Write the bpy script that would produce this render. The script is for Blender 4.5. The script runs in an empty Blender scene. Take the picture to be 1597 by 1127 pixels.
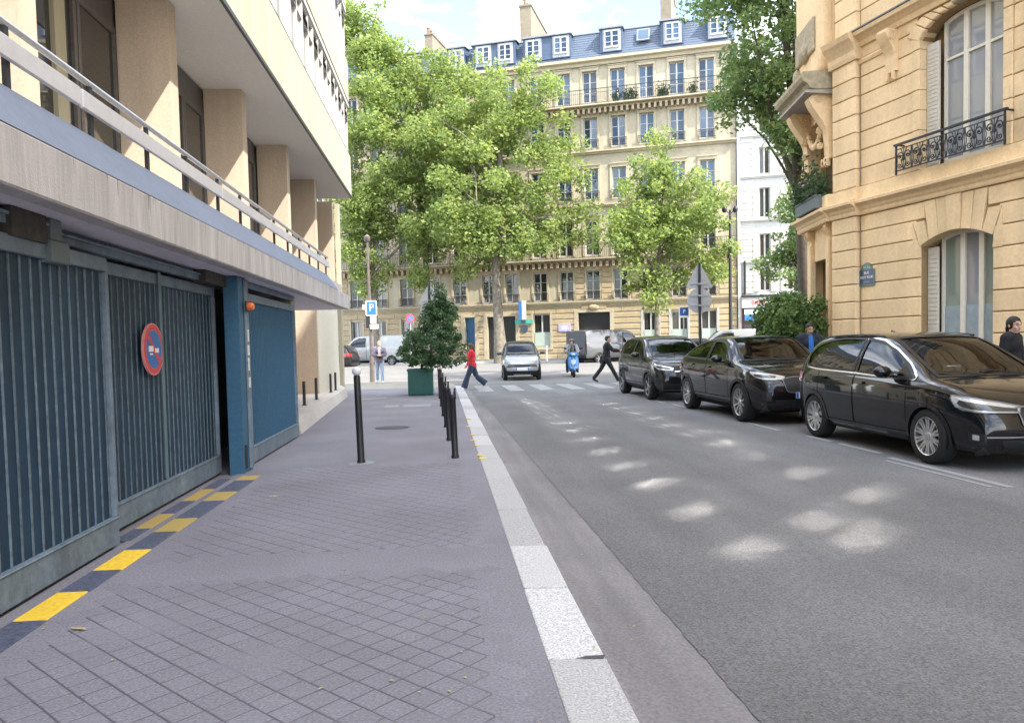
import bpy, bmesh, math, random
import numpy as np
from math import sin, cos, tan, pi, radians, sqrt, atan2, hypot, floor, ceil
from mathutils import Vector, Matrix, Euler, Quaternion
from mathutils.bvhtree import BVHTree
random.seed(11)
rng = np.random.default_rng(11)
SC = bpy.context.scene
COL = SC.collection
V = Vector

# ---------------------------------------------------------------- camera
cam_data = bpy.data.cameras.new('camera')
cam = bpy.data.objects.new('camera', cam_data)
COL.objects.link(cam)
SC.camera = cam
cam_data.sensor_fit = 'HORIZONTAL'
cam_data.sensor_width = 36.0
cam_data.lens = 1185.0 / 1597.0 * 36.0
cam_data.shift_y = 26.5 / 1597.0
cam_data.clip_start = 0.05
cam_data.clip_end = 1500.0
CAM_H = 1.42
Rcam = Matrix.Rotation(-radians(4.75), 4, 'Z') @ Matrix.Rotation(pi / 2 - 0.045, 4, 'X') @ Matrix.Rotation(-0.022, 4, 'Z')
cam.matrix_world = Matrix.Translation((0, 0, CAM_H)) @ Rcam

# ---------------------------------------------------------------- sun, sky, exposure
SUN_DIR = V((1.0, -0.90, 1.56)).normalized()
sun_data = bpy.data.lights.new('sun', 'SUN')
sun_data.energy = 2.1
sun_data.angle = radians(0.53)
sun_data.color = (1.0, 0.94, 0.84)
sun = bpy.data.objects.new('sun', sun_data)
COL.objects.link(sun)
sun.location = (30, -30, 60)
sun.rotation_euler = SUN_DIR.to_track_quat('Z', 'Y').to_euler()
world = bpy.data.worlds.new('World')
SC.world = world
world.use_nodes = True
wn, wl = world.node_tree.nodes, world.node_tree.links
bg = wn['Background']
sky = wn.new('ShaderNodeTexSky')
sky.sky_type = 'NISHITA'
sky.sun_disc = False
sky.sun_elevation = math.asin(SUN_DIR.z)
sky.sun_rotation = atan2(SUN_DIR.x, SUN_DIR.y)
sky.dust_density = 1.6
sky.air_density = 1.0
tc = wn.new('ShaderNodeTexCoord')
mp = wn.new('ShaderNodeMapping')
mp.inputs['Scale'].default_value = (1.0, 1.0, 2.6)
mp.inputs['Location'].default_value = (2.65, 6.92, 7.85)
cn = wn.new('ShaderNodeTexNoise')
cn.inputs['Scale'].default_value = 2.6
cn.inputs['Detail'].default_value = 9.0
cn.inputs['Roughness'].default_value = 0.58
cr = wn.new('ShaderNodeValToRGB')
cr.color_ramp.elements[0].position = 0.42
cr.color_ramp.elements[1].position = 0.64
cm = wn.new('ShaderNodeMixRGB')
cm.inputs[2].default_value = (13.6, 13.9, 14.3, 1)
wl.new(tc.outputs['Generated'], mp.inputs['Vector'])
wl.new(mp.outputs['Vector'], cn.inputs['Vector'])
wl.new(cn.outputs['Fac'], cr.inputs['Fac'])
cf = wn.new('ShaderNodeMath'); cf.operation = 'MULTIPLY_ADD'
cf.inputs[1].default_value = 0.84; cf.inputs[2].default_value = 0.015
wl.new(cr.outputs['Color'], cf.inputs[0])
wl.new(cf.outputs[0], cm.inputs[0])
wl.new(sky.outputs['Color'], cm.inputs[1])
wl.new(cm.outputs['Color'], bg.inputs['Color'])
bg.inputs['Strength'].default_value = 0.10
SC.view_settings.view_transform = 'Standard'
SC.view_settings.look = 'None'
SC.view_settings.exposure = 2.5
SC.view_settings.gamma = 1.0
SC.cycles.max_bounces = 6
SC.cycles.diffuse_bounces = 4
SC.cycles.glossy_bounces = 4
SC.cycles.transmission_bounces = 4
SC.cycles.transparent_max_bounces = 12
SC.cycles.caustics_refractive = False
SC.cycles.caustics_reflective = True
SC.cycles.blur_glossy = 0.0          # keeps the sun's reflections off the left windows crisp on the road
SC.cycles.use_adaptive_sampling = False
SC.cycles.use_guiding = True
SC.cycles.surface_guiding_probability = 0.5
SC.cycles.guiding_distribution_type = 'DIRECTIONAL_QUAD_TREE'
SC.cycles.use_surface_guiding = True
SC.cycles.guiding_training_samples = 128
SC.cycles.sample_clamp_indirect = 0.0

# ---------------------------------------------------------------- materials
def M(name, col, rough=0.7, var=0.12, scale=6.0, bump=0.0, bscale=80.0, metal=0.0, spec=0.4,
      coat=0.0, obj=False, big=0.0, bigscale=0.5, rand=0.0, col2=None, stretch=None, ior=None, bdist=0.01, streak=None):
    m = bpy.data.materials.new(name); m.use_nodes = True
    n, l = m.node_tree.nodes, m.node_tree.links
    b = n['Principled BSDF']
    b.inputs['Roughness'].default_value = rough
    b.inputs['Metallic'].default_value = metal
    b.inputs['Specular IOR Level'].default_value = spec
    if ior: b.inputs['IOR'].default_value = ior
    if coat:
        b.inputs['Coat Weight'].default_value = coat
        b.inputs['Coat Roughness'].default_value = 0.03
    if obj:
        src = n.new('ShaderNodeTexCoord').outputs['Object']
    else:
        src = n.new('ShaderNodeNewGeometry').outputs['Position']
    if stretch:
        mp = n.new('ShaderNodeMapping'); mp.inputs['Scale'].default_value = stretch
        l.new(src, mp.inputs['Vector']); src2 = mp.outputs['Vector']
    else:
        src2 = src
    c = V(col)
    lo = tuple(max(0, x * (1 - var)) for x in c) + (1,)
    hi = tuple(min(1, x * (1 + var)) for x in c) + (1,)
    if col2: hi = tuple(col2) + (1,)
    nz = n.new('ShaderNodeTexNoise'); nz.inputs['Scale'].default_value = scale
    nz.inputs['Detail'].default_value = 7.0; nz.inputs['Roughness'].default_value = 0.65
    l.new(src2, nz.inputs['Vector'])
    rp = n.new('ShaderNodeValToRGB')
    rp.color_ramp.elements[0].position = 0.3; rp.color_ramp.elements[0].color = lo
    rp.color_ramp.elements[1].position = 0.7; rp.color_ramp.elements[1].color = hi
    l.new(nz.outputs['Fac'], rp.inputs['Fac'])
    out = rp.outputs['Color']
    if big:
        n2 = n.new('ShaderNodeTexNoise'); n2.inputs['Scale'].default_value = bigscale
        n2.inputs['Detail'].default_value = 4.0
        l.new(src, n2.inputs['Vector'])
        mr = n.new('ShaderNodeMapRange'); mr.inputs[1].default_value = 0.3; mr.inputs[2].default_value = 0.7
        mr.inputs[3].default_value = 1 - big; mr.inputs[4].default_value = 1 + big
        l.new(n2.outputs['Fac'], mr.inputs[0])
        mx = n.new('ShaderNodeMixRGB'); mx.blend_type = 'MULTIPLY'; mx.inputs[0].default_value = 1
        l.new(out, mx.inputs[1]); l.new(mr.outputs[0], mx.inputs[2]); out = mx.outputs['Color']
    if streak:          # long soft stains along one direction
        mp2 = n.new('ShaderNodeMapping'); mp2.inputs['Scale'].default_value = streak[1]
        l.new(src, mp2.inputs['Vector'])
        n4 = n.new('ShaderNodeTexNoise'); n4.inputs['Scale'].default_value = 1.0; n4.inputs['Detail'].default_value = 5.0
        l.new(mp2.outputs['Vector'], n4.inputs['Vector'])
        mr = n.new('ShaderNodeMapRange'); mr.inputs[1].default_value = 0.36; mr.inputs[2].default_value = 0.66
        mr.inputs[3].default_value = 1 - streak[0]; mr.inputs[4].default_value = 1 + streak[0] * .45
        l.new(n4.outputs['Fac'], mr.inputs[0])
        mx = n.new('ShaderNodeMixRGB'); mx.blend_type = 'MULTIPLY'; mx.inputs[0].default_value = 1
        l.new(out, mx.inputs[1]); l.new(mr.outputs[0], mx.inputs[2]); out = mx.outputs['Color']
    if rand:
        oi = n.new('ShaderNodeObjectInfo')
        mr = n.new('ShaderNodeMapRange'); mr.inputs[3].default_value = 1 - rand; mr.inputs[4].default_value = 1 + rand
        l.new(oi.outputs['Random'], mr.inputs[0])
        mx = n.new('ShaderNodeMixRGB'); mx.blend_type = 'MULTIPLY'; mx.inputs[0].default_value = 1
        l.new(out, mx.inputs[1]); l.new(mr.outputs[0], mx.inputs[2]); out = mx.outputs['Color']
    l.new(out, b.inputs['Base Color'])
    if bump:
        n3 = n.new('ShaderNodeTexNoise'); n3.inputs['Scale'].default_value = bscale
        n3.inputs['Detail'].default_value = 5.0
        l.new(src, n3.inputs['Vector'])
        bp = n.new('ShaderNodeBump'); bp.inputs['Strength'].default_value = bump
        bp.inputs['Distance'].default_value = bdist
        l.new(n3.outputs['Fac'], bp.inputs['Height']); l.new(bp.outputs['Normal'], b.inputs['Normal'])
    return m

def glass_dark(name, col, rough=0.03, rand=0.5, refl=0.22, col2=None, coat=0.5):
    """window glass with a dim room, curtain or mirrored sky put into its colour"""
    m = bpy.data.materials.new(name); m.use_nodes = True
    n, l = m.node_tree.nodes, m.node_tree.links
    b = n['Principled BSDF']
    oi = n.new('ShaderNodeObjectInfo')
    rp = n.new('ShaderNodeValToRGB')
    rp.color_ramp.elements[0].color = tuple(x * (1 - rand) for x in col) + (1,)
    rp.color_ramp.elements[1].color = tuple(col2 or [x * (1 + rand) for x in col]) + (1,)
    l.new(oi.outputs['Random'], rp.inputs['Fac'])
    l.new(rp.outputs['Color'], b.inputs['Base Color'])
    b.inputs['Roughness'].default_value = rough
    b.inputs['IOR'].default_value = 1.52
    b.inputs['Specular IOR Level'].default_value = 0.5
    b.inputs['Coat Weight'].default_value = coat
    b.inputs['Coat IOR'].default_value = 1.6
    b.inputs['Coat Roughness'].default_value = 0.02
    return m

def glass_tint(name, tint=0.45, col=(0.75, 0.8, 0.78)):
    """see-through car glass: tinted transmission plus a fresnel mirror"""
    m = bpy.data.materials.new(name); m.use_nodes = True
    n, l = m.node_tree.nodes, m.node_tree.links
    for x in list(n):
        if x.type != 'OUTPUT_MATERIAL': n.remove(x)
    o = [x for x in n if x.type == 'OUTPUT_MATERIAL'][0]
    t = n.new('ShaderNodeBsdfTransparent'); t.inputs['Color'].default_value = tuple(c * tint for c in col) + (1,)
    g = n.new('ShaderNodeBsdfGlossy'); g.inputs['Roughness'].default_value = 0.02
    f = n.new('ShaderNodeFresnel'); f.inputs['IOR'].default_value = 1.65
    mx = n.new('ShaderNodeMixShader')
    l.new(f.outputs['Fac'], mx.inputs['Fac']); l.new(t.outputs[0], mx.inputs[1]); l.new(g.outputs[0], mx.inputs[2])
    l.new(mx.outputs[0], o.inputs['Surface'])
    return m

def leaf_mat(name, cols, trans=0.4, clump=0.9):
    m = bpy.data.materials.new(name); m.use_nodes = True
    n, l = m.node_tree.nodes, m.node_tree.links
    b = n['Principled BSDF']; o = [x for x in n if x.type == 'OUTPUT_MATERIAL'][0]
    g = n.new('ShaderNodeNewGeometry')
    nz = n.new('ShaderNodeTexNoise'); nz.inputs['Scale'].default_value = clump
    nz.inputs['Detail'].default_value = 2.0
    l.new(g.outputs['Position'], nz.inputs['Vector'])
    ad = n.new('ShaderNodeMath'); ad.operation = 'MULTIPLY_ADD'; ad.inputs[1].default_value = 0.55
    l.new(g.outputs['Random Per Island'], ad.inputs[0]); 
    s2 = n.new('ShaderNodeMath'); s2.operation = 'MULTIPLY'; s2.inputs[1].default_value = 0.5
    l.new(nz.outputs['Fac'], s2.inputs[0]); l.new(s2.outputs[0], ad.inputs[2])
    rp = n.new('ShaderNodeValToRGB')
    rp.color_ramp.elements[0].position = 0.1; rp.color_ramp.elements[0].color = tuple(cols[0]) + (1,)
    rp.color_ramp.elements[1].position = 0.85; rp.color_ramp.elements[1].color = tuple(cols[-1]) + (1,)
    for i, c in enumerate(cols[1:-1]):
        e = rp.color_ramp.elements.new(0.1 + 0.75 * (i + 1) / (len(cols) - 1)); e.color = tuple(c) + (1,)
    l.new(ad.outputs[0], rp.inputs['Fac'])
    l.new(rp.outputs['Color'], b.inputs['Base Color'])
    b.inputs['Roughness'].default_value = 0.5; b.inputs['Specular IOR Level'].default_value = 0.3
    t = n.new('ShaderNodeBsdfTranslucent')
    hs = n.new('ShaderNodeHueSaturation'); hs.inputs['Hue'].default_value = 0.485
    hs.inputs['Value'].default_value = 1.5; hs.inputs['Saturation'].default_value = 1.1
    l.new(rp.outputs['Color'], hs.inputs['Color']); l.new(hs.outputs['Color'], t.inputs['Color'])
    mx = n.new('ShaderNodeMixShader'); mx.inputs['Fac'].default_value = trans
    l.new(b.outputs[0], mx.inputs[1]); l.new(t.outputs[0], mx.inputs[2]); l.new(mx.outputs[0], o.inputs['Surface'])
    return m

# ---------------------------------------------------------------- mesh helpers
class MB:
    """collects simple shapes and links them as ONE mesh object"""
    def __init__(s, T=None):
        s.v, s.f, s.m, s.T = [], [], [], T
    def add(s, vs, fs, mi=0):
        o = len(s.v)
        if s.T is not None:
            vs = [s.T @ V(p) for p in vs]
        s.v += [tuple(p) for p in vs]
        s.f += [tuple(i + o for i in f) for f in fs]
        s.m += [mi] * len(fs)
        return s
    def box(s, x0, x1, y0, y1, z0, z1, mi=0):
        vs = [(x0, y0, z0), (x1, y0, z0), (x1, y1, z0), (x0, y1, z0), (x0, y0, z1), (x1, y0, z1), (x1, y1, z1), (x0, y1, z1)]
        return s.add(vs, [(0, 3, 2, 1), (4, 5, 6, 7), (0, 1, 5, 4), (1, 2, 6, 5), (2, 3, 7, 6), (3, 0, 4, 7)], mi)
    def cbox(s, x0, x1, y0, y1, z0, z1, c=0.01, mi=0):
        """box with chamfered front (low y) edges"""
        vs = [(x0, y1, z0), (x1, y1, z0), (x1, y1, z1), (x0, y1, z1),
              (x0, y0 + c, z0), (x1, y0 + c, z0), (x1, y0 + c, z1), (x0, y0 + c, z1),
              (x0 + c, y0, z0 + c), (x1 - c, y0, z0 + c), (x1 - c, y0, z1 - c), (x0 + c, y0, z1 - c)]
        fs = [(8, 9, 10, 11)]
        for a, b in ((4, 8),):
            for i in range(4):
                j = (i + 1) % 4
                fs.append((4 + i, 4 + j, 8 + j, 8 + i)); fs.append((i, j, 4 + j, 4 + i))
        return s.add(vs, fs, mi)
    def obox(s, c, size, R=None, mi=0):
        hx, hy, hz = size[0] / 2, size[1] / 2, size[2] / 2
        vs = [V(p) for p in ((-hx, -hy, -hz), (hx, -hy, -hz), (hx, hy, -hz), (-hx, hy, -hz), (-hx, -hy, hz), (hx, -hy, hz), (hx, hy, hz), (-hx, hy, hz))]
        if R is not None: vs = [R @ p for p in vs]
        return s.add([p + V(c) for p in vs], [(0, 3, 2, 1), (4, 5, 6, 7), (0, 1, 5, 4), (1, 2, 6, 5), (2, 3, 7, 6), (3, 0, 4, 7)], mi)
    def quad(s, a, b, c, d, mi=0):
        return s.add([a, b, c, d], [(0, 1, 2, 3)], mi)
    def tube(s, pts, rads, n=8, cap=True, mi=0):
        pts = [V(p) for p in pts]
        if not hasattr(rads, '__len__'): rads = [rads] * len(pts)
        vs, fs = [], []
        ref = None
        for i, p in enumerate(pts):
            t = (pts[min(i + 1, len(pts) - 1)] - pts[max(i - 1, 0)])
            if t.length < 1e-9: t = V((0, 0, 1))
            t.normalize()
            if ref is None:
                ref = V((1, 0, 0)) if abs(t.x) < 0.9 else V((0, 1, 0))
            a = ref - t * ref.dot(t)
            if a.length < 1e-6: a = t.orthogonal()
            a.normalize(); ref = a
            b = t.cross(a)
            for k in range(n):
                q = 2 * pi * k / n
                vs.append(p + (a * cos(q) + b * sin(q)) * rads[i])
        for i in range(len(pts) - 1):
            for k in range(n):
                k2 = (k + 1) % n
                fs.append((i * n + k, i * n + k2, (i + 1) * n + k2, (i + 1) * n + k))
        if cap:
            fs.append(tuple(range(n))[::-1]); o = (len(pts) - 1) * n
            fs.append(tuple(o + k for k in range(n)))
        return s.add(vs, fs, mi)
    def lathe(s, prof, n=16, c=(0, 0, 0), axis='Z', mi=0, cap=True):
        vs, fs = [], []
        for r, h in prof:
            for k in range(n):
                q = 2 * pi * k / n
                a, b = r * cos(q), r * sin(q)
                p = (a, b, h) if axis == 'Z' else ((a, h, b) if axis == 'Y' else (h, a, b))
                vs.append(V(p) + V(c))
        for i in range(len(prof) - 1):
            for k in range(n):
                k2 = (k + 1) % n
                fs.append((i * n + k, i * n + k2, (i + 1) * n + k2, (i + 1) * n + k))
        if cap and prof[0][0] > 1e-6: fs.append(tuple(range(n))[::-1])
        if cap and prof[-1][0] > 1e-6:
            o = (len(prof) - 1) * n; fs.append(tuple(o + k for k in range(n)))
        return s.add(vs, fs, mi)
    def prism(s, poly, f, d0, d1, mi=0):
        """polygon (a,b) placed by f(a,b,depth), extruded from d0 to d1"""
        n = len(poly)
        vs = [f(a, b, d0) for a, b in poly] + [f(a, b, d1) for a, b in poly]
        fs = [tuple(range(n)), tuple(range(2 * n - 1, n - 1, -1))]
        fs += [(i, n + i, n + (i + 1) % n, (i + 1) % n) for i in range(n)]
        return s.add(vs, fs, mi)
    def ball(s, c, r, nu=12, nv=8, mi=0):
        rx, ry, rz = (r, r, r) if not hasattr(r, '__len__') else r
        prof = [(sin(pi * i / nv), -cos(pi * i / nv)) for i in range(nv + 1)]
        vs, fs = [], []
        for a, h in prof:
            for k in range(nu):
                q = 2 * pi * k / nu
                vs.append((c[0] + a * cos(q) * rx, c[1] + a * sin(q) * ry, c[2] + h * rz))
        for i in range(nv):
            for k in range(nu):
                k2 = (k + 1) % nu
                fs.append((i * nu + k, i * nu + k2, (i + 1) * nu + k2, (i + 1) * nu + k))
        return s.add(vs, fs, mi)
    def mesh(s, name, mats, smooth=False):
        me = bpy.data.meshes.new(name)
        me.from_pydata(s.v, [], s.f)
        mats = mats if isinstance(mats, (list, tuple)) else [mats]
        for m in mats: me.materials.append(m)
        if len(mats) > 1: me.polygons.foreach_set('material_index', s.m)
        bm = bmesh.new(); bm.from_mesh(me)
        bmesh.ops.recalc_face_normals(bm, faces=bm.faces)
        bm.to_mesh(me); bm.free()
        if smooth:
            me.polygons.foreach_set('use_smooth', [True] * len(me.polygons))
        me.update()
        return me
    def build(s, name, mats, parent=None, smooth=False, bevel=0, seg=1):
        o = link(name, s.mesh(name, mats, smooth), parent)
        if bevel:
            b = o.modifiers.new('bevel', 'BEVEL'); b.width = bevel; b.segments = seg
            b.limit_method = 'ANGLE'; b.angle_limit = radians(40)
        if smooth:
            smooth_angle(o)
        return o

def smooth_angle(o, ang=40):
    """sharp edges above the angle, smooth shading elsewhere"""
    me = o.data
    try:
        me.set_sharp_from_angle(angle=radians(ang))
    except Exception:
        pass

def link(name, me, parent=None, loc=None, rotz=None):
    o = bpy.data.objects.new(name, me)
    COL.objects.link(o)
    if parent is not None: attach(o, parent)
    if loc is not None: o.location = loc
    if rotz is not None: o.rotation_euler = (0, 0, rotz)
    return o

STATIC = set()          # roots made at their final place; their children are modelled in world space
def attach(o, parent):
    o.parent = parent
    if parent.name in STATIC:
        o.matrix_parent_inverse = Matrix.Translation(-parent.location)

def tag(o, label=None, cat=None, group=None, kind=None):
    if label: o['label'] = label
    if cat: o['category'] = cat
    if group: o['group'] = group
    if kind: o['kind'] = kind
    return o

def thing(name, label, cat, loc=(0, 0, 0), group=None):
    o = bpy.data.objects.new(name, None); COL.objects.link(o)
    o.location = loc; o.empty_display_size = 0.2
    if tuple(loc) != (0, 0, 0): STATIC.add(o.name)
    return tag(o, label, cat, group)

def structure(o): return tag(o, kind='structure')

KIDS = {}
def copy_tree(o, parent=None, name=None):
    c = o.copy(); COL.objects.link(c)
    if parent is not None: c.parent = parent
    for ch in [x for x in COL.objects if x.parent == o]:
        copy_tree(ch, c)
    return c

def frame(origin, ang):
    """local x along ang, local y to the left of it, z up"""
    return Matrix.Translation(origin) @ Matrix.Rotation(ang, 4, 'Z')

def wall_cells(mb, u0, u1, z0, z1, holes, y=0.0, depth=0.25, mi=0, rmi=None):
    """front skin at y with rectangular holes and their reveals (local x=u, y inward)"""
    us = sorted({u0, u1} | {h[0] for h in holes} | {h[1] for h in holes})
    zs = sorted({z0, z1} | {h[2] for h in holes} | {h[3] for h in holes})
    us = [u for u in us if u0 <= u <= u1]; zs = [z for z in zs if z0 <= z <= z1]
    for i in range(len(us) - 1):
        for j in range(len(zs) - 1):
            cu, cz = (us[i] + us[i + 1]) / 2, (zs[j] + zs[j + 1]) / 2
            if any(h[0] < cu < h[1] and h[2] < cz < h[3] for h in holes): continue
            mb.quad((us[i], y, zs[j]), (us[i + 1], y, zs[j]), (us[i + 1], y, zs[j + 1]), (us[i], y, zs[j + 1]), mi)
    for a, b, c, d in holes:
        r = mi if rmi is None else rmi
        mb.quad((a, y, c), (a, y, d), (a, y + depth, d), (a, y + depth, c), r)
        mb.quad((b, y, c), (b, y + depth, c), (b, y + depth, d), (b, y, d), r)
        mb.quad((a, y, c), (a, y + depth, c), (b, y + depth, c), (b, y, c), r)
        mb.quad((a, y, d), (b, y, d), (b, y + depth, d), (a, y + depth, d), r)

def text_mesh(name, txt, size, mat, parent, T, align='CENTER', depth=0.004):
    """lettering turned into mesh, lying in T's x (right) / z (up) plane, facing -y"""
    cu = bpy.data.curves.new(name, 'FONT'); cu.body = txt; cu.size = size
    cu.align_x = align; cu.align_y = 'CENTER'; cu.extrude = depth; cu.resolution_u = 2
    to = bpy.data.objects.new('tmp', cu); COL.objects.link(to)
    dg = bpy.context.evaluated_depsgraph_get()
    me = bpy.data.meshes.new_from_object(to.evaluated_get(dg))
    bpy.data.objects.remove(to); bpy.data.curves.remove(cu)
    me.transform(T @ Matrix.Rotation(pi / 2, 4, 'X'))
    me.materials.clear(); me.materials.append(mat); me.name = name
    return link(name, me, parent)
# ================================================================ SETTING
asphalt = M('asphalt', (0.140, 0.139, 0.142), rough=0.85, var=0.6, scale=85, bump=0.7, bscale=150, big=0.13, bigscale=0.6, streak=(.14, (1.6, .22, 1)))
asphalt2 = M('boulevard_asphalt', (0.15, 0.145, 0.14), rough=0.85, var=0.3, scale=60, bump=0.3, bscale=150, big=0.12)
pave_base = M('pavement_asphalt', (0.192, 0.186, 0.212), rough=0.9, var=0.34, scale=70, bump=0.5, bscale=190, big=0.12, bigscale=0.8)
paver_m = M('paver_stone', (0.190, 0.184, 0.211), rough=0.88, var=0.34, scale=70, bump=0.5, bscale=190, big=0.14, bigscale=0.9, rand=0.035)
joint_m = M('joint_sand', (0.075, 0.072, 0.085), rough=0.95, var=0.35, scale=40)
granite = M('kerb_granite', (0.40, 0.395, 0.395), rough=0.8, var=0.45, scale=85, bump=0.3, bscale=120, rand=0.16)
gutter_m = M('gutter_concrete', (0.185, 0.176, 0.182), rough=0.85, var=0.3, scale=55, bump=0.4, bscale=150, big=0.14, bigscale=0.9, streak=(.16, (5, .35, 1)))
white_paint = M('road_paint_white', (0.62, 0.62, 0.60), rough=0.7, var=0.2, scale=25, big=0.15)
worn_paint = M('road_paint_worn', (0.46, 0.46, 0.45), rough=0.8, var=0.35, scale=45, col2=(0.25, 0.25, 0.25))
yellow_paint = M('yellow_paint', (0.78, 0.52, 0.04), rough=0.6, var=0.18, scale=30, bump=0.3, bscale=90)
dark_paint = M('blue_black_paint', (0.075, 0.085, 0.13), rough=0.7, var=0.5, scale=35, bump=0.3, bscale=90)
far_pave = M('far_pavement', (0.25, 0.235, 0.195), rough=0.9, var=0.15, scale=20, big=0.1)

FA = radians(-20.0)                     # the far street front runs 20 degrees off square
FO = V((6.65, 52.0, 0.0))
def far_d(x, y):                        # metres in front of the far facades
    return (FO.x - x) * 0.342 + (FO.y - y) * 0.940
def gz(x, y):
    t = min(1, max(0, (22 - far_d(x, y)) / 15.0)); t = t * t * (3 - 2 * t)
    return -0.09 + 0.36 * t
def kerb_in(y): return 0.415 - 0.0085 * (y - 2.8)
def gut_out(y): return 1.19 - 0.019 * (y - 2.7)

# one ground sheet under everything, out to the horizon
g = MB(); g.quad((-700, -700, -0.6), (700, -700, -0.6), (700, 700, -0.6), (-700, 700, -0.6))
structure(g.build('ground', asphalt2))

# boulevard road: one height-mapped sheet (it climbs gently to the far kerb)
nx, ny = 60, 26
b = MB(); vs = []
for j in range(ny + 1):
    for i in range(nx + 1):
        x = -60 + 120 * i / nx
        d = 34 - 28.2 * j / ny
        y = FO.y - (d - (FO.x - x) * 0.342) / 0.94
        vs.append((x, y, gz(x, y) - 0.004))
b.add(vs, [(j * (nx + 1) + i, j * (nx + 1) + i + 1, (j + 1) * (nx + 1) + i + 1, (j + 1) * (nx + 1) + i) for j in range(ny) for i in range(nx)])
structure(b.build('boulevard_road', asphalt2))

# far pavement and its kerb
b = MB(T=frame(FO, FA))
def fz(u, w): 
    p = frame(FO, FA) @ V((u, w, 0)); return gz(p.x, p.y)
zf = gz(*(FO - V((0.342, 0.94, 0)) * 5.8).xy)
b.box(-70, 70, -5.8, 12, -0.6, zf + 0.13)
structure(b.build('far_pavement', far_pave))
b = MB(T=frame(FO, FA))
b.box(-70, 70, -6.1, -5.803, -0.6, zf + 0.128)
structure(b.build('far_kerb', granite))

# our street: asphalt with a ragged edge over the gutter
b = MB(); vs = []; ys = np.arange(-14, 29.6, 0.05)
for y in ys:
    xe = gut_out(y) + 0.012 * (mnoise_ := (math.sin(y * 31.7) * 0.5 + math.sin(y * 73.1 + 1) * 0.35 + math.sin(y * 13.3) * 0.4)) * (0.6 if y < 12 else 0.3)
    vs.append((xe, y, -0.0885)); vs.append((14.0, y, -0.0885))
b.add(vs, [(2 * i, 2 * i + 1, 2 * i + 3, 2 * i + 2) for i in range(len(ys) - 1)])
structure(b.build('road', asphalt))
# gutter: shallow dished concrete strip
b = MB(); vs = []; ys2 = np.arange(-14, 29.6, 0.4)
for y in ys2:
    a, c = kerb_in(y) + 0.27, gut_out(y) + 0.12
    for k in range(6):
        t = k / 5
        vs.append((a + (c - a) * t, y, -0.075 - 0.012 * sin(pi * min(1, t * 1.05)) - 0.0155 * t + random.uniform(-.0015, .0015)))
b.add(vs, [(6 * i + k, 6 * i + k + 1, 6 * i + k + 7, 6 * i + k + 6) for i in range(len(ys2) - 1) for k in range(5)])
structure(b.build('gutter', gutter_m, smooth=True))

# left pavement: a bed whose joints are deep in places and silted up in others
def ring_corner():
    pts = [(kerb_in(y), y) for y in (-14, 0, 10, 20, 25)]
    for k in range(7):
        q = radians(90 * k / 6 * 1.22)
        pts.append((kerb_in(25) - 4 + 4 * cos(q), 27.6 + 4 * sin(q)))
    pts += [(-30, 43.3), (-30, -14)]
    return pts
def bed(name, mat, z):
    b = MB(); pts = ring_corner(); n = len(pts)
    b.add([(x, y, z) for x, y in pts] + [(x, y, -0.5) for x, y in pts],
          [tuple(range(n))] + [(i, n + i, n + (i + 1) % n, (i + 1) % n) for i in range(n)])
    return b.build(name, mat)
pavement = structure(bed('pavement', pave_base, -0.014))
nz = lambda x, y, s: math.sin(x * s * 1.3 + 1.7 * math.sin(y * s * .9)) * math.sin(y * s * 1.1 + 1.3 * math.sin(x * s * .7 + 2))
# top course of plain asphalt round the paved panels
def sheet(name, x0f, x1f, y0, y1, z, mat, parent=None, step=0.5):
    b = MB(); vs = []; n = max(1, int((y1 - y0) / step))
    for i in range(n + 1):
        y = y0 + (y1 - y0) * i / n
        vs += [(x0f(y), y, z), (x1f(y), y, z)]
    b.add(vs, [(2 * i, 2 * i + 1, 2 * i + 3, 2 * i + 2) for i in range(n)])
    return b.build(name, mat, parent)
L0 = lambda y: -1.99
sheet('asphalt_strip', lambda y: -2.46, L0, -4, 9.02, -0.0011, pave_base, pavement)
sheet('asphalt_strip', lambda y: kerb_in(y) - 0.27, kerb_in, -4, 9.02, -0.0011, pave_base, pavement)
sheet('asphalt_strip', L0, lambda y: kerb_in(y) - 0.27, 4.72, 5.36, -0.0011, pave_base, pavement)
sheet('asphalt_top', lambda y: -4.6, kerb_in, 9.02, 26, -0.0011, pave_base, pavement)
b = MB(); pts = [p for p in ring_corner() if p[1] >= 25] + []
pp = [(kerb_in(26), 26)] + [p for p in pts if p[1] > 26.5 and p[0] > -29] + [(-30, 43.2), (-30, 26)]
b.add([(x, y, -0.001) for x, y in pp], [tuple(range(len(pp)))])
b.build('corner_pavement', far_pave, pavement)
# joints bed (raised = silted up joint)
b = MB(); nxj, nyj = 56, 150
for (ya, yb) in ((2.0, 4.84), (5.24, 9.25)):
    vs = []; m = int((yb - ya) / 0.05)
    for j in range(m + 1):
        y = ya + (yb - ya) * j / m
        for i in range(nxj + 1):
            x = -2.06 + (kerb_in(y) - 0.10 + 2.06) * i / nxj
            f = nz(x, y, 1.5) * 0.6 + nz(x + 5, y + 3, 3.7) * 0.45
            near_left = max(0, min(1, (-0.7 - x) / 1.0))
            f -= 0.40 * near_left if y < 4.84 else (.75 - .12 * abs(x + .6))
            t = min(1, max(0, (f - 0.02) / 0.4))
            vs.append((x, y, -0.0024 + 0.0010 * t))
    b.add(vs, [(j * (nxj + 1) + i, j * (nxj + 1) + i + 1, (j + 1) * (nxj + 1) + i + 1, (j + 1) * (nxj + 1) + i) for j in range(m) for i in range(nxj)])
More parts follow.
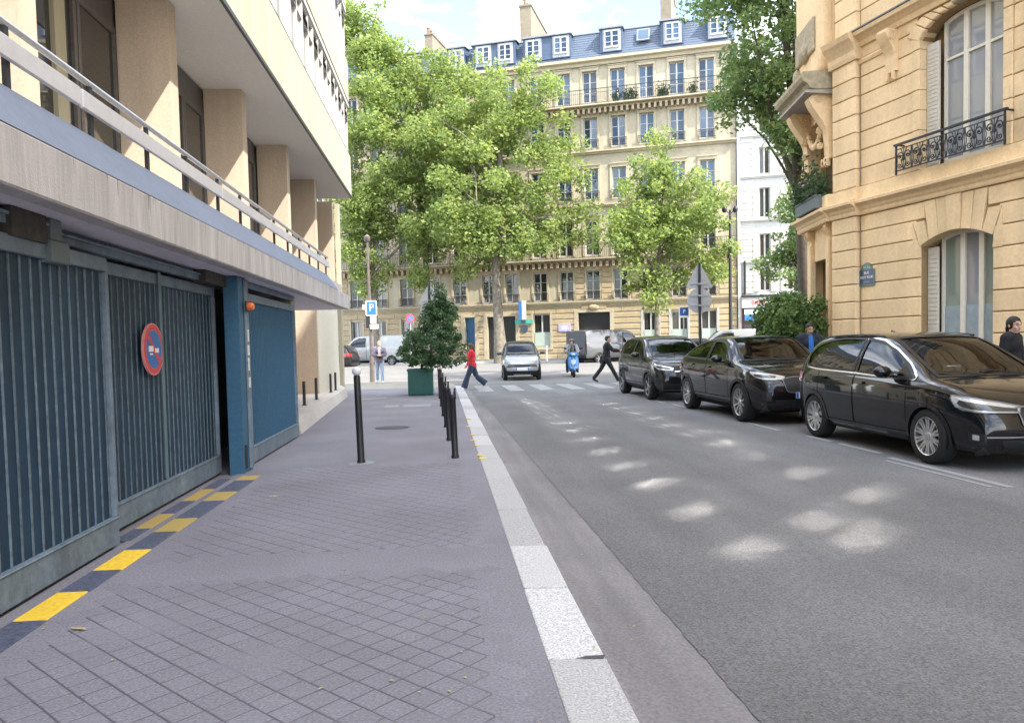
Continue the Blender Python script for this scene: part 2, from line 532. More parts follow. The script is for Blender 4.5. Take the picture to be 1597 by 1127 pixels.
# silted joints take the pavement's colour, open ones show dark sand
jm = bpy.data.materials.new('joint_bed'); jm.use_nodes = True
n_, l_ = jm.node_tree.nodes, jm.node_tree.links
gp = n_.new('ShaderNodeNewGeometry'); sx = n_.new('ShaderNodeSeparateXYZ'); l_.new(gp.outputs['Position'], sx.inputs[0])
mr = n_.new('ShaderNodeMapRange'); mr.inputs[1].default_value = -0.0024; mr.inputs[2].default_value = -0.0016
l_.new(sx.outputs['Z'], mr.inputs[0])
mx = n_.new('ShaderNodeMixRGB'); mx.inputs[1].default_value = (0.085, 0.081, 0.098, 1); mx.inputs[2].default_value = (0.185, 0.180, 0.200, 1)
l_.new(mr.outputs[0], mx.inputs[0]); l_.new(mx.outputs[0], n_['Principled BSDF'].inputs['Base Color'])
n_['Principled BSDF'].inputs['Roughness'].default_value = 0.95
b.build('joint_bed', jm, pavement)
# the pavers: squares laid at 45 degrees, every one its own block
PW = 0.134; spots = []
for i in range(-10, 80):
    off = random.uniform(0, PW)
    for j in range(-80, 90):
        s_, t_ = i * PW, j * PW + off
        x = -0.8 + (s_ + t_) * 0.7071 - 2.5; y = 0.6 + (s_ - t_) * 0.7071 + 2.0
        if not (2.25 < y < 4.80 or 5.30 < y < 9.20): continue
        if not (-2.05 < x < kerb_in(y) - 0.16): continue
        spots.append((x * x + y * y, x, y))
spots.sort()
def paver_mb(w, h, c=0.006):
    m = MB(); a, q = w / 2, h / 2
    vs = [(-a, -q, -.03), (a, -q, -.03), (a, q, -.03), (-a, q, -.03), (-a, -q, -c), (a, -q, -c), (a, q, -c), (-a, q, -c),
          (-a + c, -q + c, 0), (a - c, -q + c, 0), (a - c, q - c, 0), (-a + c, q - c, 0)]
    fs = [(8, 9, 10, 11)]
    for i in range(4):
        j = (i + 1) % 4; fs += [(i, j, 4 + j, 4 + i), (4 + i, 4 + j, 8 + j, 8 + i)]
    return m.add(vs, fs)
pv = [paver_mb(0.1280 - 0.0012 * k, 0.1265 - 0.001 * (k % 2), 0.003).mesh('paver', paver_m) for k in range(3)]
pf = MB()
for k, (d, x, y) in enumerate(spots):
    z = random.uniform(-0.0006, 0.0005); r = radians(45) + random.gauss(0, 0.012)
    if k < 296:
        o = link('paver', pv[k % 3], pavement, (x, y, z), r)
    else:
        pf.T = Matrix.Translation((x, y, z)) @ Matrix.Rotation(r, 4, 'Z')
        q = paver_mb(0.1275, 0.1258, 0.003); pf.add(q.v, q.f)
pf.T = None
tag(pf.build('paver_field', paver_m, pavement), kind='stuff')

# kerb: bedding and separate granite stones
b = MB(); vs = []
for y in (-14, 27.6):
    vs += [(kerb_in(y) + .004, y, -0.03), (kerb_in(y) + 0.262, y, -0.03), (kerb_in(y) + 0.262, y, -0.4), (kerb_in(y) + .004, y, -0.4)]
b.add(vs, [(0, 4, 5, 1), (1, 5, 6, 2)])
kerb = structure(b.build('kerb', joint_m))
pale_granite = M('pale_speckled_granite', (0.50, 0.50, 0.50), rough=0.8, var=0.62, scale=95, bump=0.3, bscale=120)
edges = [0.2, 1.25, 2.3, 3.34, 4.36, 5.28, 6.48, 8.08, 9.48]
while edges[-1] < 26: edges.append(edges[-1] + random.uniform(0.95, 1.3))
for a, c in zip(edges[:-1], edges[1:]):
    m = MB(); g2 = 0.006; dz = random.uniform(-.003, .002); tilt = random.uniform(-.004, .004)
    x0a, x0c = kerb_in(a), kerb_in(c)
    w = 0.265 + random.uniform(-.006, .004)
    vs = [(x0a, a + g2, -.2), (x0a + w, a + g2, -.2), (x0c + w, c - g2, -.2), (x0c, c - g2, -.2),
          (x0a, a + g2, dz + .002), (x0a + w, a + g2, dz - .004), (x0c + w, c - g2, dz - .004 + tilt), (x0c, c - g2, dz + .002 + tilt)]
    m.add(vs, [(0, 3, 2, 1), (4, 5, 6, 7), (0, 1, 5, 4), (1, 2, 6, 5), (2, 3, 7, 6), (3, 0, 4, 7)])
    m.build('kerb_stone', pale_granite if abs(a - 3.34) < .01 else granite, kerb, bevel=0.011, seg=2)
# dabs of yellow paint left on the kerb
for (x, y, s) in ((0.40, 9.45, .055), (0.37, 9.75, .05), (0.38, 10.7, .05), (0.34, 11.3, .05), (0.35, 12.0, .06), (0.31, 13.2, .05), (0.36, 14.6, .06)):
    m = MB(); n = 9; pts = [(x + s * random.uniform(.6, 1.1) * cos(2 * pi * k / n), y + s * 1.4 * random.uniform(.6, 1.1) * sin(2 * pi * k / n), 0.0065) for k in range(n)]
    m.add(pts, [tuple(range(n))]); m.build('paint_dab', yellow_paint, kerb)
# broken corner between two kerb stones
m = MB(); m.add([(kerb_in(3.34) + .12, 3.325, .0035), (kerb_in(3.34) + .25, 3.315, .001), (kerb_in(3.34) + .27, 3.355, .001), (kerb_in(3.34) + .18, 3.35, .0035)], [(0, 1, 2, 3)])
m.build('chipped_joint', joint_m, kerb)

# right pavement and its kerb (behind the parked cars), round the corner of the stone house
def rk(y): return 7.55 - 0.02 * (y - 8)
b = MB(); pts = [(rk(-14), -14), (rk(18), 18), (rk(18) + .35, 20), (rk(18) + 1.3, 21.6), (9.8, 22.3), (60, 3.7), (60, -14)]
n = len(pts)
b.add([(x, y, 0.02) for x, y in pts] + [(x, y, -0.5) for x, y in pts], [tuple(range(n))] + [(i, n + i, n + (i + 1) % n, (i + 1) % n) for i in range(n)])
structure(b.build('right_pavement', pave_base))
rkerb = bpy.data.objects.new('right_kerb', None); COL.objects.link(rkerb); structure(rkerb)
for k in range(20):
    y = -2 + k * 1.02
    m = MB(); m.add([(rk(y) - .22, y + .006, -.2), (rk(y) - .003, y + .006, -.2), (rk(y) - .003, y + 1.012, -.2), (rk(y) - .22, y + 1.012, -.2),
                     (rk(y) - .22, y + .006, .017), (rk(y) - .003, y + .006, .021), (rk(y) - .003, y + 1.012, .021), (rk(y) - .22, y + 1.012, .017)],
                    [(0, 3, 2, 1), (4, 5, 6, 7), (0, 1, 5, 4), (1, 2, 6, 5), (2, 3, 7, 6), (3, 0, 4, 7)])
    m.build('kerb_stone', granite, rkerb, bevel=0.01)

# crosswalk
zebra_m = M('worn_zebra_paint', (0.36, 0.355, 0.345), rough=0.8, var=0.3, scale=9, col2=(.24, .235, .23), big=.2, bigscale=2.5)
cw = bpy.data.objects.new('crosswalk', None); COL.objects.link(cw); structure(cw)
for k in range(7):
    x = 0.95 + k * 1.0
    m = MB(); m.add([(x, 24.4, -0.083), (x + .5, 24.4, -0.083), (x + .46, 27.9, -0.083), (x - .04, 27.9, -0.083)], [(0, 1, 2, 3)])
    m.build('crosswalk_stripe', zebra_m, cw)
# white line of the parking bays, worn away in places
pk = bpy.data.objects.new('parking_line', None); COL.objects.link(pk); structure(pk)
def px_(y): return 5.42 - 0.0225 * (y - 7)
for (a, c, o_, w) in ((6.95, 8.95, 0, .085), (7.0, 8.75, -.15, .05), (9.3, 10.3, .1, .09), (10.5, 11.2, .1, .08), (12.0, 13.2, .02, .09), (16.4, 17.6, .05, .09), (18.0, 18.8, 0, .08), (20.5, 22.3, 0, .09)):
    m = MB(); m.add([(px_(a) + o_, a, -.084), (px_(a) + o_ + w, a, -.084), (px_(c) + o_ + w, c, -.084), (px_(c) + o_, c, -.084)], [(0, 1, 2, 3)])
    m.build('line_segment', worn_paint, pk)
# pavement covers and fallen leaves
iron = M('cast_iron', (0.05, 0.05, 0.055), rough=0.6, var=0.3, scale=40, bump=0.4, bscale=90)
m = MB(); m.lathe([(0.02, 0.0035), (0.27, 0.0035), (0.28, 0.001), (0.30, 0.001)], 24, (-1.02, 13.45, 0))
tag(m.build('manhole_cover', iron), 'dark round iron cover set flush in the pavement ahead of the white capped bollard', 'manhole cover')
pale = M('pale_concrete', (0.24, 0.265, 0.255), rough=0.9, var=0.2, scale=20)
for (x0, x1, y0, y1, lb) in ((-1.55, -1.20, 18.0, 18.6, 'small pale concrete slab let into the pavement, the left one of two before the planter'),
                             (-1.1, -0.45, 18.0, 18.7, 'larger pale concrete slab let into the pavement beside the bollard row')):
    m = MB(); m.box(x0, x1, y0, y1, -.02, 0.004); tag(m.build('utility_slab', pale, bevel=.002), lb, 'slab', 'pale slabs in the pavement')
m = MB(); m.add([(-2.6, 20.6, .003), (-1.75, 21.3, .003), (-1.75, 21.7, .003), (-2.6, 21.0, .003)], [(0, 1, 2, 3)]); m.build('paint_stripe', worn_paint, pavement)
leafm = M('fallen_leaf', (0.40, 0.36, 0.16), rough=0.8, var=0.3, scale=30)
lf = MB()
for k in range(70):
    x, y = random.uniform(-2.2, 1.1), 2.6 + 10 * random.random() ** 1.6
    z = 0.004 if x < kerb_in(y) + .25 else -0.07
    a = random.uniform(0, 6.28); s_ = random.uniform(.006, .016)
    lf.add([(x + s_ * cos(a), y + s_ * sin(a), z), (x - s_ * .5 * sin(a), y + s_ * .5 * cos(a), z + .004), (x - s_ * cos(a), y - s_ * sin(a), z), (x + s_ * .5 * sin(a), y - s_ * .5 * cos(a), z + .003)], [(0, 1, 2, 3)])
tag(lf.build('leaf_litter', leafm), 'scattered bits of dry leaf on the pavement', 'litter', kind='stuff')
for (x, y, a) in ((-1.93, 4.03, 2.8), (-1.72, 7.45, 0.4)):
    m = MB(); f_ = lambda u, w, z: (x + u * cos(a) - w * sin(a), y + u * sin(a) + w * cos(a), z)
    m.add([f_(-.05, 0, .006), f_(-.02, .014, .012), f_(.03, .012, .008), f_(.055, 0, .012), f_(.03, -.012, .006), f_(-.02, -.012, .01)], [(0, 1, 2, 3, 4, 5)])
    tag(m.build('fallen_leaf', leafm), 'curled dry leaf lying on the pavers %s' % ('near the front yellow block' if y < 5 else 'farther off by the recessed gate'), 'leaf', 'dry leaves on the pavement')
# ================================================================ LEFT: modern block with gates, balcony and piers
tan_m = M('tan_render', (0.47, 0.385, 0.30), rough=0.9, var=0.14, scale=42, bump=0.45, bscale=110, big=0.06, streak=(.08, (4, 4, .6)))
cream_m = M('cream_panel', (0.41, 0.385, 0.285), rough=0.85, var=0.06, scale=14, bump=0.15, bscale=100, big=0.05, stretch=(3, 3, .5), streak=(.10, (3, 3, .35)))
soffit_m = M('soffit_render', (0.55, 0.53, 0.50), rough=0.9, var=0.06, scale=20, bump=0.2, bscale=100)
concrete_m = M('stained_concrete', (0.52, 0.505, 0.50), rough=0.9, var=0.16, scale=5, bump=0.3, bscale=90, big=0.08, stretch=(7, 7, .55), streak=(.16, (6, 6, .3)))
band_m = M('blue_grey_coating', (0.19, 0.225, 0.30), rough=0.75, var=0.08, scale=12, bump=0.15, bscale=90, big=0.08)
under_m = M('canopy_soffit', (0.72, 0.69, 0.76), rough=0.9, var=0.12, scale=14, bump=0.2, bscale=90)
alu_m = M('brushed_aluminium', (0.62, 0.62, 0.63), rough=0.42, var=0.07, scale=20, metal=0.6)
railp_m = M('white_rail_panel', (0.66, 0.665, 0.69), rough=0.55, var=0.06, scale=10, big=0.05)
dark_metal = M('dark_metal', (0.03, 0.033, 0.036), rough=0.5, var=0.2, scale=20)
gate_m = M('blue_gate_sheet', (0.011, 0.037, 0.072), rough=0.55, var=0.25, scale=9, bump=0.1, bscale=60, big=0.15, streak=(.25, (6, 6, .7)))
gate_b = M('bright_blue_sheet', (0.036, 0.115, 0.200), rough=0.55, var=0.16, scale=25, bump=0.2, bscale=70, big=0.08)
fin_m = M('gate_fin', (0.11, 0.15, 0.18), rough=0.5, var=0.35, scale=18, big=0.15, rand=.18)
rail_m = M('gate_rail', (0.15, 0.20, 0.25), rough=0.6, var=0.22, scale=16, bump=0.2, bscale=80, big=0.14, bigscale=2, streak=(.22, (5, 5, 1.2)))
rust_m = M('grimy_steel', (0.05, 0.045, 0.04), rough=0.8, var=0.4, scale=20)
frame_white = M('white_window_frame', (0.46, 0.45, 0.43), rough=0.5, var=0.05, scale=10)
frame_dark = M('bronze_window_frame', (0.10, 0.09, 0.085), rough=0.5, var=0.2, scale=10)
glass_l = glass_dark('pane_dark', (0.035, 0.038, 0.042))
glass_c = glass_dark('pane_curtain', (0.19, 0.185, 0.185), rand=0.35, rough=.3, coat=0)
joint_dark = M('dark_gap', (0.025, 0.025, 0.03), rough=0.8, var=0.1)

LB = thing('modern_building', 'cream and tan modern block with long balcony over blue sliding gates', 'building', (-5, 10, 0))
YN, YE = -9.0, 23.6
PIER_Y = [-0.45, 3.15, 6.7, 10.22, 13.71, 17.37, 20.91, 24.0]
# core walls
b = MB()
b.box(-9, -4.12, YN, 24.3, -0.3, 2.3)
b.build('core_wall', tan_m, LB)
b = MB(); b.box(-9, -3.3, YN, 12.55, -0.05, 2.28); b.build('garage_lining', joint_dark, LB)
# canopy: soffit, stained fascia, sloping coated band
b = MB(); b.box(-4.12, -2.16, YN, 17.2, 2.27, 2.31); b.build('canopy_soffit', under_m, LB)
b = MB(); b.box(-2.30, -2.15, YN, 17.2, 2.262, 2.57)
b.box(-4.1, -2.31, 17.08, 17.2, 2.315, 2.56); b.build('fascia', concrete_m, LB, bevel=.012)
b = MB(); vs = [(-2.155, YN, 2.572), (-2.155, 15.5, 2.572), (-2.36, 15.5, 2.88), (-2.36, YN, 2.88), (-2.5, YN, 2.88), (-2.5, 15.5, 2.88), (-2.5, 15.5, 2.572), (-2.5, YN, 2.572)]
b.add(vs, [(0, 1, 2, 3), (3, 2, 5, 4), (5, 2, 1, 6), (4, 7, 0, 3)]); b.build('coated_band', band_m, LB)
b = MB(); b.box(-4.1, -2.31, YN, 17.07, 2.312, 2.80); b.build('terrace_slab', soffit_m, LB)
# drip stains: thin runs of grime below the band
stain = M('grime_run', (0.17, 0.16, 0.16), rough=0.95, var=0.4, scale=30)
b = MB()
for k in range(46):
    y = 3.4 + 13.0 * random.random(); w = random.uniform(.006, .02); h = random.uniform(.03, .17)
    b.add([(-2.1485, y, 2.566), (-2.1485, y + w, 2.566), (-2.1485, y + w * .6, 2.566 - h), (-2.1485, y + w * .4, 2.566 - h)], [(0, 1, 2, 3)])
tag(b.build('grime_runs', stain, LB), kind='stuff')
# guard rail
b = MB(); b.tube([(-2.37, YN, 3.235), (-2.37, 15.6, 3.235)], .021, 8)
b.build('handrail', alu_m, LB, smooth=True)
y = -4.0
k = 0
while y < 15.4:
    b = MB(); b.box(-2.355, -2.325, y, min(15.55, y + 3.05), 3.02, 3.142); b.build('rail_panel', railp_m, LB, bevel=.006)
    y += 3.08
yy = [-3.2, -2.2, -1.2, -0.2, 0.8, 1.8, 2.6, 3.5, 4.45, 5.44, 6.41, 7.34, 8.30, 9.17, 10.02, 10.9, 11.8, 12.7, 13.6, 14.5, 15.4]
pm = MB(); pm.box(-.012, .012, -.022, .022, -.06, .36); pm.box(-.03, .02, -.035, .035, -.06, -.045)
pme = pm.mesh('rail_post', dark_metal)
for y in yy: link('rail_post', pme, LB, (-2.375, y, 2.88))
# piers of the balcony floor
b0 = MB(); b0.box(-4.10, -3.46, 0, .29, 2.81, 5.929)
pmesh = b0.mesh('pier', tan_m)
for y in PIER_Y: link('pier', pmesh, LB, (0, y, 0))
# recessed window wall between the piers
b = MB(); b.box(-9, -4.16, YN, 24.2, 2.81, 5.925); b.build('recess_wall', frame_dark, LB)
for y in PIER_Y[:-1]:
    y0, y1 = y + .30, y + 3.50
    m = MB()
    m.box(-4.155, -4.10, y0, y1, 2.86, 2.98); m.box(-4.155, -4.10, y0, y1, 5.45, 5.53); m.box(-4.155, -4.12, y0, y1, 5.53, 5.92)
    for t in (0, .33, .36, .66, .69, 1):
        yc = y0 + (y1 - y0) * t; m.box(-4.155, -4.095, max(y0, yc - .035), min(y1, yc + .035), 2.981, 5.449)
    f = m.build('balcony_window', frame_dark, LB, bevel=.006)
    m = MB(); m.quad((-4.135, y0, 2.98), (-4.135, y1, 2.98), (-4.135, y1, 5.45), (-4.135, y0, 5.45)); m.build('pane', glass_l, f)
    m = MB(); m.box(-4.16, -4.085, y0 + 1.62, y0 + 1.86, 2.985, 5.44); m.build('cream_mullion', cream_m, f)
# upper storeys
def storey(z0, first):
    b = MB(); b.box(-9, -2.80, YN, YE, z0 + .06, z0 + 1.25); b.build('parapet', cream_m, LB, bevel=.01)
    b = MB(); b.box(-9, -2.815, YN, YE - .015, z0 + 1.251, z0 + 1.31); b.build('sill_gap', joint_dark, LB)
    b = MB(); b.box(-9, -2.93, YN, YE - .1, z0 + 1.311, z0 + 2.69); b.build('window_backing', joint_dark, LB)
    b = MB(); b.box(-9, -2.805, YN, YE, z0 + 2.695, z0 + 2.80); b.build('lintel', frame_white, LB)
storey(5.94, True); storey(8.75, False); storey(11.56, False)
b = MB(); b.box(-9, -2.8, YN, YE, 14.37, 15.6); b.build('roof_parapet', cream_m, LB, bevel=.01)
b = MB(); b.box(-4.15, -2.83, YN, YE - .03, 5.931, 5.998); b.build('overhang_soffit', soffit_m, LB)
b = MB(); b.box(-2.84, -2.785, YN, YE + .01, 5.935, 6.0); b.build('drip_edge', dark_metal, LB)
# window units of the band: white frame, two lights, a hopper on top
wm = MB(); P_ = 1.28
for (a, c) in ((0, .045), (.60, .68), (P_ - .045, P_ - .002)): wm.box(-.02, .09, a, c, 0, 1.38)
for (a, c) in ((0, .05), (.98, 1.03), (1.33, 1.38)): wm.box(-.018, .085, .0451, P_ - .0451, a, c)
wmesh = wm.mesh('band_window', frame_white)
pmh = MB(); pmh.quad((0, .68, .05), (0, P_ - .045, .05), (0, P_ - .045, .98), (0, .68, .98))
pmesh2 = pmh.mesh('pane', glass_c)
# solar mirror panes, finish made up to throw the sun on to the road
solar = M('road_mirror_pane', (.93, .93, .92), rough=.052, var=.02, scale=1, metal=1.0)
msh = MB(); msh.quad((0, .045, .05), (0, .62, .05), (0, .62, .98), (0, .045, .98)); msolar = msh.mesh('sash_pane', solar)
mst = MB(); mst.quad((.004, .045, .05), (.004, .67, .05), (.004, .67, 1.36), (.004, .045, 1.36)); mtall = mst.mesh('sash_pane', solar); mplain = msh.mesh('sash_pane', glass_c)
hop = MB(); hop.quad((0, .06, 1.03), (0, .60, 1.03), (.0, .60, 1.33), (.0, .06, 1.33)); hopm = hop.mesh('hopper_pane', glass_l)
hopo = MB(); hopo.quad((.13, .68, 1.03), (.13, 1.23, 1.03), (.0, 1.23, 1.33), (.0, .68, 1.33)); hopom = hopo.mesh('open_hopper', glass_c)
for z0 in (5.94, 8.75, 11.56):
    y = 23.44 - P_
    while y > -7:
        w = link('band_window', wmesh, LB, (-2.93, y, z0 + 1.311))
        yp = y + .32 + .9 * (z0 + 1.9) / 1.56
        lit = 4 < yp < 24 and z0 < 11
        cp = link('sash_pane', (mtall if z0 > 8 else msolar) if lit else mplain, w); cp.location = (.03, 0, 0)
        if z0 > 8 and yp <= 6.3: cp.data = mplain
        if z0 > 8 and 5.0 < yp <= 6.3 and z0 < 11:        # sash tilt and extra mirror pane added, so the reflection falls nearer
            cp.data = mtall; cp.rotation_euler = (0, radians(1.9), 0)
            c2 = link('sash_pane', mtall, w); c2.location = (.03, .60, 0); c2.rotation_euler = (0, radians(1.9), 0)
        for nm, me in (('pane', pmesh2), ('hopper_pane', hopm), ('open_hopper', hopom)):
            o = link(nm, me, w); o.location = (.03, 0, 0)
        y -= P_
# ground floor beyond the gates: jamb, recess, plinth, tan pier with cream return
b = MB(); b.box(-3.28, -2.52, 12.58, 12.90, -.02, 2.268); b.build('jamb', cream_m, LB)
b = MB(); b.box(-4.6, -3.40, 20.2, 23.9, .2, 2.80); b.build('corner_pier', tan_m, LB)
b = MB(); b.box(-3.399, -3.38, 20.26, 23.9, .2, 2.80); b.build('pier_facing', M('pale_render', (.66, .63, .52), rough=.9, var=.08, scale=20, bump=.2), LB)
b = MB(); b.box(-3.41, -3.30, 24.2, 24.5, -.02, 5.9); b.build('end_fin', cream_m, LB)
b = MB(); b.add([(-2.53, 12.92, 0.24), (-3.02, 22.6, 0.24), (-3.35, 24.2, 0.24), (-4.6, 24.2, 0.24), (-4.6, 12.92, 0.24),
                 (-2.46, 12.92, -.1), (-2.95, 22.7, -.1), (-3.35, 24.3, -.1), (-4.6, 24.3, -.1), (-4.6, 12.92, -.1)],
                [(0, 1, 2, 3, 4), (0, 5, 6, 1), (1, 6, 7, 2), (2, 7, 8, 3), (4, 9, 5, 0)])
b.build('plinth', M('pale_plinth', (0.52, 0.49, 0.45), rough=0.9, var=0.12, scale=12, bump=.3, big=.1), LB)
# short dark posts of the low guard on the plinth
for k, (x, y, nm) in enumerate(((-3.0, 15.0, 'nearest'), (-3.03, 16.2, 'second'), (-3.07, 17.9, 'third'), (-3.15, 20.6, 'fourth'), (-3.17, 21.6, 'farthest'))):
    b = MB(); b.box(x - .025, x + .025, y - .05, y + .05, .238, .74); b.box(x - .05, x + .05, y - .08, y + .08, .239, .25)
    tag(b.build('low_post', dark_metal, bevel=.004), 'short dark post on the pale plinth beyond the gates, %s of five' % nm, 'post', 'low posts on the plinth')

# ---------------------------------------------------------------- sliding gates
def gate(label, x, y0, y1, z0, ztop, panel_m, finm, railm, pitch=0.115, foot=0.19, fins=True, edge=True, ft=.012, fd=-.021):
    G = thing('sliding_gate', label, 'gate', (x, (y0 + y1) / 2, 0), 'blue sliding gates along the pavement')
    b = MB(); b.box(x - .045, x - .03, y0, y1, z0 + foot - .02, ztop); b.build('panel_sheet', panel_m, G)
    b = MB(); b.box(x - .05, x + .012, y0, y1, z0, z0 + foot); b.box(x - .05, x + .020, y0, y1, z0 + foot + .0005, z0 + foot + .012)
    b.build('bottom_rail', railm, G, bevel=.005)
    b = MB(); b.box(x - .05, x + .006, y0, y1, ztop - .10, ztop); b.build('top_rail', railm, G, bevel=.005)
    if fins:
        f = MB(); f.box(-.03, fd, -ft / 2, ft / 2, z0 + foot + .014, ztop - .102)
        fm = f.mesh('fin', finm)
        y = y0 + .05
        while y < y1 - .04:
            link('fin', fm, G, (x, y, 0)); y += pitch
    if edge:
        for ye in (y0 + .014, y1 - .014):
            b = MB(); b.box(x - .052, x + .008, ye - .022, ye + .022, z0 + foot + .0135, ztop - .1015); b.build('stile', railm, G, bevel=.004)
    return G
gate('front blue sliding gate with widely spaced fins, nearest the viewer', -2.47, 1.9, 5.80, 0.015, 2.11, gate_m, fin_m, rail_m)
gate('recessed blue sliding gate carrying the round no parking sign', -2.66, 5.86, 9.0, 0.015, 2.14, gate_m, fin_m, rail_m)
gate('brighter blue far gate with close fins, past the post with the orange lamp', -2.45, 9.36, 12.52, 0.02, 2.12, gate_b, gate_b, rail_m, pitch=.072, ft=.02, fd=-.022)
# track beams above the gates
for (x, y0, y1, z, lb) in ((-2.50, 1.9, 5.0, 2.165, 'dark track beam over the front gate'), (-2.60, 5.02, 9.0, 2.16, 'long dark track beam over the recessed gate'), (-2.50, 9.3, 12.55, 2.19, 'track beam over the far bright blue gate')):
    b = MB(); b.box(x - .03, x + .03, y0, y1, z, z + .07); b.box(x - .045, x + .05, y0, y1, z + .05, z + .0705)
    tag(b.build('gate_track', rail_m, bevel=.004), lb, 'gate track', 'tracks above the gates')
b = MB(); b.box(-2.56, -2.42, 4.95, 5.17, 1.99, 2.13); b.box(-2.54, -2.44, 4.99, 5.12, 2.131, 2.268)
tag(b.build('roller_box', M('roller_grey', (.12, .15, .16), rough=.6), bevel=.008), 'square grey roller box under the canopy above the front gate', 'roller box')
b = MB(); b.box(-2.6, -2.44, 4.55, 4.93, 2.10, 2.268); tag(b.build('roller_bracket', rust_m), 'grimy dark steel bracket beside the roller box under the canopy', 'bracket')
b = MB(); b.box(-2.62, -2.5, 8.2, 8.95, 2.14, 2.27); tag(b.build('roller_bracket', rust_m), 'grimy dark steel bracket under the canopy next to the blue gate post', 'bracket')
# post between the recessed and far gates
PT = thing('gate_post', 'blue gate post with pale worn front edge between recessed and far gates', 'post', (-2.45, 9.15, 0))
b = MB(); b.box(-2.54, -2.37, 8.93, 9.28, -.02, 2.262); b.build('post_body', gate_b, PT, bevel=.006)
b = MB(); b.box(-2.369, -2.345, 9.14, 9.27, .03, 2.25); b.build('front_strip', rail_m, PT, bevel=.004)
b = MB(); b.box(-2.368, -2.358, 8.97, 9.04, .05, .32); b.build('bolt_hole', joint_dark, PT)
stk = M('torn_sticker', (.62, .62, .62), rough=.7, var=.5, scale=60)
for (z0, z1) in ((1.52, 1.66), (1.18, 1.33), (1.36, 1.48), (0.98, 1.1)):
    b = MB(); b.box(-2.3445, -2.3435, 9.15 + random.uniform(0, .03), 9.25 - random.uniform(0, .05), z0, z1); b.build('sticker_scrap', stk, PT)
OL = thing('warning_lamp', 'small orange warning lamp on the gate post', 'lamp', (-2.33, 9.2, 1.93))
b = MB(); b.box(-2.345, -2.325, 9.10, 9.24, 1.87, 1.99); b.build('lamp_base', dark_metal, OL, bevel=.004)
b = MB(); b.lathe([(0.001, .07), (.035, .065), (.046, .05), (.048, 0.002), (.048, 0)], 14, (0, 0, 0), 'Z')
om = M('orange_lens', (.78, .16, .03), rough=.3, var=.05, coat=.6)
b.v = [(-2.325 + p[2] * 1.0, 9.17 + p[0] * 1.35, 1.93 + p[1]) for p in b.v]; b.build('lamp_lens', om, OL, smooth=True)
# round no parking sign on the recessed gate
red_m = M('sign_red', (.62, .06, .07), rough=.45, var=.12, scale=30); blue_m = M('sign_blue', (.035, .16, .45), rough=.45, var=.1, scale=30)
white_m = M('sign_white', (.78, .78, .77), rough=.5, var=.05); grey_back = M('sign_back_grey', (.40, .41, .43), rough=.55, var=.08, scale=10, metal=.3)
pink_m = M('faded_red', (.70, .30, .29), rough=.5, var=.12, scale=25)
NP = thing('no_parking_sign', 'round red and blue no parking sign hung on the recessed gate', 'sign', (-2.62, 7.05, 1.44))
def disc(x, r0, r1, z0=1.445, y0=7.05, n=40, th=.004):
    b = MB(); vs = []
    for k in range(n):
        q = 2 * pi * k / n
        for r in (r0, r1):
            vs.append((x, y0 + r * cos(q), z0 + r * sin(q)))
    if r0 == 0:
        vs = [(x, y0 + r1 * cos(2 * pi * k / n), z0 + r1 * sin(2 * pi * k / n)) for k in range(n)]
        vs += [(x - th, p[1], p[2]) for p in vs]
        return b.add(vs, [tuple(range(n)), tuple(range(2 * n - 1, n - 1, -1))] + [(i, (i + 1) % n, n + (i + 1) % n, n + i) for i in range(n)])
    return b.add(vs, [(2 * k, 2 * k + 1, (2 * k + 3) % (2 * n), (2 * k + 2) % (2 * n)) for k in range(n)])
disc(-2.625, 0, .232, th=.02).build('plate', pink_m, NP)
disc(-2.6235, 0.175, .222).build('red_ring', red_m, NP); disc(-2.6233, 0, .172, th=.0005).build('blue_field', blue_m, NP)
b = MB(); c_, s_ = cos(radians(45)), sin(radians(45))
for (a, w) in ((.172, .023),):
    b.add([(-2.6215, 7.05 + (-a) * c_ * 1 - w * s_, 1.445 + a * s_ - w * c_), (-2.6215, 7.05 + a * c_ - w * s_, 1.445 - a * s_ - w * c_), (-2.6215, 7.05 + a * c_ + w * s_, 1.445 - a * s_ + w * c_), (-2.6215, 7.05 - a * c_ + w * s_, 1.445 + a * s_ + w * c_)], [(0, 1, 2, 3)])
b.build('red_bar', red_m, NP)
# white tow truck pictogram strip across the blue field, as on private no parking signs
b = MB(); b.box(-2.6222, -2.6212, 6.93, 7.035, 1.425, 1.475); b.box(-2.6222, -2.6212, 7.07, 7.16, 1.415, 1.455); b.box(-2.6222, -2.6212, 6.95, 7.02, 1.395, 1.41)
b.build('pictogram', white_m, NP)
b = MB(); b.tube([(-2.632, 7.26, .25), (-2.632, 7.26, 2.15)], .018, 8)
tag(b.build('sign_pole', M('pole_teal_grey', (.10, .16, .18), rough=.5), smooth=True), 'thin teal grey upright fixed to the gate beside the round sign', 'pole')
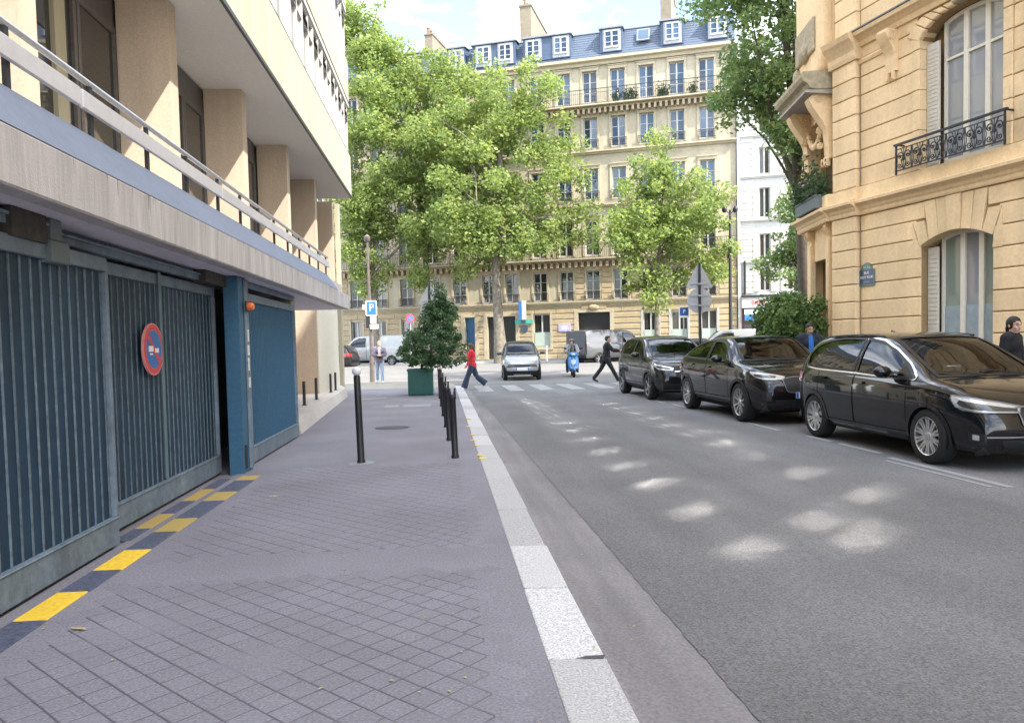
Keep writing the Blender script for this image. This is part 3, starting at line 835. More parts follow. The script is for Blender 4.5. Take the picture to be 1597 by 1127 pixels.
# threshold blocks painted yellow and blue black, and the grimy slot behind them
b = MB(); b.box(-2.46, -2.36, 1.5, 9.1, -.06, -.004); structure(b.build('gate_slot', rust_m))
th = bpy.data.objects.new('painted_threshold', None); COL.objects.link(th); structure(th)
worn_yellow = M('chipped_yellow', (.62, .42, .05), rough=.7, var=.3, scale=22, col2=(.34, .27, .13))
for (y0, y1, yel) in ((2.8, 3.28, True), (3.28, 4.2, False), (4.2, 4.68, True), (4.68, 5.12, False), (5.12, 5.62, True), (5.62, 6.15, False), (6.15, 6.62, True), (6.62, 7.35, False), (7.35, 7.8, True), (7.8, 8.45, False), (8.45, 8.75, True)):
    x1 = -2.17 + .02 * (y0 > 6)
    m = MB(); m.box(-2.355, x1 + random.uniform(-.012, .008), y0 + .004, y1 - .004, -.03, 0.006); m.build('threshold_block', (yellow_paint if y0 < 6 else worn_yellow) if yel else dark_paint, th, bevel=.004)
for (y0, y1, yel) in ((5.9, 6.3, False), (6.3, 6.85, True), (6.85, 7.4, False), (7.4, 8.0, True), (8.0, 8.6, False)):
    m = MB(); m.box(-2.56, -2.43, y0 + .01, y1 - .01, -.03, 0.004); m.build('threshold_block', worn_yellow if yel else dark_paint, th, bevel=.004)
# ================================================================ RIGHT: honey stone house on the corner
stone_m = M('honey_stone', (0.78, 0.575, 0.335), rough=0.85, var=0.10, scale=16, bump=0.25, bscale=110, big=0.07, bigscale=1.3, rand=0.06, streak=(.10, (2.2, 2.2, .4)))
stone_d = M('honey_stone_joint', (0.30, 0.20, 0.095), rough=0.9, var=0.12, scale=14)
stone_w = M('weathered_stone', (0.36, 0.30, 0.20), rough=0.9, var=0.28, scale=9, bump=0.4, bscale=60, big=.12)
stone_p = M('moulding_stone', (0.74, 0.54, 0.315), rough=0.85, var=0.12, scale=12, bump=0.2, bscale=110, big=.1)
iron_m = M('black_ironwork', (0.018, 0.018, 0.02), rough=0.45, var=0.2, scale=30)
shut_m = M('cream_shutter', (0.60, 0.56, 0.48), rough=0.6, var=0.06, scale=10)
wframe = M('ivory_window_frame', (0.68, 0.63, 0.52), rough=0.5, var=0.05, scale=10)
curtain_g = glass_dark('pane_net_curtain', (0.30, 0.31, 0.33), rand=.25)
green_g = glass_dark('pane_green_blind', (0.22, 0.26, 0.22), rand=.2)
lead_m = M('lead_flashing', (0.13, 0.135, 0.14), rough=.6, var=.25, scale=12)

RA = radians(101.6)
RO = V((8.6, 15.4, 0))
# local x runs toward the viewer (along -u), local y points into the house
TR = Matrix.Translation(RO) @ Matrix.Rotation(RA - pi, 4, 'Z')
RB = thing('stone_house', 'honey coloured stone corner house with grooved courses and arched windows', 'building', (9.6, 14.4, 0))
LEN = 19.0
# hidden core of the house, then a neighbour made taller to shade the street
b = MB(T=TR)
G_W = (1.68, 3.22, 0.75, 3.30)            # ground floor window opening
F_W = (1.66, 3.42, 4.50, 7.30)            # first floor window opening
xs_more = [(6.2 + 4.6 * k, 7.75 + 4.6 * k) for k in range(3)]
holes = [G_W, F_W]
holes += [(a, c, 0.75, 3.2) for a, c in xs_more] + [(a, c, 4.5, 7.1) for a, c in xs_more]
for zf_ in (8.35, 11.7, 15.0, 18.2): holes += [(a, c, zf_, zf_ + 2.3) for a, c in [(1.7, 3.3)] + xs_more]
wall_cells(b, 0, LEN, -.1, 21.8, holes, y=0.03, depth=.34)
b.build('house_wall', stone_d, RB)
b = MB(T=TR); b.box(.1, LEN, .38, 9, -.1, 21.7); b.build('inner_mass', stone_d, RB)
slate_r = M('slate_roof', (.13, .15, .19), rough=.6, var=.2, scale=8)
for x0, x1, zt in ((0.02, 4.5, 22.6), (4.5, 9, 23.8), (9, 13.5, 25.0), (13.5, LEN, 26.3)):  # unseen roof steps, heights shaped to set the shadow edge across the street
    b = MB(T=TR); b.box(x0, x1 - .01, .04, 8, 21.81, zt); b.build('shade_step', slate_r, RB)
NB = thing('neighbour_house', 'plain stone house next to the corner house, mostly out of view', 'building', (14, -8, 0))
b = MB(T=TR); b.box(LEN + .02, LEN + 22, .05, 10, -.1, 27.7); b.build('wall', stone_m, NB)
b = MB(T=TR); b.box(LEN + 4, LEN + 22, .06, 10, 27.71, 29.2); b.build('shade_step', slate_r, NB)  # unseen upper step, shaped for the same shadow edge

# --- courses: each stone course between openings its own block, joints recessed
CH = 0.362; Z0 = 0.0
def arch_z(x, w):     # low segmental arch over an opening
    a, c, z0, z1 = w; t = (x - (a + c) / 2) / ((c - a) / 2)
    return z1 - 0.20 * t * t
cmesh = {}
def course(x0, x1, z0, z1, y0=0.0, proud=.0, mat=stone_m, nm='stone_course'):
    if x1 - x0 < .03: return
    m = MB(T=TR); m.cbox(x0 + .002, x1 - .002, -proud, .06, z0 + .009, z1 - .009, .012)
    return m.build(nm, mat, RB)
zz = -0.02
rows = []
while zz < 3.8:
    rows.append((zz, zz + CH)); zz += CH
rows[-1] = (rows[-1][0], 3.93)
stepz = {}
cxw = (G_W[0] + G_W[1]) / 2
for r, (z0, z1) in enumerate(rows):
    if z1 < G_W[2]:
        segs = [(0.12, LEN)]
    elif z0 < 2.88:
        segs = [(0.12, G_W[0]), (G_W[1], 6.2)] + [(7.75 + 4.6 * k, 6.2 + 4.6 * (k + 1)) for k in range(2)] + [(16.95, LEN)]
    else:
        j = int(round((z0 - 2.88) / CH))
        e = (0.05, 0.12, -0.10)[min(j, 2)]      # the flat arch steps out course by course
        segs = [(0.12, G_W[0] - e), (G_W[1] + e, 6.1)] + [(6.1, LEN)]
    for s0, s1 in segs:
        # the long course is made of several stones with hair joints
        n = max(1, int((s1 - s0) / 1.9)); 
        if s0 > 6: n = 1
        for k in range(n):
            course(s0 + (s1 - s0) * k / n, s0 + (s1 - s0) * (k + 1) / n, z0, z1)
# voussoirs of the ground floor arch: radiating wedges rising to the string course
vx = [-.92, -.66, -.40, -.155, .155, .40, .66, .92]
tops = [3.25, 3.61, 3.925, 3.925, 3.925, 3.61, 3.25]
hw = (G_W[1] - G_W[0]) / 2
for k in range(7):
    a, c = vx[k], vx[k + 1]
    a0, c0 = a * .86, c * .86
    if k == 0: a0 = -hw
    if k == 6: c0 = hw
    zt = [3.57, 3.925, 3.925, 3.925, 3.925, 3.925, 3.57][k]
    zb0 = arch_z(cxw + max(-hw, min(hw, a0)), G_W); zb1 = arch_z(cxw + max(-hw, min(hw, c0)), G_W)
    pr = .045 if k == 3 else 0.012
    m = MB(T=TR)
    poly = [(cxw + a0 + .004, zb0), (cxw + (a0 + c0) / 2, arch_z(cxw + max(-hw, min(hw, (a0 + c0) / 2)), G_W)), (cxw + c0 - .004, zb1), (cxw + c * 1.03 - .008, zt - .008), (cxw + a * 1.03 + .008, zt - .008)]
    m.prism(poly, lambda x, z, d: (x, d, z), -pr, .36); m.build('voussoir', stone_p if k == 3 else stone_m, RB)
for sg in (-1, 1):
    m = MB(T=TR); xA = cxw + sg * hw; xB = cxw + sg * (hw + .17)
    poly = [(xA, 2.88), (xB, 2.88), (cxw + sg * (.92 * 1.03 + .006), 3.56), (cxw + sg * .80, arch_z(cxw + sg * min(hw, .75), G_W) + .0)]
    if sg < 0: poly = poly[::-1]
    m.prism(poly, lambda x, z, d: (x, d, z), -.008, .3); m.build('springer', stone_m, RB)
# string course (double moulding) between ground and first floor, with plinth band above
def mould(prof, x0, x1, nm, mat=stone_p, T=TR):
    m = MB(T=T); n = len(prof)
    vs = [(x0, -y, z) for y, z in prof] + [(x1, -y, z) for y, z in prof]
    m.add(vs, [(i, i + 1, n + i + 1, n + i) for i in range(n - 1)] + [tuple(range(n))[::-1], tuple(range(n, 2 * n))])
    return m.build(nm, mat, RB)
SC_P = [(-.05, 3.935), (.04, 3.935), (.055, 3.97), (.05, 4.02), (.075, 4.05), (.09, 4.10), (.16, 4.15), (.20, 4.16), (.205, 4.215), (.17, 4.235), (-.05, 4.26)]
mould(SC_P, -.14, LEN, 'string_course')
mould([(-.05, 4.26), (.07, 4.262), (.07, 4.50), (.02, 4.52), (-.05, 4.52)], -.1, LEN, 'plinth_band', stone_m)
# first floor courses
F_S = 6.85     # spring of the arch
zz = 4.525; rows = []
while zz < 7.2: rows.append((zz, zz + .372)); zz += .372
for r, (z0, z1) in enumerate(rows):
    if z0 < F_S: segs = [(0.12, F_W[0] - .16), (F_W[1] + .16, 6.0)] + [(6.0, LEN)]
    else: segs = [(0.12, F_W[0] - .06), (F_W[1] + .06, 6.0)] + [(6.0, LEN)]
    for s0, s1 in segs:
        n = max(1, int((s1 - s0) / 1.9)) if s0 < 6 else 1
        for k in range(n): course(s0 + (s1 - s0) * k / n, s0 + (s1 - s0) * (k + 1) / n, z0, z1)
# jamb pieces of the first floor opening
for x0, x1 in ((F_W[0] - .16, F_W[0] + .015), (F_W[1] - .015, F_W[1] + .16)):
    for z0, z1 in rows:
        if z0 < F_S: m = MB(T=TR); m.cbox(x0, x1, -.025, .3, z0 + .006, z1 - .006, .012); m.build('jamb_stone', stone_m, RB)
# arch voussoirs, rolled edge
cx = (F_W[0] + F_W[1]) / 2; HWf = (F_W[1] - F_W[0]) / 2
def farch(t): return (cx + HWf * t, F_S + .40 * max(0, 1 - abs(t * .985) ** 2.4) ** .6 - .02)
NV = 11
for k in range(NV):
    t0, t1 = -1 + 2 * k / NV, -1 + 2 * (k + 1) / NV
    p0, p1 = farch(t0), farch(t1)
    d0 = V((t0 * 1.05, 0.62)).normalized() * .34; d1 = V((t1 * 1.05, 0.62)).normalized() * .34
    mcol = MB(T=TR)
    q = [(p0[0], p0[1]), (p1[0], p1[1]), (p1[0] + d1.x, min(7.34, p1[1] + d1.y)), (p0[0] + d0.x, min(7.34, p0[1] + d0.y))]
    s = .012; c = V((sum(a for a, _ in q) / 4, sum(b_ for _, b_ in q) / 4))
    q = [tuple(V(p) + (c - V(p)).normalized() * s) for p in q]
    big = (k == NV // 2)
    mcol.prism(q, lambda x, z, d: (x, d, z), -.11 if big else -.035, .3); mcol.build('voussoir', stone_w if big else stone_m, RB, bevel=.02)
b = MB(T=TR)     # tympanum filler behind the arch
for k in range(20):
    t0, t1 = -1 + 2 * k / 20, -1 + 2 * (k + 1) / 20
    p0, p1 = farch(t0), farch(t1)
    b.prism([(p0[0], p0[1]), (p1[0], p1[1]), (p1[0], 7.32), (p0[0], 7.32)], lambda x, z, d: (x, d, z), .05, .31)
b.build('arch_head', stone_d, RB)
# upper cornice above the first floor
mould([(-.05, 7.02), (.03, 7.02), (.05, 7.08), (.03, 7.12), (-.05, 7.12)], .10, .84, 'neck_mould')
mould([(-.05, 7.36), (.05, 7.36), (.08, 7.45), (.16, 7.52), (.22, 7.55), (.24, 7.62), (-.05, 7.66)], -.12, LEN, 'cornice')
mould([(-.05, 7.662), (.255, 7.632), (.255, 7.66), (-.05, 7.70)], -.13, LEN, 'cornice_flashing', lead_m)
for z0 in [7.70 + .40 * k for k in range(35)]:
    course(.12, LEN, z0, z0 + .40)
# scroll bracket (console) left of the big window
def console(T, x, z0, z1, w=.26, d=.26, nm='console'):
    C = MB(T=T); n = 26; prof = []
    for k in range(n + 1):
        t = k / n; z = z1 - (z1 - z0) * t
        y = .05 + d * (0.55 + .45 * cos(pi * min(1, t * 1.5))) * (1 - .75 * max(0, t - .62) / .38) * (1 if t > .04 else .8)
        prof.append((y, z))
    vs = [(x - w / 2, -y, z) for y, z in prof] + [(x + w / 2, -y, z) for y, z in prof] + [(x - w / 2, .02, z1), (x - w / 2, .02, z0), (x + w / 2, .02, z1), (x + w / 2, .02, z0)]
    m_ = n + 1
    C.add(vs, [(i, i + 1, m_ + i + 1, m_ + i) for i in range(n)] + [tuple(range(m_)) + (2 * m_ + 1, 2 * m_), tuple(range(m_, 2 * m_))[::-1] + (2 * m_ + 2, 2 * m_ + 3)])
    c = C.build(nm, stone_p, RB)
    for sg in (-1, 1):          # volutes on both cheeks
        S = MB(T=T); pts = []
        for k in range(34):
            q = k / 33 * 2.3 * 2 * pi; r = .012 + .085 * k / 33
            pts.append((x + sg * (w / 2 + .004), -.05 - d * .52 + r * cos(q), z1 - .13 + r * sin(q)))
        S.tube(pts, .013, 5); S.build('volute', stone_p, c, smooth=True)
        S2 = MB(T=T); S2.box(x + sg * w * .28 - .02, x + sg * w * .28 + .02, -.02 - d * .32, -.015, z0 - .16, z0 + .02); S2.build('drop', stone_p, c, bevel=.01)
    return c
console(TR, 1.0, 6.55, 7.34)
console(TR, 3.95, 6.55, 7.34)
# quoin pilaster at the corner
for z0, z1 in [(-.02 + CH * k, -.02 + CH * (k + 1)) for k in range(11)]:
    z1 = min(z1, 3.93)
    m = MB(T=TR); m.cbox(-.62, .10, -.12, .1, z0 + .009, z1 - .009, .014); m.build('quoin', stone_m, RB)
for k in range(7):
    z0, z1 = 4.525 + .372 * k, 4.525 + .372 * (k + 1)
    m = MB(T=TR); m.cbox(-.60, .10, -.11, .1, z0 + .009, z1 - .009, .014); m.build('quoin', stone_m, RB)
b = MB(T=TR); b.box(-.58, .09, -.07, .3, -.1, 21.7); b.build('quoin_core', stone_d, RB)
mould([(-.05, 7.12), (.15, 7.12), (.17, 7.2), (.17, 7.3), (.2, 7.36), (.26, 7.45), (.32, 7.52), (.36, 7.62), (-.05, 7.66)], -.66, .16, 'quoin_capital', stone_p)
mould([(a + .1 if a > 0 else a, z) for a, z in SC_P], -.70, .16, 'quoin_string')
mould([(-.05, 4.26), (.17, 4.262), (.17, 4.50), (.1, 4.52), (-.05, 4.52)], -.66, .12, 'quoin_plinth', stone_m)
for k in range(35):
    z0 = 7.7 + .4 * k; m = MB(T=TR); m.cbox(-.55, .10, -.09, .1, z0 + .009, z0 + .391, .014); m.build('quoin', stone_m, RB)
# thin rainwater pipe in the angle
b = MB(T=TR); b.tube([(.13, -.012, .1), (.13, -.012, 3.9)], .009, 6); b.tube([(.13, -.012, 4.55), (.13, -.012, 7.0)], .009, 6)
b.build('rain_pipe', M('pipe_grey', (.24, .19, .13), rough=.6, var=.2), RB, smooth=True)

# --- windows of the wall facing the street
def casement(T, w, z0, z1, x0, x1, y, nm, panes, arch=None, gm=None, transom=None, sub=(0, .36, .68, 1)):
    m = MB(T=T); fr = .055
    def top(x): return arch(x) if arch else z1
    xsn = [x0 + (x1 - x0) * t for t in sub]
    for i, x in enumerate(xsn):
        a = x - (fr * .9 if 0 < i < len(xsn) - 1 else 0) - (fr if i == len(xsn) - 1 else 0); c = a + fr * (1.8 if 0 < i < len(xsn) - 1 else 1)
        m.add([(a, y, z0), (c, y, z0), (c, y + .07, z0), (a, y + .07, z0), (a, y, top(a)), (c, y, top(c)), (c, y + .07, top(c)), (a, y + .07, top(a))],
              [(0, 1, 5, 4), (1, 2, 6, 5), (2, 3, 7, 6), (3, 0, 4, 7), (0, 3, 2, 1), (4, 5, 6, 7)])
    m.box(x0, x1, y + .003, y + .067, z0, z0 + .11)
    if transom: m.box(x0, x1, y + .002, y + .064, transom, transom + .045)
    n = 14
    for k in range(n):
        a, c = x0 + (x1 - x0) * k / n, x0 + (x1 - x0) * (k + 1) / n
        m.add([(a, y + .001, top(a) - .07), (c, y + .001, top(c) - .07), (c, y + .001, top(c)), (a, y + .001, top(a)), (a, y + .07, top(a) - .07), (c, y + .07, top(c) - .07)], [(0, 1, 2, 3), (0, 4, 5, 1)])
    f = m.build(nm, wframe, RB)
    for i in range(len(xsn) - 1):
        p = MB(T=T); a, c = xsn[i] + .04, xsn[i + 1] - .04
        p.add([(a, y + .04, z0 + .1), (c, y + .04, z0 + .1), (c, y + .04, top(c) - .05), (a, y + .04, top(a) - .05)], [(0, 1, 2, 3)])
        p.build('pane', gm[i % len(gm)], f)
    return f
# ground floor: folded shutter at left, three lights with green blinds, frosted lower part
casement(TR, G_W, .85, 3.2, G_W[0] + .26, G_W[1], .24, 'ground_window', 3, arch=lambda x: arch_z(x, G_W) + .01, gm=[green_g, curtain_g, green_g], sub=(0, .36, .66, 1))
b = MB(T=TR); b.box(G_W[0] + .3, G_W[1] - .03, .262, .274, .95, 1.95); fp = b.build('frosted_film', M('frosted_grey', (.27, .33, .35), rough=.25), RB)
for (x0, x1, z0, z1) in ((G_W[0] + .02, G_W[0] + .25, .85, 3.06),):
    m = MB(T=TR); m.box(x0, x1, .16, .20, z0, z1)
    for k in range(26): m.box(x0 + .02, x1 - .02, .152, .162, z0 + .05 + (z1 - z0 - .1) * k / 26, z0 + .05 + (z1 - z0 - .1) * (k + .55) / 26)
    m.build('shutter', shut_m, RB)
m = MB(T=TR); m.box(G_W[0] - .08, G_W[1] + .08, -.07, .2, .66, .75); m.build('window_sill', stone_p, RB, bevel=.01)
# first floor french window with net curtains
def ftop(x):
    t = (x - cx) / HWf; return farch(max(-1, min(1, t)))[1] - .02
casement(TR, F_W, 4.53, 7.2, F_W[0] + .32, F_W[1] - .06, .24, 'french_window', 3, arch=ftop, gm=[curtain_g], transom=6.42, sub=(0, .34, .66, 1))
m = MB(T=TR); m.box(F_W[0] + .03, F_W[0] + .30, .14, .18, 4.53, 6.82)
for k in range(30): m.box(F_W[0] + .05, F_W[0] + .28, .132, .142, 4.6 + 2.16 * k / 30, 4.6 + 2.16 * (k + .55) / 30)
m.build('shutter', shut_m, RB)
crt = M('net_curtain', (.60, .61, .64), rough=.9, var=.08, scale=20)
for t0, t1 in ((.03, .30), (.38, .62), (.70, .97)):
    m = MB(T=TR); vs = []; n = 24
    xa, xb = F_W[0] + .36, F_W[1] - .1
    for k in range(n + 1):
        x = xa + (xb - xa) * (t0 + (t1 - t0) * k / n); y = .30 + .012 * sin(k * 1.9)
        vs += [(x, y, 4.62), (x, y, 6.7)]
    m.add(vs, [(2 * k, 2 * k + 2, 2 * k + 3, 2 * k + 1) for k in range(n)])
# other openings farther along (outside the picture): plain windows
for (a, c) in xs_more:
    for (z0, z1) in ((.75, 3.2), (4.5, 7.1)):
        casement(TR, None, z0, z1, a, c, .2, 'tall_window', 2, gm=[curtain_g], sub=(0, .5, 1))
for zf_ in (8.35, 11.7, 15.0, 18.2):
    for (a, c) in [(1.7, 3.3)] + xs_more:
        casement(TR, None, zf_, zf_ + 2.3, a, c, .2, 'tall_window', 2, gm=[curtain_g], sub=(0, .5, 1))
# wrought iron balcony with scrolls
BR = [(1.28, 3.60)]
x0, x1 = 1.28, 3.60
def bar(nm, pts, r, n=6, par=RB):
    m = MB(T=TR); m.tube(pts, r, n); return m.build(nm, iron_m, par, smooth=True)
rb = MB(T=TR); rb.box(x0 - .04, x1 + .04, -.22, -.16, 5.05, 5.085); rb.box(x0, x1, -.20, -.18, 4.56, 4.585); rb.box(x0, x1, -.20, -.18, 4.97, 4.985)
rb.box(x0 - .01, x0 + .02, -.205, -.175, 4.5, 5.05); rb.box(x1 - .02, x1 + .01, -.205, -.175, 4.5, 5.05)
rb.box(x0, x0 + .02, -.2, .0, 5.05, 5.08); rb.box(x1 - .02, x1, -.2, .0, 5.05, 5.08)
rail = rb.build('iron_railing', iron_m, RB)
def spiral(cx_, cz, r0, r1, turns, a0, sg=1, n=26):
    return [(cx_ + (r0 + (r1 - r0) * k / n) * cos(a0 + sg * turns * 2 * pi * k / n), -.19, cz + (r0 + (r1 - r0) * k / n) * sin(a0 + sg * turns * 2 * pi * k / n)) for k in range(n + 1)]
np_ = 6; pw = (x1 - x0) / np_
for k in range(np_):
    c_ = x0 + pw * (k + .5)
    for sg in (-1, 1):
        m = MB(T=TR)
        m.tube(spiral(c_ + sg * pw * .24, 4.84, .012, .088, 1.4, 1.2, sg), .011, 5)
        m.tube(spiral(c_ + sg * pw * .26, 4.66, .010, .055, 1.3, 4.2, -sg), .010, 5)
        m.tube([(c_ + sg * .015, -.19, 4.58), (c_ + sg * .05, -.19, 4.72), (c_ + sg * .02, -.19, 4.86), (c_ + sg * .07, -.19, 4.97)], .010, 5)
        m.tube([(c_ + sg * pw * .47, -.19, 4.58), (c_ + sg * pw * .40, -.19, 4.75), (c_ + sg * pw * .47, -.19, 4.97)], .009, 5)
        m.ball((c_ + sg * pw * .24, -.19, 4.84), .022, 8, 6)
        m.build('scroll', iron_m, rail, smooth=True)
    m = MB(T=TR); m.tube([(c_, -.19, 4.58), (c_, -.19, 4.97)], .008, 5); m.ball((c_, -.19, 4.78), (.028, .02, .05), 8, 6); m.build('rosette', iron_m, rail, smooth=True)
for k in range(1, np_): bar('upright', [(x0 + pw * k, -.19, 4.58), (x0 + pw * k, -.19, 4.97)], .008, 5, rail)
# the enamel street name plate
SP = thing('street_plate', 'dark blue enamel street name plate with green arched head on the stone wall', 'street sign', tuple(TR @ V((.32, -.03, 2.62))))
def plate(nm, s, mat, d, par):
    m = MB(T=TR); cx_, zb = .315, 2.455
    poly = [(-.215, 0), (.215, 0), (.215, .335), (.16, .345), (.14, .40), (.09, .455), (.03, .485), (-.03, .485), (-.09, .455), (-.14, .40), (-.16, .345), (-.215, .335)]
    poly = [(cx_ + a * s, zb + .2425 + (c - .2425) * s) for a, c in poly]
    m.prism(poly, lambda x, z, dd: (x, dd, z), -d, -d + .012); return m.build(nm, mat, par)
green_en = M('green_enamel', (.05, .13, .10), rough=.25, var=.1, coat=.5); navy_en = M('navy_enamel', (.015, .05, .12), rough=.25, var=.1, coat=.5)
plate('border', 1.0, green_en, .020, SP)
m = MB(T=TR); m.box(.13, .50, -.0235, -.019, 2.49, 2.79); m.build('field', navy_en, SP)
lw = TR @ Matrix.Translation((.315, -.026, 0))
text_mesh('arrondissement', '16e Arr', .062, M('pale_enamel', (.55, .66, .62), rough=.4), SP, lw @ Matrix.Translation((0, 0, 2.84)), depth=.001)
text_mesh('lettering', 'RUE', .078, white_m, SP, lw @ Matrix.Translation((0, 0, 2.725)), depth=.0015)
text_mesh('lettering', 'GUST RENÉ', .068, white_m, SP, lw @ Matrix.Translation((0, 0, 2.635)), depth=.0015)
text_mesh('small_lettering', 'Architecte', .035, M('grey_enamel', (.4, .45, .5), rough=.4), SP, lw @ Matrix.Translation((0, 0, 2.54)), depth=.001)

# --- cut corner facing the crossing: wall, balcony slab on consoles, flower trough
CA = TR @ V((-.62, 0, 0)); CB = V((8.78, 17.95, 0))
TCm = frame(CB, atan2((CA - CB).y, (CA - CB).x))      # local x from far end to the quoin; y inward
LC = (CA - CB).length
b = MB(T=TCm); wall_cells(b, -.02, LC, -.1, 21.7, [(.35, LC - .25, .9, 3.2), (.3, LC - .2, 4.5, 6.4)], y=0, depth=.3); b.build('corner_wall', stone_m, RB)
b = MB(T=TCm); b.box(0, LC - .05, .3, .34, .9, 6.5); b.build('corner_glass', glass_l, RB)
E2 = CB + V((9, 3.2, 0))
T2 = frame(E2, atan2((CB - E2).y, (CB - E2).x))
b = MB(T=T2); wall_cells(b, 0, (CB - E2).length, -.1, 21.7, [(1 + 2.6 * k, 2.1 + 2.6 * k, z, z + 2.2) for k in range(3) for z in (1, 4.6, 8.2, 11.6, 15)], y=0, depth=.3); b.build('side_wall', stone_m, RB)
b = MB(T=T2); b.box(.3, (CB - E2).length - .05, .3, 6, -.1, 21.2); b.build('side_mass', stone_d, RB)
for prof, nm, mt in ((SC_P, 'string_course', stone_p), ([(-.05, 4.26), (.07, 4.262), (.07, 4.50), (.02, 4.52), (-.05, 4.52)], 'plinth_band', stone_m)):
    mould([(a + .16 if a > 0 else a, z) for a, z in prof], -.1, LC + .02, nm, mt, TCm)
for x in (.42, LC - .30):
    m = MB(T=TCm); m.box(x - .09, x + .09, -.10, .05, .0, 3.6); m.build('corner_pilaster', stone_m, RB, bevel=.02)
    console(TCm, x, 3.42, 3.93, .16, .12, 'small_console')
# balcony slab
SL = [(-.05, 6.82), (.42, 6.82), (.50, 6.86), (.56, 6.95), (.66, 7.0), (.70, 7.08), (.70, 7.16), (.66, 7.2), (-.05, 7.22)]
mould(SL, -.25, LC - .1, 'balcony_slab', stone_w, TCm)
mould([(-.05, 6.70), (.60, 6.76), (.60, 6.815), (-.05, 6.815)], -.2, LC - .12, 'slab_soffit', M('soffit_shade', (.34, .30, .25), var=.15), TCm)  # shade under the slab is put into this darker colour
for x in (.16, LC - .38): console(TCm, x, 5.35, 6.78, .30, .46, 'balcony_console')
m = MB(T=TCm)
for k in range(14):
    t = k / 13; q = radians(180 * t); m.add([], [])
m.prism([(.1 + .0, 7.22), (LC - .2, 7.22), (LC - .2, 10.6), (.1, 10.6)], lambda x, z, d: (x, d, z), -.30, .1); m.build('oriel_wall', stone_m, RB, bevel=.12, seg=3)
m = MB(T=TCm); m.box(.28, LC - .38, -.36, -.29, 7.75, 8.5); m.ball((LC / 2 - .05, -.34, 7.9), (.3, .12, .22), 12, 8); m.ball((.35, -.33, 7.55), (.16, .1, .2), 10, 6); m.build('carved_panel', stone_w, RB, bevel=.03)
mould([(-.05, 10.6), (.5, 10.62), (.55, 10.75), (-.05, 10.8)], -.1, LC, 'oriel_cap', stone_p, TCm)
# carved swag and leaf scrolls between the big consoles
m = MB(T=TCm)
for k in range(15):
    t = k / 14; m.ball((.30 + (LC - .85) * t, -.07, 6.25 - .45 * sin(pi * t)), .055 + .03 * sin(pi * t), 9, 6)
m.build('carved_swag', stone_p, RB, smooth=True)
for x, sg in ((.16, 1), (LC - .38, -1)):
    for z, r in ((6.55, .11), (6.05, .08), (5.7, .06)):
        m = MB(T=TCm); m.tube([(x + sg * .17, -.16 - .0 * k - (.012 + r * k / 22) * cos(k * .55), z + (.012 + r * k / 22) * sin(k * .55)) for k in range(23)], .022, 6); m.build('leaf_scroll', stone_p, RB, smooth=True)
# flower trough with hydrangeas
trough_m = M('zinc_trough', (.13, .155, .165), rough=.5, var=.12, scale=12)
FT = thing('flower_trough', 'grey zinc trough of pink and white hydrangeas on the corner ledge', 'planter', tuple(TCm @ V((LC / 2, -.3, 4.5))))
m = MB(T=TCm); m.box(.30, LC - .22, -.38, -.12, 4.27, 4.54); m.box(.28, LC - .20, -.40, -.10, 4.52, 4.56); m.build('trough', trough_m, FT, bevel=.008)
m = MB(T=TCm)
for k in range(1300):
    x, y, z = random.uniform(.15, LC - .15), -.26 + random.gauss(0, .11), 4.54 + abs(random.gauss(0, .26)) * (1 if random.random() < .8 else 1.7)
    a = random.uniform(0, 6.28); t = random.uniform(-.6, .6); s = random.uniform(.03, .06)
    m.quad((x - s * cos(a), y - s * sin(a), z), (x, y, z + s * .6), (x + s * cos(a), y + s * sin(a), z + t * s), (x, y, z - s * .6))
tag(m.build('foliage', leaf_mat('hydrangea_leaf', [(.02, .035, .018), (.04, .08, .03), (.08, .13, .05)]), FT), kind='stuff')
pinks = [M('hydrangea_pink', (.36, .24, .24), var=.2, scale=60, rough=.9), M('hydrangea_white', (.40, .38, .35), var=.15, scale=60, rough=.9), M('hydrangea_mauve', (.28, .20, .22), var=.2, scale=60, rough=.9)]
for k in range(26):
    x, y, z = random.uniform(.2, LC - .2), -.28 + random.gauss(0, .11), 4.62 + random.uniform(0, .52) * (.55 if k % 3 else 1)
    m = MB(T=TCm); r = random.uniform(.045, .075); nrm = []
    m.ball((x, y, z), (r, r, r * .8), 9, 6)
    for i, p in enumerate(m.v):
        q = .85 + .3 * random.random(); c = TCm @ V((x, y, z)); m.v[i] = tuple(c + (V(p) - c) * q)
    m.build('bloom', pinks[k % 3], FT)
# ================================================================ FAR: the boulevard fronts
limestone = M('far_limestone', (0.39, 0.345, 0.255), rough=0.9, var=0.10, scale=5, bump=0.15, bscale=30, big=0.10, bigscale=.35, streak=(.12, (1.2, 1.2, .18)))
limestone_g = M('far_limestone_ground', (0.37, 0.295, 0.185), rough=0.9, var=0.14, scale=5, bump=0.15, bscale=30, big=0.10, rand=.06)
lime_joint = M('far_limestone_joint', (0.22, 0.175, 0.115), rough=0.95, var=0.1)
lime_trim = M('far_trim', (0.40, 0.345, 0.245), rough=0.9, var=0.14, scale=7, big=.1)
lime_dark = M('far_trim_dark', (0.34, 0.27, 0.18), rough=0.9, var=0.3, scale=6)  # darker trim for consoles, dentils, frieze and keystone
slate = M('blue_slate', (0.075, 0.10, 0.145), rough=0.5, var=0.16, scale=14, bump=.3, bscale=14, big=.06)
slate_d = M('dormer_cheek', (0.055, 0.085, 0.14), rough=0.5, var=0.15, scale=10)
far_frame = M('far_window_frame', (0.46, 0.455, 0.44), rough=.6, var=.05)
far_pane = glass_dark('far_pane', (0.02, 0.045, 0.08), rand=.6, col2=(.06, .11, .18), coat=.35)  # blue base colour stands in for sky reflected in the upper panes
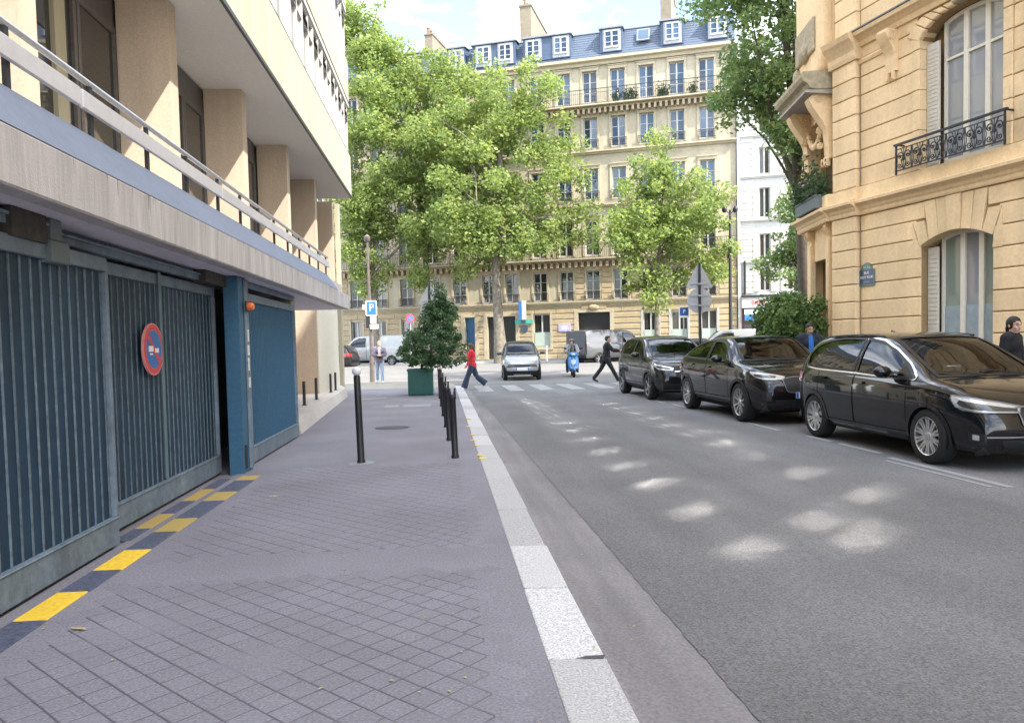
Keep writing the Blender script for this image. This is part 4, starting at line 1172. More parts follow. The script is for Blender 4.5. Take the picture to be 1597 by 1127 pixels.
far_pane_low = glass_dark('far_pane_low', (0.022, 0.026, 0.026), rand=.5, col2=(.07, .07, .065), coat=.25)
frosted = M('frosted_green_glass', (0.36, 0.43, 0.39), rough=.3, var=.05)
brick_ch = M('chimney_render', (0.20, 0.17, 0.125), rough=.9, var=.14, scale=4, big=.1)
pot_m = M('chimney_pot', (0.22, 0.12, 0.08), rough=.9, var=.3)
door_dark = M('dark_doorway', (0.018, 0.018, 0.018), rough=.6, var=.3)
door_blue = M('blue_door', (0.02, 0.10, 0.22), rough=.5, var=.15)
white_wall = M('white_render', (0.50, 0.505, 0.495), rough=.9, var=.06, scale=4, big=.06)
grey_shut = M('pale_shutter', (0.50, 0.48, 0.43), rough=.7, var=.06)
zinc = M('zinc_grey', (.20, .22, .25), rough=.5, var=.15)
FT_ = frame(FO, FA)
GB = 0.30
AB = thing('apartment_building', 'long cream stone apartment block with slate mansard across the boulevard', 'building', tuple(FT_ @ V((-1.5, 4, GB))))
COLS = [10.94, 9.07, 7.12, 5.26, 3.40, 1.60, -0.25, -2.25, -3.95, -6.09, -8.12, -10.14, -12.2, -14.1]
rows = [('first', 4.3, 6.25, .47), ('second', 7.25, 9.65, .48), ('third', 10.95, 13.0, .47), ('fourth', 14.36, 16.36, .47), ('fifth', 17.35, 19.42, .48)]
gf = [(6.72, 7.72, 1.25, 3.36), (8.55, 9.6, 1.25, 3.36), (10.45, 11.45, 1.25, 3.36), (2.35, 4.52, GB, 3.44), (-.78, .40, 1.2, 3.43), (-4.1, -2.05, GB, 3.35), (-5.75, -5.02, GB, 3.35), (-10.6, -9.7, 1.2, 3.3), (-12.7, -11.8, 1.2, 3.3), (-14.6, -13.7, 1.2, 3.3), (-8.6, -7.7, 1.2, 3.3)]
holes = list(gf)
for nm, a, c, w in rows:
    holes += [(u - w, u + w, a, c) for u in COLS]
b = MB(T=FT_); wall_cells(b, -15.6, 12.72, -.3, 20.0, holes, y=0, depth=.34); b.build('front_wall', limestone, AB)
b = MB(T=FT_); b.box(-15.58, 12.70, .40, 11, -.3, 20.0); b.build('rooms', M('dim_room', (.03, .028, .025), var=.3), AB)
# rusticated ground floor and, over the gateway, the bay above it
for k in range(10):
    z0, z1 = GB + .39 * k, GB + .39 * (k + 1)
    z1 = min(z1, 4.0)
    cuts = sorted([(a - .02, c + .02) for a, c, d, e in gf if d < (z0 + z1) / 2 < e])
    u = -15.55
    for a, c in cuts + [(12.70, 13)]:
        if a - u > .1:
            n = max(1, round((a - u) / 1.5))
            for i in range(n):
                m = MB(T=FT_); m.cbox(u + (a - u) * i / n + .004, u + (a - u) * (i + 1) / n - .004, -.06, .02, z0 + .035, z1 - .035, .03); m.build('rustic_course', limestone_g, AB)
        u = c
for k in range(6):
    z0 = 4.32 + .36 * k
    for (a, c) in ((1.05, 1.13), (2.12, 2.9), (3.9, 4.72), (5.75, 5.85), (-15.5, -14.8), (11.6, 12.68), (6.0, 6.5)):
        if c - a > .3: m = MB(T=FT_); m.cbox(a, c, -.05, .02, z0 + .03, z0 + .33, .025); m.build('rustic_course', limestone_g, AB)
def ledge(prof, u0, u1, nm, mat, par, T=FT_):
    m = MB(T=T); n = len(prof)
    vs = [(u0, -y, z) for y, z in prof] + [(u1, -y, z) for y, z in prof]
    m.add(vs, [(i, i + 1, n + i + 1, n + i) for i in range(n - 1)] + [tuple(range(n))[::-1], tuple(range(n, 2 * n))])
    return m.build(nm, mat, par)
def simple(z, h, p): return [(-.05, z), (p * .4, z), (p * .5, z + h * .4), (p, z + h * .6), (p, z + h), (-.05, z + h * 1.05)]
ledge(simple(4.02, .22, .20), -15.6, 12.74, 'ledge', lime_trim, AB)
ledge(simple(10.45, .18, .22), -15.6, 12.74, 'ledge', lime_trim, AB)
ledge(simple(13.95, .22, .28), -15.6, 12.74, 'ledge', lime_trim, AB)
ledge(simple(19.75, .45, .40), -15.6, 12.74, 'main_cornice', lime_trim, AB)
ledge(simple(6.85, .22, .55), -15.6, 12.74, 'second_floor_balcony', lime_trim, AB)
ledge(simple(16.9, .22, .62), -3.2, 12.74, 'fifth_floor_balcony', lime_trim, AB)
ledge(simple(16.9, .22, .62), -15.6, -4.2, 'fifth_floor_balcony', lime_trim, AB)
m = MB(T=FT_)
u = -15.4
while u < 12.6:
    m.box(u, u + .18, -.42, 0, 6.50, 6.848); u += .42
tag(m.build('consoles', lime_dark, AB), kind='stuff')
m = MB(T=FT_); m.box(-15.6, 12.7, -.03, .01, 6.38, 6.86); m.build('frieze', lime_dark, AB)
m = MB(T=FT_); u = -15.4
while u < 12.6:
    m.box(u, u + .15, -.45, 0, 16.55, 16.9); u += .36
tag(m.build('dentils', lime_dark, AB), kind='stuff')
def railing(u0, u1, z0, z1, y, nm, par, T=FT_, pitch=.13):
    m = MB(T=T); m.box(u0, u1, y - .02, y + .02, z1 - .035, z1); m.box(u0, u1, y - .012, y + .012, z0 + .04, z0 + .065); m.box(u0, u1, y - .01, y + .01, z0 + (z1 - z0) * .72, z0 + (z1 - z0) * .72 + .02)
    n = int((u1 - u0) / pitch)
    for k in range(n + 1):
        u = u0 + (u1 - u0) * k / n; m.box(u - .009, u + .009, y - .009, y + .009, z0, z1 - .036)
    return m.build(nm, iron_m, par)
railing(-15.5, 12.6, 7.05, 8.0, -.50, 'balcony_railing', AB)
railing(-3.1, 12.6, 17.12, 18.1, -.56, 'balcony_railing', AB); railing(-15.5, -4.3, 17.12, 18.1, -.56, 'balcony_railing', AB)
# windows: frame with its pane; surrounds; small balconets on floors without a running balcony
def fwin(u, w, z0, z1, par, T=FT_, pane=None, y=.16, tr=.72, nm='window'):
    m = MB(T=T); f = .06
    m.box(u - w, u - w + f, y, y + .07, z0, z1); m.box(u + w - f, u + w, y, y + .07, z0, z1)
    m.box(u - w + f, u + w - f, y, y + .07, z1 - f, z1); m.box(u - w + f, u + w - f, y, y + .07, z0, z0 + f + .05)
    m.box(u - .05, u + .05, y - .015, y + .06, z0 + f, z1 - f)
    if tr:
        for k in (1, 2): zz_ = z0 + (z1 - z0) * k / 3; m.box(u - w + f, u + w - f, y + .012, y + .05, zz_ - .018, zz_ + .018)
    o = m.build(nm, far_frame, par)
    for sg in (-1, 1):
        p = MB(T=T); a, c = (u - w + f, u - .05) if sg < 0 else (u + .05, u + w - f)
        tl = random.uniform(-.02, .02)
        p.quad((a, y + .035 + tl, z0 + .1), (c, y + .035 - tl, z0 + .1), (c, y + .035 - tl, z1 - f), (a, y + .035 + tl, z1 - f)); p.build('pane', pane or far_pane, o)
    return o
for nm, a, c, w in rows:
    for u in COLS:
        fwin(u, w, a, c, AB, pane=far_pane if a > 9 else far_pane_low)
        m = MB(T=FT_); e = .14
        m.box(u - w - e, u - w, -.05, .02, a, c + .02); m.box(u + w, u + w + e, -.05, .02, a, c + .02); m.box(u - w - e, u + w + e, -.07, .02, c + .021, c + .22)
        m.box(u - w - e - .03, u + w + e + .03, -.12, .02, c + .221, c + .28); m.build('window_surround', lime_trim, AB)
        if a < 5 or 10 < a < 17: 
            railing(u - w - .1, u + w + .1, a + .02, a + .55, -.16, 'balconet', AB, pitch=.09)
for (u0, u1, z0, z1) in gf:
    if z0 > 1:
        fwin((u0 + u1) / 2, (u1 - u0) / 2, z0, z1, AB, pane=far_pane_low, y=.14, tr=0)
        m = MB(T=FT_); m.box(u0 + .05, u1 - .05, .10, .12, z0 + .05, z0 + (z1 - z0) * .44); m.build('frosted_panel', frosted, AB)
        m = MB(T=FT_); m.box(u0 - .15, u0, -.075, .1, z0 - .1, z1 + .15); m.box(u1, u1 + .15, -.075, .1, z0 - .1, z1 + .15); m.box(u0 - .2, u1 + .2, -.12, .1, z0 - .2, z0 - .08); m.build('window_surround', M('grey_trim', (.36, .35, .34), var=.1) if u0 > 6 else lime_trim, AB)
for (u0, u1, mt, nm) in ((2.36, 4.51, door_dark, 'gateway'), (-4.09, -2.06, door_dark, 'doorway'), (-5.74, -5.03, door_blue, 'blue_door')):
    m = MB(T=FT_); m.box(u0, u1, .22, .27, GB, 3.42 if u0 > 0 else 3.33)
    if mt is door_blue:
        for k in range(3): m.box(u0 + .08, u1 - .08, .20, .221, GB + .2 + k * .95, GB + 1.0 + k * .95)
    m.build(nm, mt, AB)
    m = MB(T=FT_); zt = 3.46 if u0 > 0 else 3.37; m.box(u0 - .28, u0 - .01, -.08, .1, GB, zt); m.box(u1 + .01, u1 + .28, -.08, .1, GB, zt); m.box(u0 - .28, u1 + .28, -.085, .1, zt, zt + .2); m.build('door_surround', lime_trim, AB)
m = MB(T=FT_); m.ball((3.43, -.12, 3.78), (.35, .12, .2), 12, 8); m.box(2.6, 4.3, -.1, .05, 3.68, 3.95); m.build('carved_keystone', lime_dark, AB, smooth=False)
# mansard roof with slates laid in courses
m = MB(T=FT_); n = 11
for k in range(n):
    z0, z1 = 20.22 + 2.0 * k / n, 20.22 + 2.0 * (k + 1) / n
    y0, y1 = -.05 + .95 * k / n, -.05 + .95 * (k + 1) / n
    m.add([(-15.6, y0 - .02, z0), (12.72, y0 - .02, z0), (12.72, y1, z1), (-15.6, y1, z1), (-15.6, y1 - .02, z1), (12.72, y1 - .02, z1)], [(0, 1, 2, 3), (3, 2, 5, 4)])
m.add([(-15.6, .9, 22.22), (12.72, .9, 22.22), (12.72, 5.5, 23.0), (-15.6, 5.5, 23.0), (12.72, 10, 22.2), (-15.6, 10, 22.2), (12.72, 11, 20), (-15.6, 11, 20)], [(0, 1, 2, 3), (3, 2, 4, 5), (5, 4, 6, 7)])
m.add([(12.72, -.05, 20.2), (12.72, .9, 22.22), (12.72, 5.5, 23.0), (12.72, 10, 22.2), (12.72, 11, 20)], [(0, 4, 3, 2, 1)])
m.build('mansard', slate, AB)
m = MB(T=FT_); m.box(-15.6, 12.72, -.16, .0, 20.2, 20.30); m.box(-15.6, 12.72, .82, .95, 22.2, 22.27); m.build('roof_gutter', zinc, AB)
def dormer(u0, u1, wins, z0=20.55):
    d = MB(T=FT_)
    d.box(u0, u1, .02, 1.3, z0, 22.05); o = d.build('dormer', slate_d if len(wins) > 1 else slate_d, AB)
    d = MB(T=FT_); d.add([(u0 - .1, -.12, 22.16), (u1 + .1, -.12, 22.16), (u1 + .1, 1.6, 22.36), (u0 - .1, 1.6, 22.36), (u0 - .1, -.12, 22.055), (u1 + .1, -.12, 22.055), (u1 + .1, 1.6, 22.25), (u0 - .1, 1.6, 22.25)],
                         [(0, 1, 2, 3), (4, 7, 6, 5), (0, 4, 5, 1), (1, 5, 6, 2), (3, 7, 4, 0)]); d.build('dormer_roof', zinc, o)
    for (a, c) in wins:
        d = MB(T=FT_); d.box(a - .12, c + .12, -.02, .019, z0 + .05, 22.0); d.build('dormer_front', M('dormer_grey_white', (.33, .35, .38), var=.08) , o)
        fwin((a + c) / 2, (c - a) / 2, z0 + .25, 21.9, o, y=-.09)
    return o
DORM = [(4.15, 5.6, [(4.45, 5.4)]), (8.1, 9.55, [(8.4, 9.3)]), (-1.1, 2.15, [(-.85, .05), (1.05, 1.95)]), (-4.75, -1.65, [(-4.4, -3.5), (-2.8, -1.95)]), (-6.6, -5.3, [(-6.4, -5.5)]), (-9.8, -8.5, [(-9.6, -8.7)]), (-13.2, -11.9, [(-13, -12.1)]), (11.0, 12.3, [(11.2, 12.1)])]
for d in DORM: dormer(*d)
m = MB(T=FT_); Ts = FT_ @ Matrix.Translation((6.95, .38, 21.5)) @ Matrix.Rotation(radians(-25.5), 4, 'X')
m = MB(T=Ts); m.box(-.42, .42, -.08, .02, -.48, .48); f = m.build('skylight', zinc, AB); m = MB(T=Ts); m.quad((-.34, -.085, -.4), (.34, -.085, -.4), (.34, -.085, .4), (-.34, -.085, .4)); m.build('pane', far_pane, f)
# chimney stacks with pots
def chimney(u0, u1, z1, y0=1.2, y1=5.5, step=True):
    m = MB(T=FT_); m.box(u0, u1, y0, y1, 20.2, z1); m.box(u0 - .06, u1 + .06, y0 - .06, y1 + .06, z1, z1 + .12)
    o = m.build('chimney', brick_ch, AB)
    for k in range(7):
        p = MB(T=FT_); p.lathe([(.13, 0), (.13, .05), (.10, .08), (.10, .42), (.13, .45), (.13, .5), (.0, .5)], 10, ((u0 + u1) / 2 - .1, y0 + .3 + k * (y1 - y0 - .6) / 6, z1 + .12)); p.build('chimney_pot', pot_m, o, smooth=True)
chimney(-1.55, -.75, 24.7, 1.0, 6.0); chimney(8.0, 8.7, 25.6, 1.4, 6.5); chimney(-15.4, -14.6, 24.6); chimney(-9.2, -8.6, 24.3, 2.5, 6)
m = MB(T=FT_); m.tube([(-6.9, 2, 22), (-6.9, 2, 23.6)], .03, 6); m.box(-7.4, -6.4, 1.98, 2.02, 23.3, 23.35); m.build('roof_aerial', zinc, AB)
# plants on the fifth floor balcony
for k, u in enumerate((5.2, 5.9, 6.3, 8.05, 8.35, 10.1)):
    m = MB(T=FT_)
    for i in range(90):
        x, y, z = u + random.gauss(0, .16), -.38 + random.gauss(0, .06), 17.35 + abs(random.gauss(0, .28)); a = random.uniform(0, 6.28); s = .06
        m.quad((x - s * cos(a), y - s * sin(a), z), (x, y, z + s), (x + s * cos(a), y + s * sin(a), z), (x, y, z - s))
    m.box(u - .2, u + .2, -.48, -.30, 17.125, 17.34)
    tag(m.build('balcony_plant', leaf_mat('balcony_leaf', [(.02, .04, .02), (.05, .09, .03)])), 'small potted shrub on the fifth floor balcony, number %s from the left along it' % ('one', 'two', 'three', 'four', 'five', 'six')[k], 'potted plant', 'pots on the high balcony')
# wall signs
VS = thing('hanging_sign', 'tall blue and white vertical sign above a green bar on the cream front', 'sign', tuple(FT_ @ V((-1.45, -.3, 3.7))))
m = MB(T=FT_); m.box(-1.72, -1.48, -.42, -.32, 3.12, 4.36); m.build('blue_half', blue_m, VS); m = MB(T=FT_); m.box(-1.476, -1.22, -.42, -.32, 3.12, 4.36); m.build('white_half', white_m, VS)
m = MB(T=FT_); m.box(-1.5, -1.46, -.32, .02, 3.3, 3.36); m.box(-1.5, -1.46, -.32, .02, 4.1, 4.16); m.build('bracket', dark_metal, VS)
GS = thing('green_bar_sign', 'green teal shop bar sign on the cream front under the vertical sign', 'sign', tuple(FT_ @ V((-1.42, -.1, 2.98))))
m = MB(T=FT_); m.box(-2.05, -.80, -.16, -.065, 2.82, 3.10); m.build('bar', M('teal_green', (.05, .36, .30), rough=.4), GS); m = MB(T=FT_); m.box(-1.62, -1.3, -.175, -.161, 2.85, 3.07); m.build('logo_block', M('navy', (.03, .06, .12), rough=.4), GS)
PS = thing('round_plaque', 'small dark round plaque on the cream wall under the green bar', 'plaque', tuple(FT_ @ V((-1.43, -.1, 2.45))))
m = MB(T=FT_); m.lathe([(.0, -.10), (.25, -.10), (.26, -.065)], 20, (-1.43, 0, 2.45), 'Y'); m.build('disc', M('navy_plaque', (.04, .06, .10), rough=.4), PS)
BS = thing('blue_wall_board', 'small blue and pink notice board on the cream wall beside the gateway', 'notice board', tuple(FT_ @ V((1.45, -.1, 2.45))))
m = MB(T=FT_); m.box(1.0, 1.85, -.11, -.065, 2.22, 2.72); m.build('board', M('lilac_board', (.42, .36, .58), rough=.5, var=.3, scale=8), BS); m = MB(T=FT_); m.box(1.25, 1.6, -.115, -.111, 2.36, 2.6); m.build('print_area', M('pale_blue_print', (.5, .6, .8), rough=.5), BS)

# ---------------------------------------------------------------- left neighbour of the apartment block
LN = thing('corner_apartment_building', 'cream stone apartment block left of the long one, mostly behind trees', 'building', tuple(FT_ @ V((-24, 4, GB))))
holes = [(u - .47, u + .47, z, z + 2.0) for u in [-17.2 - 1.95 * k for k in range(9)] for z in (1.3, 4.4, 7.4, 10.9, 14.3, 17.3)]
b = MB(T=FT_); wall_cells(b, -36, -15.62, -.3, 20.5, holes, y=.12, depth=.3); b.build('front_wall', limestone, LN)
b = MB(T=FT_); b.box(-35.9, -15.65, .5, 11, -.3, 20.4); b.build('rooms', M('dim_room_left', (.03, .028, .025), var=.3), LN)
for h in holes: fwin((h[0] + h[1]) / 2, .47, h[2], h[3], LN, y=.3, pane=far_pane_low)
for z in (4.0, 7.0, 13.9, 19.9): ledge([(a - .12, b_) for a, b_ in simple(z, .25, .4)], -36, -15.63, 'ledge', lime_trim, LN)
b = MB(T=FT_); b.box(-16.2, -15.64, -.05, .11, -.3, 20.2); b.build('pilaster', lime_trim, LN)
b = MB(T=FT_); b.add([(-36, .1, 20.5), (-15.63, .1, 20.5), (-15.63, 1.2, 22.8), (-36, 1.2, 22.8), (-15.63, 10, 23), (-36, 10, 23)], [(0, 1, 2, 3), (3, 2, 4, 5)]); b.build('mansard', slate, LN)

# ---------------------------------------------------------------- white house with the shop
WB = thing('white_house', 'white rendered house with pale shutters above a small shop', 'building', tuple(FT_ @ V((19, 4, GB))))
wcols = [14.42, 16.1, 17.9, 19.7, 21.5, 23.3]; wrows = [(4.42, 5.9), (6.45, 8.08), (9.05, 10.97), (11.78, 13.5), (14.4, 16.0), (17.0, 18.6)]
holes = [(u - .33, u + .33, a, c) for u in wcols for a, c in wrows] + [(13.12, 24.2, GB, 3.3)]
b = MB(T=FT_); wall_cells(b, 12.76, 26, -.3, 20.2, holes, y=-.06, depth=.28); b.build('front_wall', white_wall, WB)
b = MB(T=FT_); b.box(12.78, 26, .3, 10, -.3, 20.1); b.build('rooms', M('dim_room_white', (.035, .033, .03), var=.3), WB)
for u in wcols:
    for a, c in wrows:
        fwin(u, .33, a, c, WB, y=.06, pane=far_pane_low, tr=0)
        for sg in (-1, 1):
            m = MB(T=FT_); x0 = u + sg * .36 if sg > 0 else u - .36 - .36; m.box(x0, x0 + .36, -.12, -.063, a, c)
            for k in range(10): m.box(x0 + .04, x0 + .32, -.13, -.121, a + .08 + (c - a - .16) * k / 10, a + .08 + (c - a - .16) * (k + .6) / 10)
            m.build('shutter', grey_shut, WB)
for z in (6.2, 8.82, 11.55, 14.1, 16.8, 19.9): ledge([(a + .06, b_) for a, b_ in simple(z, .16, .16)], 12.95, 26, 'ledge', white_wall, WB)
for k in range(40):
    z0 = 4.3 + .38 * k
    if z0 > 19: break
    m = MB(T=FT_); m.cbox(13.0, 13.75, -.10, -.05, z0 + .02, z0 + .36, .02); m.build('quoin', white_wall, WB)
m = MB(T=FT_); m.box(12.77, 12.98, -.16, -.05, -.3, 20.2); m.build('party_pilaster', white_wall, WB)
m = MB(T=FT_); m.tube([(13.2, -.2, 4.25), (13.2, -.2, 6.4)], .07, 8); m.box(13.15, 13.25, -.2, -.05, 4.6, 4.7); m.box(13.15, 13.25, -.2, -.05, 6.1, 6.2); tag(m.build('flue_pipe', dark_metal), 'short thick black pipe on the white wall over the shop', 'pipe')
SH = thing('shop_front', 'small shop front with white fascia, red letters and blue awning', 'shop', tuple(FT_ @ V((16, -.3, GB))))
m = MB(T=FT_); m.box(12.99, 20, -.30, -.063, 3.40, 4.06); m.build('fascia', M('shop_white', (.46, .46, .455), rough=.5, var=.04), SH); m = MB(T=FT_); m.box(12.98, 20.02, -.36, -.063, 4.062, 4.20); m.build('fascia_cap', dark_metal, SH)
m = MB(T=FT_); m.box(12.99, 20, -.28, -.063, 3.30, 3.399); m.build('shutter_box', dark_metal, SH)
text_mesh('lettering', 'BIBBI', .40, M('shop_red', (.60, .03, .06), rough=.5, var=.05), SH, FT_ @ Matrix.Translation((14.0, -.305, 3.70)), depth=.004)
m = MB(T=FT_); m.add([(13.15, -.29, 3.29), (16.2, -.29, 3.29), (16.2, -.75, 2.98), (13.15, -.75, 2.98), (13.15, -.29, 3.27), (16.2, -.29, 3.27), (16.2, -.75, 2.96), (13.15, -.75, 2.96)], [(0, 3, 2, 1), (4, 5, 6, 7), (0, 4, 7, 3), (1, 2, 6, 5), (2, 3, 7, 6)]); m.build('awning', M('awning_white_blue', (.55, .66, .8), rough=.8, var=.15), SH)
m = MB(T=FT_); m.box(13.15, 16.2, -.765, -.75, 2.58, 2.975); m.build('awning_valance', M('awning_blue', (.04, .20, .55), rough=.8, var=.2, scale=6), SH)
m = MB(T=FT_); m.box(13.0, 13.12, -.2, .1, GB, 3.29); m.build('door_jamb', M('dark_red_paint', (.16, .05, .05), rough=.6), SH)
m = MB(T=FT_); m.box(13.13, 14.0, .05, .09, GB, 3.28); m.build('shop_window', glass_c, SH); m = MB(T=FT_); m.box(14.01, 20, .1, .14, GB, 3.28); m.build('shop_interior', door_dark, SH)
# ================================================================ TREES AND PLANTING
bark = M('plane_bark', (0.15, 0.125, 0.10), rough=.95, var=.45, scale=5, bump=.6, bscale=18, col2=(.24, .215, .17))
bark_d = M('dark_bark', (0.075, 0.062, 0.05), rough=.95, var=.4, scale=6, bump=.5, bscale=20)
plane_leaf = leaf_mat('plane_leaf', [(.09, .15, .06), (.155, .225, .075), (.22, .285, .09), (.30, .345, .12)], trans=.48, clump=.55)
plane_dark = leaf_mat('plane_leaf_dark', [(.06, .115, .055), (.11, .185, .075), (.17, .245, .09), (.25, .31, .12)], trans=.42, clump=.8)
hedge_leaf = leaf_mat('laurel_leaf', [(.03, .065, .025), (.065, .125, .035), (.12, .19, .055), (.19, .25, .08)], trans=.28, clump=1.8)
conifer_leaf = leaf_mat('conifer_leaf', [(.028, .065, .034), (.06, .12, .055), (.11, .18, .075)], trans=.25, clump=2.2)

def leaves(name, mat, centers, radii, n_each, size, parent, rs, flat=.35, squash=.8):
    """thousands of small folded leaves gathered in clumps; one mesh"""
    V_, F_ = [], []
    allp = []
    for c, r, n in zip(centers, radii, n_each):
        d = rs.normal(size=(n, 3)); d /= np.linalg.norm(d, axis=1)[:, None]
        rad = r * rs.random(n) ** 0.42
        p = d * rad[:, None]; p[:, 2] *= squash
        allp.append(p + np.array(c))
    P = np.concatenate(allp); N = len(P)
    up = rs.normal(size=(N, 3)); up[:, 2] = np.abs(up[:, 2]) + flat; up /= np.linalg.norm(up, axis=1)[:, None]
    t = np.cross(up, rs.normal(size=(N, 3))); t /= np.linalg.norm(t, axis=1)[:, None]
    s = np.cross(up, t)
    L = size * (rs.uniform(.5, 1.0, N) + .75 * rs.random(N) ** 3)[:, None]; W = L * rs.uniform(.62, .85, N)[:, None]
    droop = rs.uniform(.02, .3, N)[:, None] * L
    v0 = P - t * L * .5; v2 = P + t * L * .5 - up * droop
    v1 = P + s * W * .5 - up * droop * .4 + t * L * .05; v3 = P - s * W * .5 - up * droop * .4 + t * L * .05
    verts = np.stack([v0, v1, v2, v3], axis=1).reshape(-1, 3)
    me = bpy.data.meshes.new(name)
    me.vertices.add(4 * N); me.vertices.foreach_set('co', verts.astype(np.float32).ravel())
    me.loops.add(4 * N); me.loops.foreach_set('vertex_index', np.arange(4 * N, dtype=np.int32))
    me.polygons.add(N); me.polygons.foreach_set('loop_start', np.arange(0, 4 * N, 4, dtype=np.int32))
    me.update(calc_edges=True)
    me.materials.append(mat)
    return link(name, me, parent)

def make_tree(label, base, path, r0, blobs, n_clump, cr, n_leaf, size, mat, seed, bk=bark, group='plane trees along the boulevard', name='plane_tree', limbs=12, shell=.5):
    rs = np.random.default_rng(seed)
    root = thing(name, label, 'tree', base, group)
    # clumps: spread over the blobs, denser towards their skins
    w = np.array([b[1][0] * b[1][1] * b[1][2] for b in blobs]) ** .75; w = w / w.sum()
    C, R_, NE = [], [], []
    for k in range(n_clump):
        b = blobs[rs.choice(len(blobs), p=w)]
        d = rs.normal(size=3); d /= np.linalg.norm(d)
        rr = rs.uniform(shell, 1.02) if rs.random() < .8 else rs.uniform(0.1, shell)
        C.append(np.array(b[0]) + d * rr * np.array(b[1])); 
        q = cr * rs.uniform(.55, 1.25); R_.append(q); NE.append(max(8, int(n_leaf / n_clump * (q / cr) ** 2 * 1.05)))
    leaves('crown', mat, C, R_, NE, size, root, rs)
    m = MB(); pts = [V(p) for p in path]; n = len(pts)
    rad = [r0 * (1.35 if i == 0 else 1) * (1 - .62 * i / (n - 1)) for i in range(n)]
    m.tube(pts, rad, 12)
    m.build('trunk', bk, root, smooth=True)
    # limbs run out to some of the clumps
    top = pts[-1]; order = rs.permutation(len(C))[:limbs]
    for i, k in enumerate(order):
        e = V(C[k]); t = rs.uniform(.45, 1.0); s = pts[0].lerp(top, t) if n == 2 else pts[int(t * (n - 1))].lerp(pts[min(n - 1, int(t * (n - 1)) + 1)], (t * (n - 1)) % 1)
        if e.z < s.z + .3: s = pts[max(1, n // 2)]
        mid = s.lerp(e, .5) + V((rs.normal() * .3, rs.normal() * .3, .35))
        rr = r0 * rs.uniform(.22, .42)
        mm = MB(); mm.tube([s, s.lerp(mid, .5) + V((0, 0, .1)), mid, mid.lerp(e, .5) + V((rs.normal() * .1, rs.normal() * .1, .05)), e], [rr, rr * .8, rr * .6, rr * .38, rr * .15], 7)
        mm.build('limb', bk, root, smooth=True)
        for q in range(3):
            e2 = V(C[int(rs.integers(len(C)))])
            if (e2 - mid).length < cr * 4.5:
                mm = MB(); mm.tube([mid, mid.lerp(e2, .5) + V((0, 0, .15)), e2], [rr * .45, rr * .3, rr * .1], 5); mm.build('branch', bk, root, smooth=True)
    return root

g = .42
make_tree('largest plane tree with thick mottled trunk in the middle, behind the small car', (3.25, 46.7, g), [(3.25, 46.7, .2), (3.15, 46.75, 2.5), (3.05, 46.8, 5), (3.1, 46.9, 8), (3.4, 47, 11.5), (3.6, 47.2, 15)], .36,
          [((3.4, 46.9, 10.6), (4.6, 4.0, 4.6)), ((1.2, 46.6, 13), (3.0, 3.0, 3.6)), ((4.9, 47, 15.6), (2.9, 2.9, 3.5)), ((6.2, 46.6, 9.2), (2.9, 2.9, 3.2)), ((0.6, 46.4, 9.0), (2.8, 2.8, 3.4)), ((3.6, 46.2, 7.2), (3.3, 2.6, 1.9)), ((7.0, 46.8, 12.0), (1.8, 2.2, 2.2))],
          175, 1.0, 42000, .21, plane_leaf, 3, limbs=16)
make_tree('slim trunked plane tree right of centre with a round low crown', (12.1, 43.1, g), [(12.1, 43.1, .2), (12.05, 43.1, 2.5), (12.1, 43.1, 5), (12.4, 43.2, 8), (12.7, 43.3, 11)], .17,
          [((12.6, 43.3, 8.2), (3.7, 3.2, 3.3)), ((10.0, 43, 7.4), (1.9, 2, 2.2)), ((14.6, 43.2, 6.4), (1.9, 2.2, 2.3)), ((12.2, 43.2, 11.2), (1.9, 2, 1.8)), ((14.8, 43.4, 9.2), (1.6, 1.8, 2.0)), ((11.6, 42.8, 4.9), (2.2, 1.8, 1.3))],
          115, .85, 27000, .20, plane_leaf, 5, limbs=12)
make_tree('thin trunked plane tree at the left behind the tall parking sign pole', (-4.55, 49.6, g), [(-4.55, 49.6, .2), (-4.6, 49.6, 3), (-4.75, 49.6, 6), (-4.3, 49.5, 10), (-3.8, 49.4, 15)], .19,
          [((-3.6, 49.0, 12.0), (3.8, 3.2, 4.6)), ((-5.6, 49.2, 9.4), (2.2, 2.2, 2.8)), ((-1.6, 49, 9.8), (2.6, 2.4, 3.2)), ((-4.2, 49, 17.6), (2.3, 2.4, 3.2)), ((-5.2, 49.2, 6.3), (1.9, 1.8, 1.6)), ((-2.4, 49, 6.4), (2.0, 1.8, 1.3))],
          140, .95, 32000, .21, plane_leaf, 8, limbs=12)
make_tree('tall plane tree behind the conical planter shrub, crown rising highest at the left', (-1.3, 50.2, g), [(-1.3, 50.2, .2), (-1.2, 50.2, 4), (-1.4, 50.3, 9), (-1.8, 50.4, 14), (-2.0, 50.5, 19)], .24,
          [((-1.8, 50.2, 16.4), (3.8, 3.2, 4.0)), ((-4.8, 50.4, 20.0), (2.0, 2.2, 3.4)), ((1.0, 50.2, 17.6), (2.6, 2.6, 3.0)), ((-.6, 50, 11.2), (3.4, 3, 3.6)), ((-2.6, 50.2, 20.4), (2.0, 2.0, 1.9)), ((1.0, 50, 13.0), (2.6, 2.6, 3.0)), ((-5.6, 50.2, 15.5), (1.9, 2.2, 3.0)), ((-5.4, 50.2, 22.2), (2.0, 2.0, 2.6)), ((-3.4, 50.2, 19.2), (2.2, 2.2, 2.6))],
          185, 1.0, 44000, .21, plane_leaf, 13, limbs=14)
